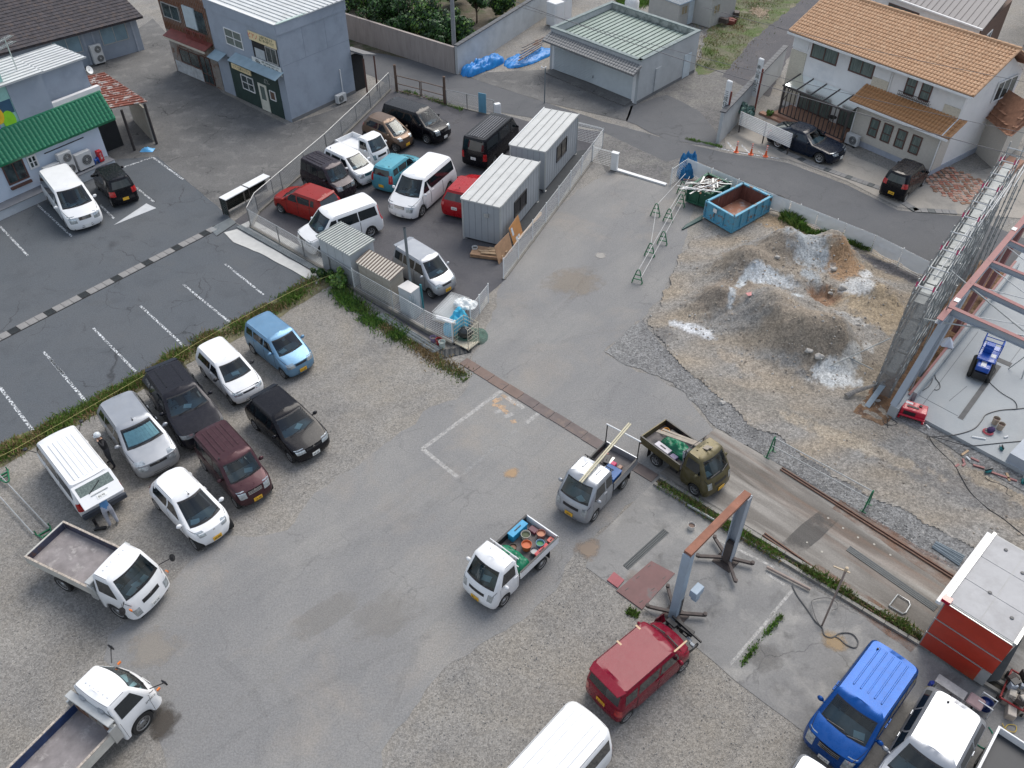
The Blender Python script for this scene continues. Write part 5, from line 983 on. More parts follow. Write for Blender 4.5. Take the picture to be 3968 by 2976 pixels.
sheet('matting',[X4(478,720),X4(640,500),X4(925,165),X4(1010,150),X4(800,440),X4(590,700),X4(500,800),X4(470,860)],.022,mat('dark_matting',(.045,.05,.055),rough=.85,var=.15),.02)
nb = thing('notice_board','orange plywood notice board with printed sheets leaning on the near site office','notice board',X4(420,880)); WN = Wall((-.4,36.5),R(66.3),1)
mb = MB(); a_,b_ = WN.p(.15,.03,.5),WN.p(1.35,.03,.5); c_,d_ = WN.p(1.35,1.15,.2),WN.p(.15,1.0,.2); th_ = Vector((-.02,.01,.02)); mb.add([a_,b_,c_,d_,a_+th_,b_+th_,c_+th_,d_+th_],[(0,1,2,3),(7,6,5,4),(0,4,5,1),(1,5,6,2),(2,6,7,3),(3,7,4,0)]); mb.B('board',mat('orange_plywood',(.42,.2,.07),rough=.7),nb,w=1)
nn = (b_-a_).cross(d_-a_).normalized(); nn = nn if nn.z > 0 else -nn
for i,(s_,t_,w_,h_) in enumerate(((.12,.5,.2,.42),(.35,.5,.22,.42),(.6,.52,.24,.44),(.3,.08,.2,.3),(.55,.1,.15,.2),(.85,.3,.12,.6))):
 P_ = lambda x,y: a_+(b_-a_)*x+(d_-a_)*y+nn*.012; mb=MB(); mb.quad(P_(s_,t_),P_(s_+w_,t_),P_(s_+w_,t_+h_),P_(s_,t_+h_)); mb.B('notice',mat('printed_sheet',(.5,.56,.62),rough=.6,var=.3,scale=14),nb,w=1)
M_ply = mat('plywood',(.36,.22,.13),rough=.8,var=.2,scale=3); M_tim = mat('sawn_timber',(.42,.3,.19),rough=.8,var=.2,scale=3)
st = thing('plywood_stack','low stack of plywood sheets in front of the near site office','timber stack',X4(270,930))
for i in range(5): mb = MB(); mb.box(-.85,.85,-.42,.42,.04+i*.035,.065+i*.035,T(*X4(270,930)) @ Rz(R(-14+rnd.uniform(-3,3)))); mb.B('sheet',M_ply,st,w=1)
of = thing('timber_offcuts','pale timber offcuts lying on the plywood stack','timber offcuts',X4(300,890,.25))
for i in range(7): mb = MB(); mb.box(-.5,.5,-.05,.05,0,.04,T(*X4(290+rnd.uniform(-30,60),890+i*6,.22+.02*(i % 3))) @ Rz(R(-14+rnd.uniform(-12,12)))); mb.B('offcut',M_tim,of,w=1)
ls = thing('leaning_plywood','brown plywood sheet leaning on the end of the long white fence','plywood sheet',X4(420,930)); mb=MB(); p = X4(400,945); mb.box(-.75,.75,-.01,.01,0,1.0,T(*p) @ Rz(R(62)) @ Matrix.Rotation(R(-14),4,'X')); mb.B('sheet',M_ply,ls,w=1)
bt = thing('long_boards','long timber battens leaning behind the long white fence','timber',X4(460,850))
for i in range(3): mb = MB(); mb.bar(X4(450+i*12,850-i*6,.1),X4(660,630-i*8,.4),.1,.03); mb.B('batten',M_tim,bt,w=1)
bk = [0]
def bucket(p,col,label,r=.15,h=.3,fill=(.1,.09,.08),cat='bucket',g_='buckets'):
 t = thing('bucket',label,cat,p,0,g_); mb=MB(); mb.lathe([(.001,.01),(r*.82,.01),(r*.85,0),(r,h),(r*1.06,h),(r*1.06,h-.03),(r*.97,h-.03),(r*.8,.02)],14,T(*p)); mb.B('pail',mat('pail_%d' % bk[0],col,rough=.5,var=.15,scale=6),t,w=1,smooth=40); mb=MB(); mb.lathe([(.001,h*.7),(r*.92,h*.7)],14,T(*p)); mb.B('contents',mat('contents_%d' % bk[0],fill,rough=.6),t,w=1); bk[0] += 1; return t
bucket(X4(172,905),(.6,.6,.58),'white plastic bucket beside the plywood stack'); bucket(X1(1465,1450),(.25,.2,.32),'violet paint tin at the corner of the mesh fence',.14,.28); bucket(X1(1525,1470),(.42,.05,.05),'red rimmed paint tin between two other pails',.14,.28,(.02,.02,.02)); bucket(X1(1560,1505),(.5,.56,.52),'pale green pail nearest the grass at the fence corner',.15,.32,(.3,.34,.32)); bucket(C3(1405,1345),(.62,.6,.56),'white bucket with brown liquid on the concrete pad',.13,.22,(.12,.07,.05))
def shed(label,c4_,z1,z0,wallm,roofm,ribm,nr,H,base_in=.12,ends=None):
 a_,b_,c_,d_ = c4_  # roof corners: left,top,right,front
 t = thing('storage_shed',label,'shed',(d_[0],d_[1],0),0,'storage sheds behind the mesh fence'); cen = (a_+b_+c_+d_)/4; ins = [Vector((cen.x+(p.x-cen.x)*.93,cen.y+(p.y-cen.y)*.93,0)) for p in (a_,d_,c_,b_)]
 mb = MB(); mb.prism(ins,0.02,H-.06); mb.B('wall',wallm,t,w=1)
 up = Vector((0,0,.05)); mb=MB(); mb.add([a_,d_,c_,b_,a_-up,d_-up,c_-up,b_-up],[(0,1,2,3),(7,6,5,4),(0,4,5,1),(1,5,6,2),(2,6,7,3),(3,7,4,0)]); r_ = mb.B('roof',roofm,t,w=1)
 for i in range(nr+1): u_ = i/nr; mb=MB(); mb.bar(a_.lerp(d_,u_)+up*.5,b_.lerp(c_,u_)+up*.5,.045,.045); q = mb.B('roof_rib',ribm,None); q.data.transform(wpar(t)); q.parent = r_
 W_ = wall2(ins[0],ins[1],1)
 for i in range(1,4): wbox(t,W_,'panel_joint',M_groove if wallm is not M_tan else M_joint,W_.len*i/4,W_.len*i/4+.012,.05,H-.1,-.002,.004)
 return t
M_tan = mat('beige_shed_wall',(.36,.33,.28),rough=.75,var=.15,scale=2,stretch=(0,1,1,8)); M_joint = mat('shed_joint',(.2,.18,.15),rough=.8); M_shw = mat('pale_shed_wall',(.45,.48,.5),rough=.6,var=.06)
q4 = lambda z,*p: [X1(u,v,z) for u,v in p]
shed('tallest white ribbed roof shed next to the boxy white minivan',q4(1.92,(205,320),(480,165),(838,355),(570,530)),0,0,M_shw,mat('shed_roof_white',(.55,.57,.55),rough=.5,var=.08),mat('rib_shadow',(.24,.27,.26),rough=.6),15,1.9)
shed('beige shed with dirty cream ribbed roof in the middle of three',q4(1.62,(635,600),(780,465),(1150,660),(1000,800)),0,0,M_tan,mat('shed_roof_cream',(.5,.47,.42),rough=.6,var=.12,second=(.2,.15,.1),sscale=3,thr=(.6,.75)),mat('rib_brown',(.15,.12,.1),rough=.7),13,1.6)
lk = thing('steel_locker','small pale locker with flat top, lowest of the three sheds','locker',X1(1235,1225)); a_,b_,c_,d_ = q4(1.5,(1085,862),(1190,797),(1310,865),(1222,932)); mb=MB(); mb.prism([(p.x,p.y) for p in (a_,d_,c_,b_)],.02,1.5); mb.B('casing',M_shw,lk,w=1); mb=MB(); cen = (a_+b_+c_+d_)/4; mb.prism([(cen.x+(p.x-cen.x)*1.04,cen.y+(p.y-cen.y)*1.04) for p in (a_,d_,c_,b_)],1.5,1.53); mb.B('top',mat('locker_top',(.6,.58,.56),rough=.5,var=.05,second=(.4,.16,.08),sscale=3,thr=(.68,.72)),lk,w=1)
cs = thing('corrugated_sheet','grey blue corrugated sheets leaning on the small locker','sheets',X1(1330,1110)); p0,p1 = X1(1240,1225),X1(1345,1115)
for i in range(8): a_ = p0.lerp(p1,i/8); b_ = p0.lerp(p1,(i+.8)/8); mb=MB(); mb.bar((a_.x+.05,a_.y-.03,.02),(a_.x-.02,a_.y+.02,1.38),.1,.03,up=(p1-p0).normalized()); mb.B('sheet',mat('grey_sheet',(.3,.36,.4),rough=.5,var=.15),cs,w=1)
mb = MB(); mb.bar((p1.x+.06,p1.y-.02,.02),(p1.x+.02,p1.y,1.5),.1,.04,up=(p1-p0).normalized()); mb.B('sheet',mat('teal_sheet',(.03,.22,.26),rough=.5),cs,w=1)
yp = thing('steel_pole','tall slightly leaning grey steel pole behind the sheds','pole',(-4.69,31.41,0)); mb=MB(); mb.tube([(-4.69,31.41,0),(-4.75,31.55,4.15)],.065,10,caps=False); mb.B('tube',mat('pole_grey',(.2,.23,.25),rough=.5,metal=.5),yp,w=1,smooth=50)
gp = thing('meter_pole','thin grey pole with small lamp fittings at the garage forecourt','pole',(2.19,54.06,0)); mb=MB(); mb.tube([(2.19,54.06,0),(2.19,54.06,2.4)],.04,8); mb.B('tube',mat('pole_grey',0),gp,w=1,smooth=50); mb=MB(); mb.bar((1.95,54.1,2.4),(2.25,54.05,2.4),.03); mb.bar((1.95,54.1,2.36),(1.95,54.1,2.5),.07); mb.bar((2.22,54.05,2.38),(2.22,54.05,2.5),.07); mb.B('fitting',B_trim,gp,w=1)
up_ = thing('utility_pole','grey concrete utility pole at the corner of the two garden walls','utility pole',(-4.17,60.3,0)); mb=MB(); mb.tube([(-4.17,60.3,0),(-4.17,60.3,11)],[.17,.12],12); mb.B('pole',mat('pole_concrete',(.24,.25,.26),rough=.8,var=.1),up_,w=1,smooth=50)
def cage(p,rz,label,netm=None,h=1.25):
 t = thing('roll_cage',label,'roll cage',p,0,None); M_ = T(*p) @ Rz(rz); m = mat('cage_wire',(.5,.47,.38),rough=.6,metal=.3,var=.2,second=(.25,.12,.06),sscale=6,thr=(.58,.66))
 mb = MB(); mb.box(-.42,.42,-.36,.36,.1,.15,M_); mb.B('base',m,t,w=1)
 for sx,sy in ((-.42,-.36),(.42,-.36),(-.42,.36),(.42,.36)): mb = MB(); mb.tube([M_ @ Vector((sx,sy,.1)),M_ @ Vector((sx,sy,h))],.02,5); mb.B('upright',m,t,w=1); mb=MB(); mb.lathe([(.001,-.02),(.05,-.02),(.05,.02),(.001,.02)],8,M_ @ T(sx,sy,.05) @ Matrix.Rotation(math.pi/2,4,'X')); mb.B('castor',X_blk,t,w=1)
 for s0 in (((-.42,-.36),(-.42,.36)),((.42,-.36),(.42,.36)),((-.42,.36),(.42,.36))):
  mb = MB(); a_,b_ = Vector((*s0[0],0)),Vector((*s0[1],0))
  for k in range(6): z = .25+k*(h-.25)/5; mb.bar(M_ @ (a_+Vector((0,0,z))),M_ @ (b_+Vector((0,0,z))),.014)
  for k in range(1,6): c_ = a_.lerp(b_,k/6); mb.bar(M_ @ (c_+Vector((0,0,.15))),M_ @ (c_+Vector((0,0,h))),.012)
  tag(mb.B('side_grid',m,t,w=1),kind='stuff')
 return t
cage(X2(430,640),R(-38),'upright wire roll cage with a black rubbish bag at the end of the mesh fence')
bg_ = thing('rubbish_bag','shiny black rubbish bag inside the roll cage','bag',X2(420,600));
def blob(par,name,c,sx,sy,sz,m,seed=0,amp=.25,n=14,fr=2.5):
 mb = MB()
 def f(u,v):
  th,ph = u*2*math.pi,v*math.pi; d = Vector((math.cos(th)*math.sin(ph),math.sin(th)*math.sin(ph),math.cos(ph))); k = 1+amp*noise.noise(d*fr+Vector((seed,0,0)))+amp*.5*noise.noise(d*fr*3+Vector((seed,5,0)))
  return Vector(c)+Vector((d.x*sx*k,d.y*sy*k,max(-sz*.9,d.z*sz*k)))
 mb.grid(f,n*2,n); return mb.B(name,m,par,w=1,smooth=60)
blob(bg_,'bag',X2(420,600)+Vector((0,.05,.42)),.33,.28,.28,mat('black_polythene',(.012,.018,.02),rough=.25,spec=.8),3)
def drape(label,name,cat,c,sx,sy,h,m,seed=1,rz=0,amp=.12,edge=.0,n=26,group=None):
 """sheeting thrown over a heap: crumpled height field that falls to the ground at its edge"""
 t = thing(name,label,cat,(c[0],c[1],0),0,group); M_ = T(c[0],c[1],edge) @ Rz(rz)
 def f(u,v):
  x,y = (u-.5)*2,(v-.5)*2; e = max(0,1-max(abs(x),abs(y))**3); x,y = x*math.sqrt(1-y*y*.35),y*math.sqrt(1-x*x*.35); q = Vector((x*sx*2.2+seed,y*sy*2.2,seed)); wb = 1+.12*noise.noise(Vector((x*2,y*2,seed+9)))
  z = h*e**.5*(1+.3*noise.noise(q*1.2))+amp*noise.noise(q*2.5)*(.3+e)+amp*.6*abs(noise.noise(q*5)); return M_ @ Vector((x*sx*wb,y*sy*wb,max(.01,z)))
 mb = MB(); mb.grid(f,n,n); mb.B(name,m,t,w=1,smooth=70); return t
M_tarp = mat('blue_tarpaulin',(.01,.2,.55),rough=.45,var=.2,scale=2); M_sky = mat('light_blue_net',(.06,.42,.62),rough=.7,var=.25,scale=5); M_gnet = worn_mat('green_net',(.02,.13,.09),60,.3,.6,maxa=.75)
drape('light blue netting heaped beside the roll cages','netting','netting',X2(330,470),.35,.75,.75,M_sky,2,R(-35),.2); drape('dark green net spread around the roll cage','green_netting','netting',X2(480,560),.75,.6,.22,M_gnet,7,0,.08); drape('crumpled clear and white plastic sheet on stacked mesh panels','plastic_sheet','plastic sheet',X2(420,260,.5),.55,.4,.1,mat('white_plastic',(.65,.68,.68),rough=.3,var=.15),5,R(-30),.12,.75)
stk = thing('mesh_panel_stack','stack of spare white wire mesh panels beside the fence end','fence panels',X2(240,360))
for k in range(4):
 mb = MB(); M_ = T(*X2(270,330,.0)) @ Rz(R(62)) @ T(0,0,.15+.15*k)
 for i in range(15): mb.bar(M_ @ Vector((-.85,-.5+i*.07,0)),M_ @ Vector((.85,-.5+i*.07,0)),.009)
 for i in range(20): mb.bar(M_ @ Vector((-.85+i*.09,-.5,.01)),M_ @ Vector((-.85+i*.09,.5,.01)),.009)
 tag(mb.B('mesh_panel',M_wmesh,stk,w=1),kind='stuff')
for s_ in (-.7,.7): mb = MB(); M_ = T(*X2(270,330,.0)) @ Rz(R(62)); mb.box(s_-.05,s_+.05,-.45,.45,0,.12,M_); mb.B('bearer',M_tim,stk,w=1)
rl = thing('plastic_rolls','two white rolls lying on the stacked mesh panels','rolls',X2(210,370,.7))
for k in range(2): mb = MB(); mb.tube([X2(110,340+k*22,.72),X2(310,395+k*22,.72)],.06,10); mb.B('roll',B_trim,rl,w=1,smooth=50)
mt = thing('rubber_sheet','black ribbed rubber sheet lying on the ground by the pails','rubber sheet',X2(310,740)); mb=MB(); mb.grid(lambda a_,b_: X2(145+340*a_,750-60*a_+(b_-.5)*(95-30*a_),0)+Vector((0,0,.03+.02*math.sin(a_*40))),30,3); mb.B('sheet',mat('black_rubber',(.04,.043,.045),rough=.6),mt,w=1)
pb = thing('steel_pipe_bundle','bundle of long grey steel pipes lying along the foot of the mesh fence','pipes',X1(850,1170));
for i in range(8): mb = MB(); mb.tube([X1(852+i*9,1178-i*5,.06+.03*(i % 3)),X1(1470+i*11,1570-i*6,.06+.03*(i % 3))],.028,6); mb.B('pipe',mat('pipe_grey',(.27,.29,.29),rough=.5,metal=.4,var=.2),pb,w=1,smooth=50)
mb = MB(); mb.bar(X1(1015,1300,.03),X1(1245,1450,.03),.06,.03); mb.B('batten',mat('cream_wood',(.5,.45,.36),rough=.7),pb,w=1)
dp = thing('drain_plates','row of rust brown steel plates covering the drain across the asphalt','drain plates',X2(380,790)); pts = [X2(330,790),X2(400,745)]
def strip_px(par,name,K_,pairs,z,m,th=.02):
 for (u0,v0,u1,v1,u2,v2,u3,v3) in pairs:
  mb = MB(); mb.prism([K_(u0,v0)[:2],K_(u1,v1)[:2],K_(u2,v2)[:2],K_(u3,v3)[:2]][::-1],z,z+th); mb.B(name,m,par,w=1)
M_pl1 = mat('rusty_plate',(.17,.12,.1),rough=.75,var=.2,scale=2,second=(.13,.1,.09),sscale=2); M_pl2 = mat('dull_plate',(.12,.095,.09),rough=.7,var=.2,scale=2,second=(.17,.13,.11),sscale=1.5)
A_,B_ = V(1000,780),V(1415,1035); dv = (B_-A_); L_ = dv.length; an_ = math.atan2(dv.y,dv.x)
for i in range(12): mb = MB(); s0 = L_*i/12; mb.box(s0+.015,s0+L_/12-.015,-.24,.24,.012,.034,T(A_.x,A_.y,0) @ Rz(an_) @ T(0,rnd.uniform(-.015,.015)) ); mb.B('plate',M_pl1 if i < 4 else M_pl2,dp,w=1)
dr_ = thing('drain_channel','concrete drain covers with steel grates crossing the left car park','drain',(-22.97,28.62,0)); o_ = B1(0,1350); e_ = B1(1785,440); dv = e_-o_; L_ = dv.length; an_ = math.atan2(dv.y,dv.x); M_cv = mat('cover_concrete',(.24,.235,.23),rough=.85,var=.1,scale=5,second=(.19,.19,.19),sscale=3); M_gr = mat('grate_steel',(.09,.1,.105),rough=.6,metal=.3)
n_ = 26; u_ = L_/n_; mb=MB(); mb.box(-3,L_+.6,-.26,.26,.008,.02,T(o_.x,o_.y,0) @ Rz(an_)); mb.B('channel',mat('drain_shadow',(.03,.03,.03),rough=.9),dr_,w=1)
g0 = MB();
for i in range(7): g0.box(.02+i*(u_-.04)/7,.03+i*(u_-.04)/7,-.2,.2,.03,.045)
for i in range(9): g0.box(.02,u_-.02,-.2+i*.05,-.19+i*.05,.028,.042)
gq = g0.B('grate',M_gr,None); gme = gq.data; bpy.data.objects.remove(gq); c0 = MB(); c0.box(.01,u_-.01,-.23,.23,.012,.04); cq = c0.B('cover',M_cv,None); cme = cq.data; bpy.data.objects.remove(cq)
for i in range(-6,n_+1):
 M_ = wpar(dr_) @ T(o_.x,o_.y,0) @ Rz(an_) @ T(i*u_,0,0); g_ = (i-1) % 4 == 0
 o = link('grate' if g_ else 'cover',gme if g_ else cme,dr_,M_);
 if g_: tag(o,kind='stuff')
gr2 = thing('long_grating','long steel grating beside the yard fence with a concrete margin','grating',B1(2010,400)); p0,p1 = B1(2030,400),X1(270,745); W_ = wall2(p0,p1,-1)
wbox(gr2,W_,'margin',mat('pale_margin',(.48,.48,.46),rough=.8,var=.1,second=(.25,.25,.25),sscale=2),0,W_.len,.01,.03,.28,1.0); wbox(gr2,W_,'bed',mat('drain_shadow',0),0,W_.len,.01,.02,-.02,.28)
for k in range(4): mb = MB(); W_.box(mb,0,W_.len,.02,.045,.0+k*.07,.035+k*.07); mb.B('grating_bar',mat('grate_light',(.33,.36,.37),rough=.5,metal=.3),gr2,w=1)
sheet('pale_concrete_strip',VP((484,503),(512,496),(696,600),(684,614),(560,547),(505,524)),.033,mat('pale_cement',(.52,.52,.5),rough=.8,var=.08),.05)
g3 = thing('short_grating','wide steel grating at the end of the drain covers','grating',B1(1790,430)); pp = [B1(1800,420),B1(1860,480),B1(2030,365),B1(1970,325)];
for k in range(12): t_ = k/12; mb=MB(); mb.bar(pp[0].lerp(pp[1],t_)+Vector((0,0,.03)),pp[3].lerp(pp[2],t_)+Vector((0,0,.03)),.025,.03); mb.B('grating_bar',mat('grate_light',0),g3,w=1)
sheet('drain_pit',pp,.013,mat('drain_shadow',0))
sf = thing('glass_sided_shelter','low shelter with bright white roof strips and clear sides at the fence corner','shelter',B1(1960,300)); WF = wall2(B1(1960,310),A2(140,1640),-1)
for s0,s1 in ((0,1.55),(1.65,3.2)):
 mb = MB(); a_ = [B1(1945,130,1.15),B1(2010,155,1.15)]; WF.box(mb,s0,s1,1.02,1.06,-.12,.42); mb.B('roof_strip',B_trim,sf,w=1)
for s0 in (0,1.6,3.2):
 for d_ in (-.1,.4): mb = MB(); mb.bar(WF.p(s0,0,d_),WF.p(s0,1.02,d_),.035); mb.B('upright',M_fb,sf,w=1)
mb = MB(); WF.box(mb,-.02,0,.1,1.0,-.1,.4); mb.B('side_panel',M_cl,sf,w=1)
for s0 in (0,1.6): mb = MB(); WF.box(mb,s0+.04,s0+1.56,.1,1.0,.4,.41); mb.B('front_panel',glass_mat('smoked_panel',(.2,.24,.24),.1),sf,w=1)
M_skb = mat('skip_blue',(.1,.33,.47),rough=.6,var=.12,scale=2,second=(.22,.12,.07),sscale=3.5,thr=(.54,.62)); M_skr = mat('skip_rust',(.15,.06,.045),rough=.85,var=.35,scale=3,second=(.3,.26,.25),sscale=2.2,thr=(.6,.72),stretch=(0,3,3,.6)); M_skf = mat('skip_floor',(.3,.14,.09),rough=.85,var=.3,scale=2,second=(.42,.38,.36),sscale=1.8,thr=(.52,.68)); M_skg = mat('skip_green',(.02,.1,.06),rough=.6,var=.2,scale=2)
def skip(label,c4_,H,mo,mi,mf,zb=.12,flare=.04):
 a_,b_,c_,d_ = c4_; t = thing('skip',label,'skip',(b_[0],b_[1],0),0,'waste skips'); P = [a_,b_,c_,d_]; cen = sum((Vector((p[0],p[1],0)) for p in P),Vector())/4
 for i in range(4):
  p,q = Vector((P[i][0],P[i][1],0)),Vector((P[(i+1) % 4][0],P[(i+1) % 4][1],0)); W_ = wall2(p,q,1);
  if (W_.p(W_.len/2,0,1)-cen).length < (W_.p(W_.len/2,0,-1)-cen).length: W_ = wall2(p,q,-1)
  wbox(t,W_,'side',mo,0,W_.len,zb,H,-.05,0); wbox(t,W_,'lining',mi,.05,W_.len-.05,zb+.02,H-.01,-.06,-.05)
  n = max(2,round(W_.len/.6))
  for k in range(n+1): wbox(t,W_,'stiffener',mo,W_.len*k/n-.035,W_.len*k/n+.035,zb,H-.04,0,.07)
  wbox(t,W_,'rim',mo,-.03,W_.len+.03,H-.06,H+.02,-.08,.06)
  wbox(t,W_,'bottom_rail',mo,0,W_.len,zb,zb+.12,0,.05)
 mb = MB(); mb.prism([(p[0],p[1]) for p in P],zb,zb+.05); mb.B('floor',mf,t,w=1); return t
bs = skip('open blue steel skip with rust patches and a brown empty floor',[X3(u,v,1.08) for u,v in ((450,545),(705,690),(1045,500),(785,378))],1.08,M_skb,M_skr,M_skf)
mb = MB(); W_ = wall2(X3(450,545,1.08),X3(705,690,1.08),1); mb = MB();
W_ = W_ if W_.n.y < 0 else wall2(X3(450,545,1.08),X3(705,690,1.08),-1); wbox(bs,W_,'notice',B_trim,.6,.85,.75,.98,.08,.09)
cb_ = thing('cardboard_box','flattened cardboard box on the floor of the blue skip','box',X3(890,580,.2)); mb=MB(); mb.box(-.28,.28,-.2,.2,.18,.3,T(*X3(890,578,0)) @ Rz(R(40))); mb.B('box',mat('cardboard',(.42,.3,.18),rough=.8),cb_,w=1)
skip('dark green skip overflowing with metal profiles',[X3(u,v,1.0) for u,v in ((282,415),(487,480),(662,378),(462,288))],1.0,M_skg,M_skr,M_skr)
sc = thing('scrap_profiles','heap of silver scrap metal profiles sticking out of the green skip','scrap metal',X3(470,400,.9))
for i in range(46):
 c_ = X3(430+rnd.uniform(-90,120),400+rnd.uniform(-50,50),.98+rnd.uniform(-.1,.12)); an2 = R(rnd.gauss(25,28)); l = rnd.uniform(.35,1.1); d_ = Vector((math.cos(an2),math.sin(an2),rnd.uniform(-.12,.12)))*l; mb=MB(); mb.bar(c_-d_,c_+d_,rnd.choice((.03,.05,.09)),.02); mb.B('profile',(B_trim,M_galv,B_alu,M_galv,M_rust)[i % 5],sc,w=1)
drape('blue net heap in the corner of the sheeted fence','net_heap','netting',X3(275,240),.55,.5,.8,mat('deep_blue_net',(.01,.13,.3),rough=.8,var=.35,scale=8),3,0,.35); drape('second blue net heap at the ends of the long pipes','net_heap','netting',X3(250,320),.5,.4,.6,mat('deep_blue_net',0),11,.5,.35)
hc = thing('hose_coil','black hose coil leaning on the sheeted fence beyond the blue skip','hose',X3(1090,650))
mb = MB(); c_ = X3(1090,655,0)+Vector((0,0,.55)); ux = Vector((.75,-.62,0)); uz = Vector((-.1,-.15,1)).normalized()
for k in range(3): mb.tube([c_+ux*math.cos(i*math.pi/12)*(.5+.02*k)+uz*math.sin(i*math.pi/12)*(.5+.02*k)+Vector((.03*k,.03*k,0)) for i in range(25)],.022,6)
tag(mb.B('hose',X_blk,hc,w=1,smooth=50),kind='stuff')
W1 = (13.83,40.4); fence_pts = [(9.1,42.85),(10.19,44.1),(13.85,40.35),(18.43,35.87),(20.3,33.4)]
mesh_fence('white mesh fence with thin plastic sheeting along the road side of the dirt yard',fence_pts,1.05,kerb=.0,step=1.9)
M_sheet = glass_mat('thin_white_sheet',(.5,.5,.5),.5); m_,nt_,b_ = _nm('white_sheeting'); b_.inputs['Base Color'].default_value = (.72,.75,.77,1); b_.inputs['Roughness'].default_value = .6; b_.inputs['Alpha'].default_value = .86; b_.inputs['Transmission Weight'].default_value = 0
pn = thing('fence_sheeting','wrinkled translucent white sheeting tied to the roadside mesh fence','sheeting',(13.85,40.35,0))
for a_,b2,n_ in (((10.19,44.1),(13.85,40.35),3),((13.85,40.35),(18.43,35.87),4),((18.43,35.87),(20.3,33.4),2)):
 for i in range(n_):
  p,q = Vector((*a_,0)).lerp(Vector((*b2,0)),i/n_),Vector((*a_,0)).lerp(Vector((*b2,0)),(i+.97)/n_); nr = (q-p).normalized(); nr = Vector((nr.y,-nr.x,0)); mb = MB()
  mb.grid(lambda u,v: p.lerp(q,u)+Vector((0,0,.33+.75*v-(.12*math.sin(math.pi*u) if v < .2 else 0)))+nr*(.05+.035*noise.noise(Vector((u*6+i*3+p.x,v*4,2)))+.02*noise.noise(Vector((u*20+i,v*12,5)))),20,8); mb.B('sheet',m_,pn,w=1,smooth=70)
M_tg = mat('barrier_green',(.01,.14,.06),rough=.45,var=.15)
def trestle(p,ang,label,h=.74,g_='green barrier stands on the asphalt',flat=False):
 t = thing('barrier_stand',label,'barrier stand',p,0,g_); M_ = T(*p) @ Rz(ang)
 if flat: M_ = M_ @ Matrix.Rotation(R(78),4,'Y')
 L1 = [Vector((0,-.26,.02)),Vector((0,-.07,h-.04)),Vector((0,-.03,h)),Vector((0,.03,h)),Vector((0,.07,h-.04)),Vector((0,.26,.02))]
 for s_ in (0,): mb = MB(); mb.tube([M_ @ q for q in L1],.028,6); mb.B('frame',M_tg,t,w=1,smooth=50)
 for z,w_ in ((.2,.2),(.45,.13)): mb = MB(); mb.bar(M_ @ Vector((0,-w_,z)),M_ @ Vector((0,w_,z)),.045); mb.B('crossbar',M_tg,t,w=1)
 for y in (-.24,.24): mb = MB(); mb.bar(M_ @ Vector((-.12,y,.02)),M_ @ Vector((.12,y,.02)),.04); mb.B('foot',M_tg,t,w=1)
 return t
trs = [(7.82,39.5,'barrier stand farthest left near the gate rail'),(8.43,38.95,'barrier stand in the middle of the far three'),(9.31,40.5,'barrier stand by the green skip'),(7.82,36.7,'tallest looking barrier stand in front of the blue skip'),(7.02,35.6,'barrier stand second nearest the viewer'),(6.13,33.25,'barrier stand nearest the viewer at the end of the pipes')]
for x,y,lb in trs: trestle((x,y,.01),R(66),'green '+lb)
trestle((9.6,41.9,.01),R(60),'green barrier stand half buried in the blue nets')
def pipe(p,q,label,r=.017,g_='long barrier pipes',name='barrier_pipe',m=None): mb = MB(); mb.tube([p,q],r,7); o = mb.B(name,m or M_galv,None,smooth=50); tag(o,label,'pipe',g_)
for (a_,b2,z,lb) in (((9.9,42.9),(7.8,39.4),.72,'steel pipe from the blue nets to the far left green stand'),((10.1,42.6),(8.4,38.9),.7,'steel pipe between the blue nets and the middle stand'),((9.35,40.6),(6.1,33.2),.74,'longest steel pipe lying over the stands towards the viewer'),((9.3,40.0),(6.25,33.0),.5,'lower steel pipe along the right hand row of stands'),((7.85,39.6),(6.98,35.4),.7,'steel pipe over the left hand pair of stands')): pipe((*a_,z),(*b2,z),lb)
gpz = thing('green_tubes','dark green steel tubes on the ground against the blue skip','tubes',X3(300,760))
for i in range(4): mb = MB(); mb.tube([X3(222+i*12,805-i*12,.06),X3(405,712-i*10,.06)],.045,8); mb.B('tube',mat('tube_green',(.03,.08,.075),rough=.5),gpz,w=1,smooth=50)
for k_,(p,q) in enumerate(((C4(30,750),C4(800,1180)),)):
 d_ = (q-p); an_ = math.atan2(d_.y,d_.x); trestle(p,an_,'bright green barrier stand at the upper end of the ballast rail',.95,'green barrier by the ballast'); trestle(q,an_,'bright green barrier stand at the lower end of the ballast rail',.95,'green barrier by the ballast')
 for z,lb in ((.93,'upper steel rail of the barrier along the ballast'),(.5,'lower steel rail of the barrier along the ballast')): pipe(p+Vector((0,0,z)),q+Vector((0,0,z)),lb,.024,'rails of the ballast barrier')
p,q = X8(0,640),X8(450,1250); d_ = q-p; an_ = math.atan2(d_.y,d_.x)
trestle(X8(455,1250),an_,'green barrier stand on its side behind the empty tipper bed',.9,'green barrier at the left edge',True); trestle(X8(5,640),an_,'green barrier stand cut off by the left edge',.9,'green barrier at the left edge',True)
pipe(X8(0,670,.15),X8(525,1228,.15),'upper rail of the barrier lying at the left edge',.024,'rails at the left edge'); pipe(X8(0,900,.15),X8(360,1298,.15),'lower rail of the barrier lying at the left edge',.024,'rails at the left edge')
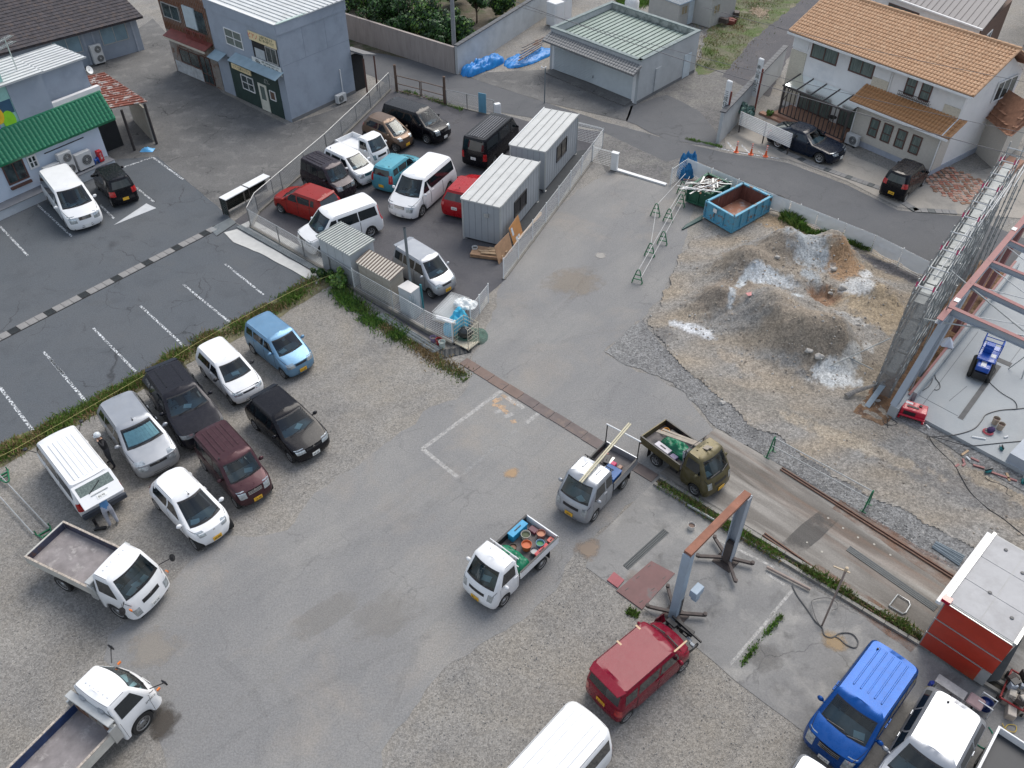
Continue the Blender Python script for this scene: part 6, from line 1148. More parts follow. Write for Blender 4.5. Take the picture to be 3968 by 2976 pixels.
def cone(p,label):
 t = thing('bollard',label,'bollard',p,0,'orange posts beside the navy sedan'); mo = mat('orange_plastic',(.75,.12,.03),rough=.45); mw = mat('white_band',(.75,.75,.75),rough=.4)
 mb = MB(); mb.lathe([(.15,0),(.16,.03),(.1,.05),(.08,.12),(.055,.25),(.045,.7),(.001,.72)],12,T(*p)); mb.B('post',mo,t,w=1,smooth=40)
 for z in (.42,.54,.65): mb = MB(); mb.lathe([(.053,z),(.053,z+.05)],12,T(*p)); mb.B('band',mw,t,w=1)
for (u,v),lb in zip(((720,95),(855,117),(990,135)),('leftmost','middle','rightmost')): cone(X3(u,v),lb+' of three orange posts with white bands on the hatched corner')
# ---------------------------------------------------------------- dirt yard with heaps
dirt_poly = VP((1432,640),(1450,590),(1475,545),(1530,490),(1640,470),(1690,430),(1790,478),(1900,540),(2000,590),(2030,640),(1960,800),(1880,850),(1920,900),(2120,1020),(2300,1120),(2300,1290),(2100,1190),(1760,1000),(1600,900),(1485,805),(1440,760),(1395,700))
def inpoly(x,y,P):
 c = False; j = len(P)-1
 for i in range(len(P)):
  if (P[i].y > y) != (P[j].y > y) and x < (P[j].x-P[i].x)*(y-P[i].y)/(P[j].y-P[i].y)+P[i].x: c = not c
  j = i
 return c
HUMPS = [(V(1670,665),3.4,.32),(V(1740,640),2.6,.15),(V(1600,600),1.5,.65),(V(1690,560),1.5,.75),(V(1790,560),1.2,.7),(V(1650,700),1.4,.55),(V(1720,760),1.5,.75),(V(1800,760),1.2,.55),(V(1545,665),1.0,.4),(V(1880,640),1.3,.3),(V(1775,655),.8,-.45),(V(1690,650),.9,-.2)]
def dirt_h(x,y):
 h = 0
 for c,r,a_ in HUMPS: d2 = ((x-c.x)**2+(y-c.y)**2)/(r*r); h += 2.15*a_*math.exp(-d2*1.35)
 h = max(h,0); n = noise.noise(Vector((x*.9,y*.9,1)))*.1+noise.noise(Vector((x*2.6,y*2.6,4)))*.11+noise.noise(Vector((x*7,y*7,9)))*.06
 return .03+h+max(-.01,(n+.03)*(min(1,.25+h*2.5)))
PATCH = [  # centre,radii,angle,colour,strength
 (V(1630,590),2.3,1.6,20,(.24,.205,.165),.95),(V(1720,760),2.2,1.5,-30,(.265,.225,.18),.9),(V(1560,660),1.6,1.1,40,(.25,.21,.17),.9),
 (V(1700,490),2.6,.7,-35,(.4,.29,.18),.8),(V(1815,590),1.0,1.3,-30,(.33,.21,.12),.9),(V(1775,650),.9,.6,0,(.27,.16,.1),.9),(V(1900,680),1.3,2.2,50,(.4,.32,.22),.8),
 (V(1735,575),1.0,1.4,20,(.36,.39,.41),1),(V(1712,518),1.0,.4,-30,(.38,.41,.43),1),(V(1745,620),.6,.5,0,(.4,.43,.45),1),
 (V(1655,635),1.5,.55,5,(.62,.66,.69),1),(V(1600,640),.75,.25,45,(.6,.64,.66),1),(V(1572,675),.6,.18,75,(.5,.53,.55),1),(V(1700,668),.5,.4,0,(.6,.64,.66),1),
 (V(1490,712),.95,.3,-30,(.78,.8,.82),1),(V(1520,728),.6,.2,-30,(.7,.72,.74),1),(V(1845,640),.8,.7,30,(.62,.63,.63),1),(V(1868,602),.6,.3,50,(.66,.67,.67),1),(V(1835,700),.8,.3,-20,(.5,.5,.49),.8),
 (V(1800,820),1.1,.6,0,(.74,.76,.76),1),(V(1835,790),.8,.45,40,(.6,.61,.6),1),(V(1870,760),.5,.25,70,(.55,.55,.54),.9),
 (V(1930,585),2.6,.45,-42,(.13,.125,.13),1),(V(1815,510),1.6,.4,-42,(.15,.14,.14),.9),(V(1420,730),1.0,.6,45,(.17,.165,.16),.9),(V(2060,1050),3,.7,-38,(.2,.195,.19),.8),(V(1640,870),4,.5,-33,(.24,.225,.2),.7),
 (V(1850,960),3.0,.4,-33,(.44,.37,.28),.6),(V(1640,800),2.0,.5,-33,(.42,.35,.27),.6)]
def soil(x,y,h):
 n1 = noise.noise(Vector((x*.6,y*.6,11))); c = Vector((.28,.24,.19))*(1+.2*n1)
 c = c.lerp(Vector((.25,.24,.225)),max(0,min(1,.5+1.4*noise.noise(Vector((x*.35,y*.8,21))))))
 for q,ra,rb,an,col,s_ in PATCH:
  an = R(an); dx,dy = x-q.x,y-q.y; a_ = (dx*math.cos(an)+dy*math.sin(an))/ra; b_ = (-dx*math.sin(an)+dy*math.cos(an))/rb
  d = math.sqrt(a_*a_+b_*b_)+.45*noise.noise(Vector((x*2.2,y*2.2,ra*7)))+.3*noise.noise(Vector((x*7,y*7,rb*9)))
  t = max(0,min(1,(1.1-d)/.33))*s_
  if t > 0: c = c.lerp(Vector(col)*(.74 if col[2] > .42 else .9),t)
 return c
xs = [p.x for p in dirt_poly]; ys = [p.y for p in dirt_poly]; st_ = .1; nx = int((max(xs)-min(xs))/st_)+1; ny = int((max(ys)-min(ys))/st_)+1; dp_r = rough(dirt_poly,.35,.4)
idx = {}; vs,fs,cols = [],[],[]
for j in range(ny):
 for i in range(nx):
  x,y = min(xs)+i*st_,min(ys)+j*st_
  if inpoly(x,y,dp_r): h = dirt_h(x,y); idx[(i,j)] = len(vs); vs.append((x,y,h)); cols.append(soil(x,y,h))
for (i,j),a_ in idx.items():
 if (i+1,j) in idx and (i+1,j+1) in idx and (i,j+1) in idx: fs.append((a_,idx[(i+1,j)],idx[(i+1,j+1)],idx[(i,j+1)]))
me = bpy.data.meshes.new('dirt_yard'); me.from_pydata(vs,[],fs); me.materials.append(M_dirt)
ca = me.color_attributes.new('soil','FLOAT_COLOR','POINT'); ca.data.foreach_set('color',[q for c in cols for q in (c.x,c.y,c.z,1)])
for p in me.polygons: p.use_smooth = True
o = bpy.data.objects.new('dirt_yard',me); COL.objects.link(o); o['kind'] = 'structure'
def stones(name,n,fn,rmin,rmax,m,seed=1,hfn=None):
 r_ = random.Random(seed); mb = MB()
 base = [Vector(p) for p in ((1,0,0),(-.9,.2,0),(0,1,.1),(.1,-1,0),(0,.1,.8),(.1,0,-.7))]; F = [(0,2,4),(2,1,4),(1,3,4),(3,0,4),(2,0,5),(1,2,5),(3,1,5),(0,3,5)]
 for k in range(n):
  p = fn(r_);
  if p is None: continue
  s_ = rmin+(rmax-rmin)*r_.random()**3; M_ = T(p[0],p[1],(hfn(p[0],p[1]) if hfn else .015)+s_*.2) @ Rz(r_.random()*6.3) @ Matrix.Diagonal((s_,s_*r_.uniform(.6,1),s_*r_.uniform(.5,.9),1))
  mb.cur = r_.choice((0,0,1,2)) if isinstance(m,list) else 0; mb.add([M_ @ (q*r_.uniform(.8,1.15)) for q in base],F)
 return tag(mb.B(name,m,None),kind='stuff')
SM = [mat('stone_grey',(.22,.215,.21),rough=.9,var=.3,scale=3),mat('stone_pale',(.4,.385,.36),rough=.9,var=.2,scale=3),mat('stone_dark',(.12,.118,.115),rough=.9,var=.2,scale=3)]
def in_dirt(r_):
 x,y = r_.uniform(min(xs),max(xs)),r_.uniform(min(ys),max(ys)); return (x,y) if inpoly(x,y,dp_r) and (dirt_h(x,y) > .12 or r_.random() < .25) else None
stones('rubble_stones',6500,in_dirt,.02,.09,[mat('soil_clod',(.34,.29,.235),rough=.95,var=.3,scale=2),SM[1],mat('soil_clod_dark',(.27,.23,.19),rough=.95,var=.3,scale=2)],4,dirt_h)
bal = VP((1340,770),(1390,690),(1480,800),(1600,890),(1760,990),(2100,1180),(2230,1335),(2062,1232),(1790,1068),(1650,984),(1548,925),(1480,848),(1350,790))
def in_bal(r_):
 x,y = r_.uniform(6,15),r_.uniform(12,32); return (x,y) if inpoly(x,y,bal) else None
stones('ballast_stones',16000,in_bal,.018,.05,SM,5)
gl = [VP((700,600),(1010,800),(900,900),(700,1050),(480,1160),(180,1450),(-60,1700),(-80,1050),(0,985),(430,760)),VP((1240,1190),(1330,1275),(1600,1480),(1740,1600),(1760,1800),(800,1780),(960,1440),(1130,1340))]
def in_grav(r_):
 k = r_.choice((0,0,1)); x,y = (r_.uniform(-18,0),r_.uniform(7,33)) if k == 0 else (r_.uniform(-6,8),r_.uniform(7,18)); return (x,y) if inpoly(x,y,gl[k]) else None
stones('gravel_stones',17000,in_grav,.012,.034,[SM[0],SM[1],SM[0]],6)
def rock(px,py,s_,label,m=None):
 p = V(px,py); z = dirt_h(p.x,p.y) if inpoly(p.x,p.y,dp_r) else .02; o = blob(None,'rock',Vector((p.x,p.y,z+s_*.25)),s_,s_*.75,s_*.55,m or SM[1],px,.5,7,1.6); tag(o,label,'rock','loose rocks on the dirt')
rock(1795,600,.0001+.16,'pale lump of rock in the orange pit between the heaps'); rock(1668,597,.14,'pale rock on the left heap beside the slurry'); rock(1560,872,.13,'loose rock on the dirt below the heap'); rock(1815,640,.2,'largest pale boulder right of the two heaps'); rock(1792,642,.13,'smaller boulder beside the largest pale one'); rock(1760,800,.22,'lump of concrete under the crossed pipes'); rock(1735,795,.18,'concrete rubble lump left under the crossed pipes'); rock(1850,712,.12,'stone near the scaffold net'); rock(1895,868,.11,'stone at the end of the grey plank')
tg = thing('torn_card','torn red and white card lying on the lower dirt heap','litter',V(1608,687)); p = V(1608,687); mb=MB(); z = dirt_h(p.x,p.y); mb.box(-.17,.17,-.12,.12,z+.05,z+.06,T(p.x,p.y,0) @ Rz(.3)); mb.B('card',mat('faded_red_card',(.55,.25,.24),rough=.8,var=.3,scale=9),tg,w=1)
# ---------------------------------------------------------------- new building: slab,steel frame,scaffold
s0_,s1_ = C4(1040,370),C4(2070,920); ed = (s1_-s0_).normalized(); dn = Vector((-ed.y,ed.x,0));
fd = Vector((.674,.738,0)); slab_pts = [s0_+ed*.1,s0_+ed*12,s0_+ed*12+fd*16,s0_+fd*16]
sl = thing('floor_slab','new pale grey concrete floor of the steel framed building','floor slab',s0_); mb=MB(); mb.prism([(p.x,p.y) for p in slab_pts],.0,.16); sbo = mb.B('slab',M_slab,sl,w=1)
M_jt = mat('slab_joint',(.17,.18,.19),rough=.8)
def on_slab(u0,v0,u1,v1,w_,name,m,K_=X5,z=.16): a_,b_ = K_(u0,v0,z),K_(u1,v1,z); mb=MB(); mb.bar(a_+Vector((0,0,.002)),b_+Vector((0,0,.002)),w_,.008); return mb.B(name,m,sl,w=1)
for q in ((540,755,935,235),(480,630,800,800),(1150,440,1240,320),(740,700,860,600)): on_slab(*q,.022,'joint',M_jt)
on_slab(815,820,1075,460,.2,'trench',mat('trench_dark',(.12,.12,.12),rough=.8,var=.2));
for k in (-.12,.12): a_,b_ = X5(815,820,.16),X5(1075,460,.16); nn = (b_-a_).normalized().cross(Vector((0,0,1))); mb=MB(); mb.bar(a_+nn*k+Vector((0,0,.006)),b_+nn*k+Vector((0,0,.006)),.02,.012); mb.B('trench_edge',M_slab,sl,w=1)
p = X5(1100,435,.16); mb=MB(); mb.box(-.35,.35,-.16,.16,.155,.168,T(p.x,p.y,0) @ Rz(an_ := R(-42))); mb.B('pit',mat('trench_dark',0),sl,w=1)
M_st = mat('grey_steel',(.36,.4,.45),rough=.5,var=.06); M_rp = mat('red_primer',(.27,.115,.11),rough=.6,var=.12)
fr_ = thing('portal_frame_building','grey steel portal frame with red primer on its upper flanges','steel frame',(15.4,24.1,0))
def ibeam(a_,b_,h=.26,w_=.18,red=True,name='beam'):
 a_,b_ = Vector(a_),Vector(b_); mb=MB(); up = Vector((0,0,1)); d = (b_-a_).normalized(); q = up-d*up.dot(d)
 if q.length < .4: q = Vector((.7,-.7,0))
 q.normalize(); mb.cur = 0; mb.bar(a_,b_,.02,h,up=q); mb.bar(a_-q*h/2,b_-q*h/2,w_,.02,up=q); mb.cur = 1 if red else 0; mb.bar(a_+q*h/2,b_+q*h/2,w_,.02,up=q); return mb.B(name,[M_st,M_rp],fr_,w=1)
Zb = 4.6; E0,E1 = B4(1480,1210,Zb),B4(2260,280,Zb); ibeam(E0,E1,.2,.24,True,'eave_beam')
for (u,v,u2,v2) in ((1545,1095,2212,1395),(1740,890,2212,1115),(1895,695,2212,825),(2040,510,2212,590),(2185,360,2212,372)):
 a_ = B4(u,v,Zb); b_ = B4(u2,v2,Zb-.45 if u2-u > 100 else Zb-.1); ibeam(a_,a_+(b_-a_)*(2.2 if u2-u > 100 else 12),.3 if u == 1545 else .22,.2,True,'rafter')
mb = MB(); cb,ct = Vector((15.35,24.0,.55)),B4(1560,1150,Zb-.12)
for (o1,o2) in (((-.13,0),(.13,0)),): mb.bar(cb,ct,.26,.02,up=Vector((.75,.66,0))); mb.bar(cb+Vector((.1,.09,0)),ct+Vector((.1,.09,0)),.02,.2,up=Vector((.75,.66,0))); mb.bar(cb+Vector((.2,.18,0)),ct+Vector((.2,.18,0)),.26,.02,up=Vector((.75,.66,0)))
mb.B('column',M_st,fr_,w=1)
for s_ in (2.8,6.8,10.5):
 g_ = Vector((15.35,24.0,0))+(E1-E0).normalized()*s_*1.0; mb=MB(); t_ = E0+(E1-E0)*((s_+.5)/(E1-E0).length); mb.bar((g_.x,g_.y,.3),(t_.x,t_.y,Zb-.1),.2,.2); mb.B('column',M_rp if s_ > 6 else M_st,fr_,w=1)
for (u,v,u2,v2,z0,z1) in ((1760,925,2212,1280,Zb-.2,Zb-.6),(1915,735,2212,960,Zb-.2,Zb-.5),(2060,560,2212,680,Zb-.2,Zb-.4),(1700,1150,2212,1240,Zb-.3,Zb-.6),(1900,930,2212,1010,Zb-.3,Zb-.5)):
 mb = MB(); mb.tube([B4(u,v,z0),B4(u2,v2,z1)],.022,6); mb.B('brace',mat('pale_steel',(.55,.56,.56),rough=.5),fr_,w=1)
for (u,v) in ((1640,1022),(2130,412)): mb = MB(); p = B4(u,v,Zb+.13); mb.box(-.14,.14,-.09,.09,-.004,.004,T(*p) @ Rz(R(48))); mb.B('tag',B_trim,fr_,w=1)
lw_ = thing('perimeter_wall','low pale concrete upstand wall along the left side of the new floor','wall',s0_+dn*1); W_ = wall2(C4(985,425),C4(1175,215)+Vector((0,0,0)),1); wbox(lw_,W_,'pedestal',M_slab,-.1,1.2,0,.55,-.05,.3)
W_ = Wall(Vector((15.35,24.0,0))+ed*.35,math.atan2((E1-E0).y,(E1-E0).x),1); wbox(lw_,W_,'upstand',M_slab,1.3,14,0,.6,-.1,.08); wbox(lw_,W_,'sill_strip',M_rp,1.0,14,.6,.63,-.16,-.06); wbox(lw_,W_,'inner_wall',mat('grey_panel',(.3,.33,.35),rough=.7),1.3,14,.0,.58,.09,.12)
sheet('earth_strip',[W_.p(.5,0,-.15),W_.p(14,0,-.15),W_.p(14,0,-1.6),W_.p(-.8,0,-1.5),W_.p(-.8,0,-.3)],.04,ground_mat('brown_earth',(.2,.12,.07),[((.3,.24,.18),1.2,.5,.7,.8),((.08,.05,.04),2,.5,.7,.8)],.4,9,bump=1),.15)
W_ = wall2(B4(1900,1010),B4(2212,1180),1)
scf = thing('scaffold','tall tube scaffold with grey netting beside the steel frame','scaffold',(15.3,25.5,0)); SC = Wall((15.15,25.35),R(53),1); SH_ = 5.3; M_tb = mat('scaffold_tube',(.36,.38,.38),rough=.5,metal=.45,var=.2); M_pk = mat('pink_clip',(.55,.06,.16),rough=.5)
inv = wpar(scf); mb=MB(); mb.tube([(0,0,0),(0,0,SH_+.5)],.026,6);
for k in range(11): mb.lathe([(.045,.3+k*.48),(.045,.36+k*.48)],6)
q = mb.B('upright',M_tb,None); ume = q.data; bpy.data.objects.remove(q)
def tb(a_,b_,name='ledger',r=.022,m=None): mb = MB(); mb.tube([a_,b_],r,5); return mb.B(name,m or M_tb,scf,w=1)
bays = 9; bl_ = 1.55
for i in range(bays+1):
 for d_ in (0,.62,.95 if i % 2 else 1.25): link('upright',ume,scf,inv @ T(*SC.p(i*bl_+(0 if d_ < .7 else .4),0,d_)))
 for z in (1.2,2.6,4.0,5.2): tb(SC.p(i*bl_,z,0),SC.p(i*bl_,z,.62),'transom')
 tb(SC.p(i*bl_,SH_+.2,-.05),SC.p(i*bl_,SH_+.2,.75),'top_transom',.03,mat('pale_steel',0))
 for d_ in (0,.62): mb = MB(); mb.lathe([(.04,0),(.04,.22)],6,T(*SC.p(i*bl_,SH_+.15-.6*(i % 2),d_))); mb.B('clip',M_pk,scf,w=1)
for z in (.6,1.2,1.9,2.6,3.3,4.0,4.6,5.2):
 for d_ in (0,.62): tb(SC.p(-.2,z,d_),SC.p(bays*bl_+.2,z,d_))
for i in range(bays):
 for k,(za,zb) in enumerate(((.3,2.6),(2.6,5.0))): tb(SC.p(i*bl_,za,.66),SC.p((i+1)*bl_,zb,.66),'brace',.019); tb(SC.p(i*bl_,zb,.6 if k else .0),SC.p((i+1)*bl_,za,.6 if k else 0),'brace',.019)
for i in range(bays):
 for z in (1.25,3.0,4.75): mb = MB(); SC.box(mb,i*bl_+.05,(i+1)*bl_-.05,z,z+.03,.12,.5); tag(mb.B('deck',mat('deck_steel',(.3,.32,.32),rough=.6,metal=.3,var=.2),scf,w=1))
for k in range(7): tb(SC.p(2+k*1.6,4.9+rnd.uniform(-.1,.2),.3+.12*k),SC.p(6.5+k*1.5,5.0+rnd.uniform(-.1,.4),.45+.1*k),'loose_tube',.026,mat('pale_steel',0))
m2 = bpy.data.materials.new('scaffold_net'); m2.use_nodes = True; b_ = m2.node_tree.nodes['Principled BSDF']; b_.inputs['Base Color'].default_value = (.3,.3,.3,1); b_.inputs['Roughness'].default_value = .8; b_.inputs['Alpha'].default_value = .58
n_ = _noise(m2.node_tree,2.5,5,.7); r_ = _ramp(m2.node_tree,n_.outputs[0],.3,.7,(.17,.17,.175,1),(.28,.275,.27,1)); m2.node_tree.links.new(r_.outputs[0],b_.inputs['Base Color'])
def net(fn,nu=14,nv=12,name='net'): mb = MB(); mb.grid(fn,nu,nv); return mb.B(name,m2,scf,w=1,smooth=60)
for k in range(3): z0,z1 = k*1.75+.1,(k+1)*1.75+.1; net(lambda u,v: SC.p(-.06+.04*noise.noise(Vector((u*5,v*4,k))),z0+(z1-z0)*v,-.05+.75*u))
for i in range(bays):
 for k in range(3): z0,z1 = k*1.75+.1,(k+1)*1.75+.1; net(lambda u,v: SC.p(i*bl_+bl_*u,z0+(z1-z0)*v,-.06-.05*abs(noise.noise(Vector((u*4+i,v*4,k))))),10,8)
tb(SC.p(-.05,4.2,.5),X6(1081,930,4.3)+Vector((.6,-.4,0)),'long_tube',.03); tb(SC.p(3.0,4.8,.6),B4(2212,1290,4.0),'long_tube',.03)
for (u0,v0,z0,u1,v1,z1) in ((430,1645,.2,1070,1350,1.6),(600,1460,.7,920,1620,.3)): tb(B4(u0,v0,z0),B4(u1,v1,z1),'prop_tube',.026)
tb(C4(405,105),C4(405,105)+Vector((0,0,.9)),'prop_post',.026)
nr_ = thing('net_roll','long grey rolled net trailing on the ground from the scaffold foot','rolled net',C4(650,280)); mb=MB(); mb.tube([C4(645,282,.1),C4(720,240,.25),C4(850,200,.45),C4(960,160,.6)],[.13,.1,.07,.04],8); mb.B('roll',m2,nr_,w=1,smooth=60)
pk2 = thing('grey_plank','grey metal plank leaning at the foot of the scaffold','plank',C4(810,370)); mb=MB(); mb.bar(C4(812,365,.05),C4(945,185,.6),.22,.03); mb.B('plank',mat('plank_grey',(.24,.29,.33),rough=.5),pk2,w=1)
def on(o_,M_,name,m,boxes,bevel=.01):
 mb = MB(); [mb.box(*b_,M_) for b_ in boxes]; return mb.B(name,m,o_,w=1,bevel=bevel)
c_ = X5(950,500,.16); li = thing('tracked_lift','cobalt blue tracked work platform with guard rail on the new floor','work platform',c_,0); ax = (X5(1050,330,.9)-X5(880,570,.5)); M_ = T(c_.x,c_.y,.16) @ Rz(R(56)); M_b = mat('machine_blue',(.01,.08,.42),rough=.35,coat=.5)
for s_ in (-.36,.36): on(li,M_,'track',X_tyre,[(-.75,.75,s_-.09,s_+.09,0,.3)],.08)
on(li,M_,'chassis',X_blk,[(-.8,.7,-.26,.26,.12,.45)]); on(li,M_,'cover',M_b,[(-.7,-.05,-.27,.27,.45,.7)],.04); on(li,M_,'platform',M_b,[(-.3,.95,-.36,.36,.75,.82)]); on(li,M_,'control_box',M_b,[(.25,.6,-.1,.25,.82,1.2)],.02); on(li,M_,'label_plate',B_trim,[(-.6,-.2,-.08,.12,.7,.71)],0); on(li,M_,'label_plate',B_trim,[(.05,.3,-.3,-.1,.82,.83)],0)
mb = MB();
for z in (1.15,1.5): mb.tube([M_ @ Vector(q) for q in ((.1,-.36,z),(.95,-.36,z),(.95,.36,z),(.1,.36,z),(.1,-.36,z))],.022,6)
for x,y in ((.1,-.36),(.95,-.36),(.95,.36),(.1,.36)): mb.tube([M_ @ Vector((x,y,.8)),M_ @ Vector((x,y,1.5))],.022,6)
tag(mb.B('guard_rail',M_b,li,w=1),kind='stuff')
g2 = X5(485,800,0); ge = thing('generator','red engine generator on the gravel at the corner of the new floor','generator',g2); M_ = T(g2.x,g2.y,0) @ Rz(R(-28)); M_r = mat('generator_red',(.5,.015,.04),rough=.35,coat=.4)
on(ge,M_,'casing',M_r,[(-.48,.48,-.3,.3,.1,.52)],.03); on(ge,M_,'panel',X_blk,[(-.36,.1,-.315,-.29,.16,.44),(-.3,.15,-.12,-.02,.52,.54)],0); on(ge,M_,'skid',M_r,[(-.5,-.42,-.34,.34,0,.1),(.42,.5,-.34,.34,0,.1)],0); on(ge,M_,'bumper',M_r,[(-.5,.5,-.38,-.32,.2,.27)],.01); on(ge,M_,'label',B_trim,[(-.38,-.1,.08,.2,.52,.525)],0); mb=MB(); mb.lathe([(.001,.57),(.06,.57),(.06,.52)],10,M_ @ T(.2,.1,0)); mb.B('fuel_cap',X_blk,ge,w=1)
wt = thing('cloth_covered_stand','white cloth draped over a small stand beside the low wall','stand',X5(700,370,.16)); p = X5(700,372,.16); mb=MB(); mb.grid(lambda u,v: p+Vector((math.cos(u*6.283)*(.03+.26*v+.05*math.sin(u*25)*v),math.sin(u*6.283)*(.03+.26*v+.05*math.sin(u*25)*v),.85-.38*v)),30,5); mb.B('cloth',mat('white_cloth',(.6,.64,.72),rough=.8),wt,w=1,smooth=60)
for i in range(3): mb = MB(); mb.bar(p+Vector((.2*math.cos(i*2.1),.2*math.sin(i*2.1),0)),p+Vector((0,0,.7)),.03); mb.B('leg',M_galv,wt,w=1)
def cable(pts,label,r=.014,m=None,cat='cable',g_='cables on the floor',name='cable',K_=None,z=.02):
 P = [K_(u,v,z) if K_ else Vector(u) for (u,v) in pts]; out = []
 for i in range(len(P)-1):
  p0,p1,p2,p3 = P[max(0,i-1)],P[i],P[i+1],P[min(len(P)-1,i+2)]
  for k in range(6): t = k/6; out.append(.5*((2*p1)+(p2-p0)*t+(2*p0-5*p1+4*p2-p3)*t*t+(3*p1-p0-3*p2+p3)*t**3))
 out.append(P[-1]); mb=MB(); mb.tube(out,r,5); tag(mb.B(name,m or X_blk,None,smooth=60),label,cat,g_)
cable([(385,790),(400,735),(470,710),(530,650),(600,605),(628,560),(620,520),(602,500),(620,486),(642,500),(650,545),(675,580),(680,610),(660,625),(642,622)],'black cable looping over the floor from the generator',z=.185,K_=X5)
cable([(590,940),(760,930),(900,890),(960,830),(990,790),(1080,762),(1200,752),(1260,745)],'thick black cable along the near edge of the new floor',.018,z=.185,K_=X5); cable([(1045,470),(1050,500),(1010,560),(1040,600),(1100,650),(1180,700),(1195,750),(1160,755)],'black cable from the blue platform to the right',z=.185,K_=X5);
cable([(1300,600),(1290,650),(1330,690)],'short black cable end on the gravel',z=.03,K_=C4); cable([(2074,640),(1900,655),(1640,680),(1560,665),(1400,620),(1310,602)],'black cable crossing the floor edge',.016,z=.18,K_=C4); cable([(1310,604),(1350,670),(1440,760),(1520,840),(1570,930),(1650,1060),(1780,1180),(1900,1260),(2074,1400)],'long black cable curving over the dirt to the right',.016,z=.05,K_=C4)
cable([(940,460),(950,500),(1010,515),(1055,500),(1030,475),(985,460),(975,500),(980,535)],'small cable coil by the generator',z=.04,K_=C4); cable([(1760,930),(1800,960),(1890,990),(1940,1020),(1930,1060),(1980,1090),(1975,1040)],'thin cable trailing from the saw',.012,z=.05,K_=C4)
for i,(u,v,a2,l,cc,lb) in enumerate(((1600,735,35,.42,M_tim,'pale timber offcut on the gravel'),(1588,800,80,.22,M_rp,'red steel offcut standing nearest the pale timber'),(1535,838,35,.22,M_rp,'red steel offcut farthest left'),(1590,832,40,.2,M_rp,'red steel offcut in the middle of three'),(1680,790,-40,.3,M_rp,'slim red steel offcut by the floor edge'),(1710,845,-25,.4,M_rp,'long red flat bar offcut'),(1895,920,-30,1.05,M_rp,'longest red steel bar beside the saw'),(1945,930,80,.4,M_tim,'pale wood block under the long red bar'))):
 p = C4(u,v,.04); o = MB(); o.box(-l/2,l/2,-.04,.04,-.02,.025,T(*p) @ Rz(R(a2))); tag(o.B('offcut',cc,None),lb,'offcut','steel and timber offcuts')
def toolm(u,v,K_,label,col=(.02,.2,.2),z=.03,s_=1.0,cat='power tool'):
 p = K_(u,v,z); t = thing('power_tool',label,cat,p,0,'tools lying about'); M_ = T(*p) @ Rz(rnd.uniform(0,3)); on(t,M_,'motor',mat('tool_teal',(.01,.16,.17),rough=.4),[(-.14*s_,.1*s_,-.07,.07,0,.13)],.03); on(t,M_,'handle',X_blk,[(-.2*s_,.14*s_,-.02,.02,.13,.2)],.01); mb=MB(); mb.lathe([(.001,0),(.12*s_,0),(.12*s_,.01),(.001,.01)],14,M_ @ T(.12*s_,.05,.07) @ Matrix.Rotation(math.pi/2,4,'X')); mb.B('disc',M_galv,t,w=1)
toolm(1785,890,C4,'teal circular saw beside the long red bar'); toolm(2065,970,C4,'black power tool at the right edge of the gravel'); toolm(1890,708,C4,'small green tool on the floor corner',s_=.6,z=.17)
for (u,v,lb,c_) in ((1835,500,'left canvas bucket of tools on the new floor',0),(1875,545,'right canvas bucket of tools on the new floor',0)): bucket(C4(u,v,.16),(.42,.34,.26),lb,.13,.3,(.1,.06,.05),'tool bucket','canvas tool buckets')
rc = thing('red_hose_coil','coil of pink red hose beside the canvas tool buckets','hose',C4(1785,570,.16)); p = C4(1785,568,.2); mb=MB(); mb.tube([p+Vector((math.cos(i*.5)*(.2-.001*i),math.sin(i*.5)*(.2-.001*i),.001*i)) for i in range(50)],.014,5); mb.B('hose',mat('red_hose',(.45,.07,.09),rough=.5),rc,w=1)
bgk = thing('tool_bag','black and violet tool bag on the red hose coil','bag',C4(1810,555,.16)); blob(bgk,'bag',C4(1810,550,.3),.15,.12,.12,mat('dark_violet_fabric',(.05,.03,.1),rough=.8,var=.5,scale=8),2)
for i,(u,v,a2,l) in enumerate(((1710,615,-15,.5),(1302,525,-70,.22),(1625,780,-70,.2),(1930,608,20,.18))): p = C4(u,v,.19 if i in (0,3) else .05); mb=MB(); d_ = Vector((math.cos(R(a2)),math.sin(R(a2)),0))*l/2; mb.tube([p-d_,p+d_],.035,8); tag(mb.B('canister',B_trim,None,smooth=40),('white tube with green cap on the new floor','pair of white spray cans by the generator','white can among the red offcuts','small white bottle on the new floor')[i],'canister','white tubes and cans')
tp = thing('tripod','surveying tripod standing at the right edge of the new floor','tripod',C4(2035,60,.16)); p = C4(2030,90,.16)
for i in range(3): mb = MB(); mb.bar(p+Vector((.4*math.cos(i*2.1+.4),.4*math.sin(i*2.1+.4),0)),p+Vector((.05,.02,1.1)),.035); mb.B('leg',M_galv,tp,w=1)
mb = MB(); mb.lathe([(.001,1.16),(.07,1.16),(.07,1.08)],10,T(p.x+.05,p.y+.02,.0)); mb.B('head',X_blk,tp,w=1)
cr_ = thing('concrete_block','grey steel plate box at the right edge of the new floor','block',C4(2010,760,.16)); W_ = wall2(C4(1925,800,.16),C4(2074,640,.16),1); wbox(cr_,W_,'block',M_st,0,2.2,.16,.6,.0,1.1)
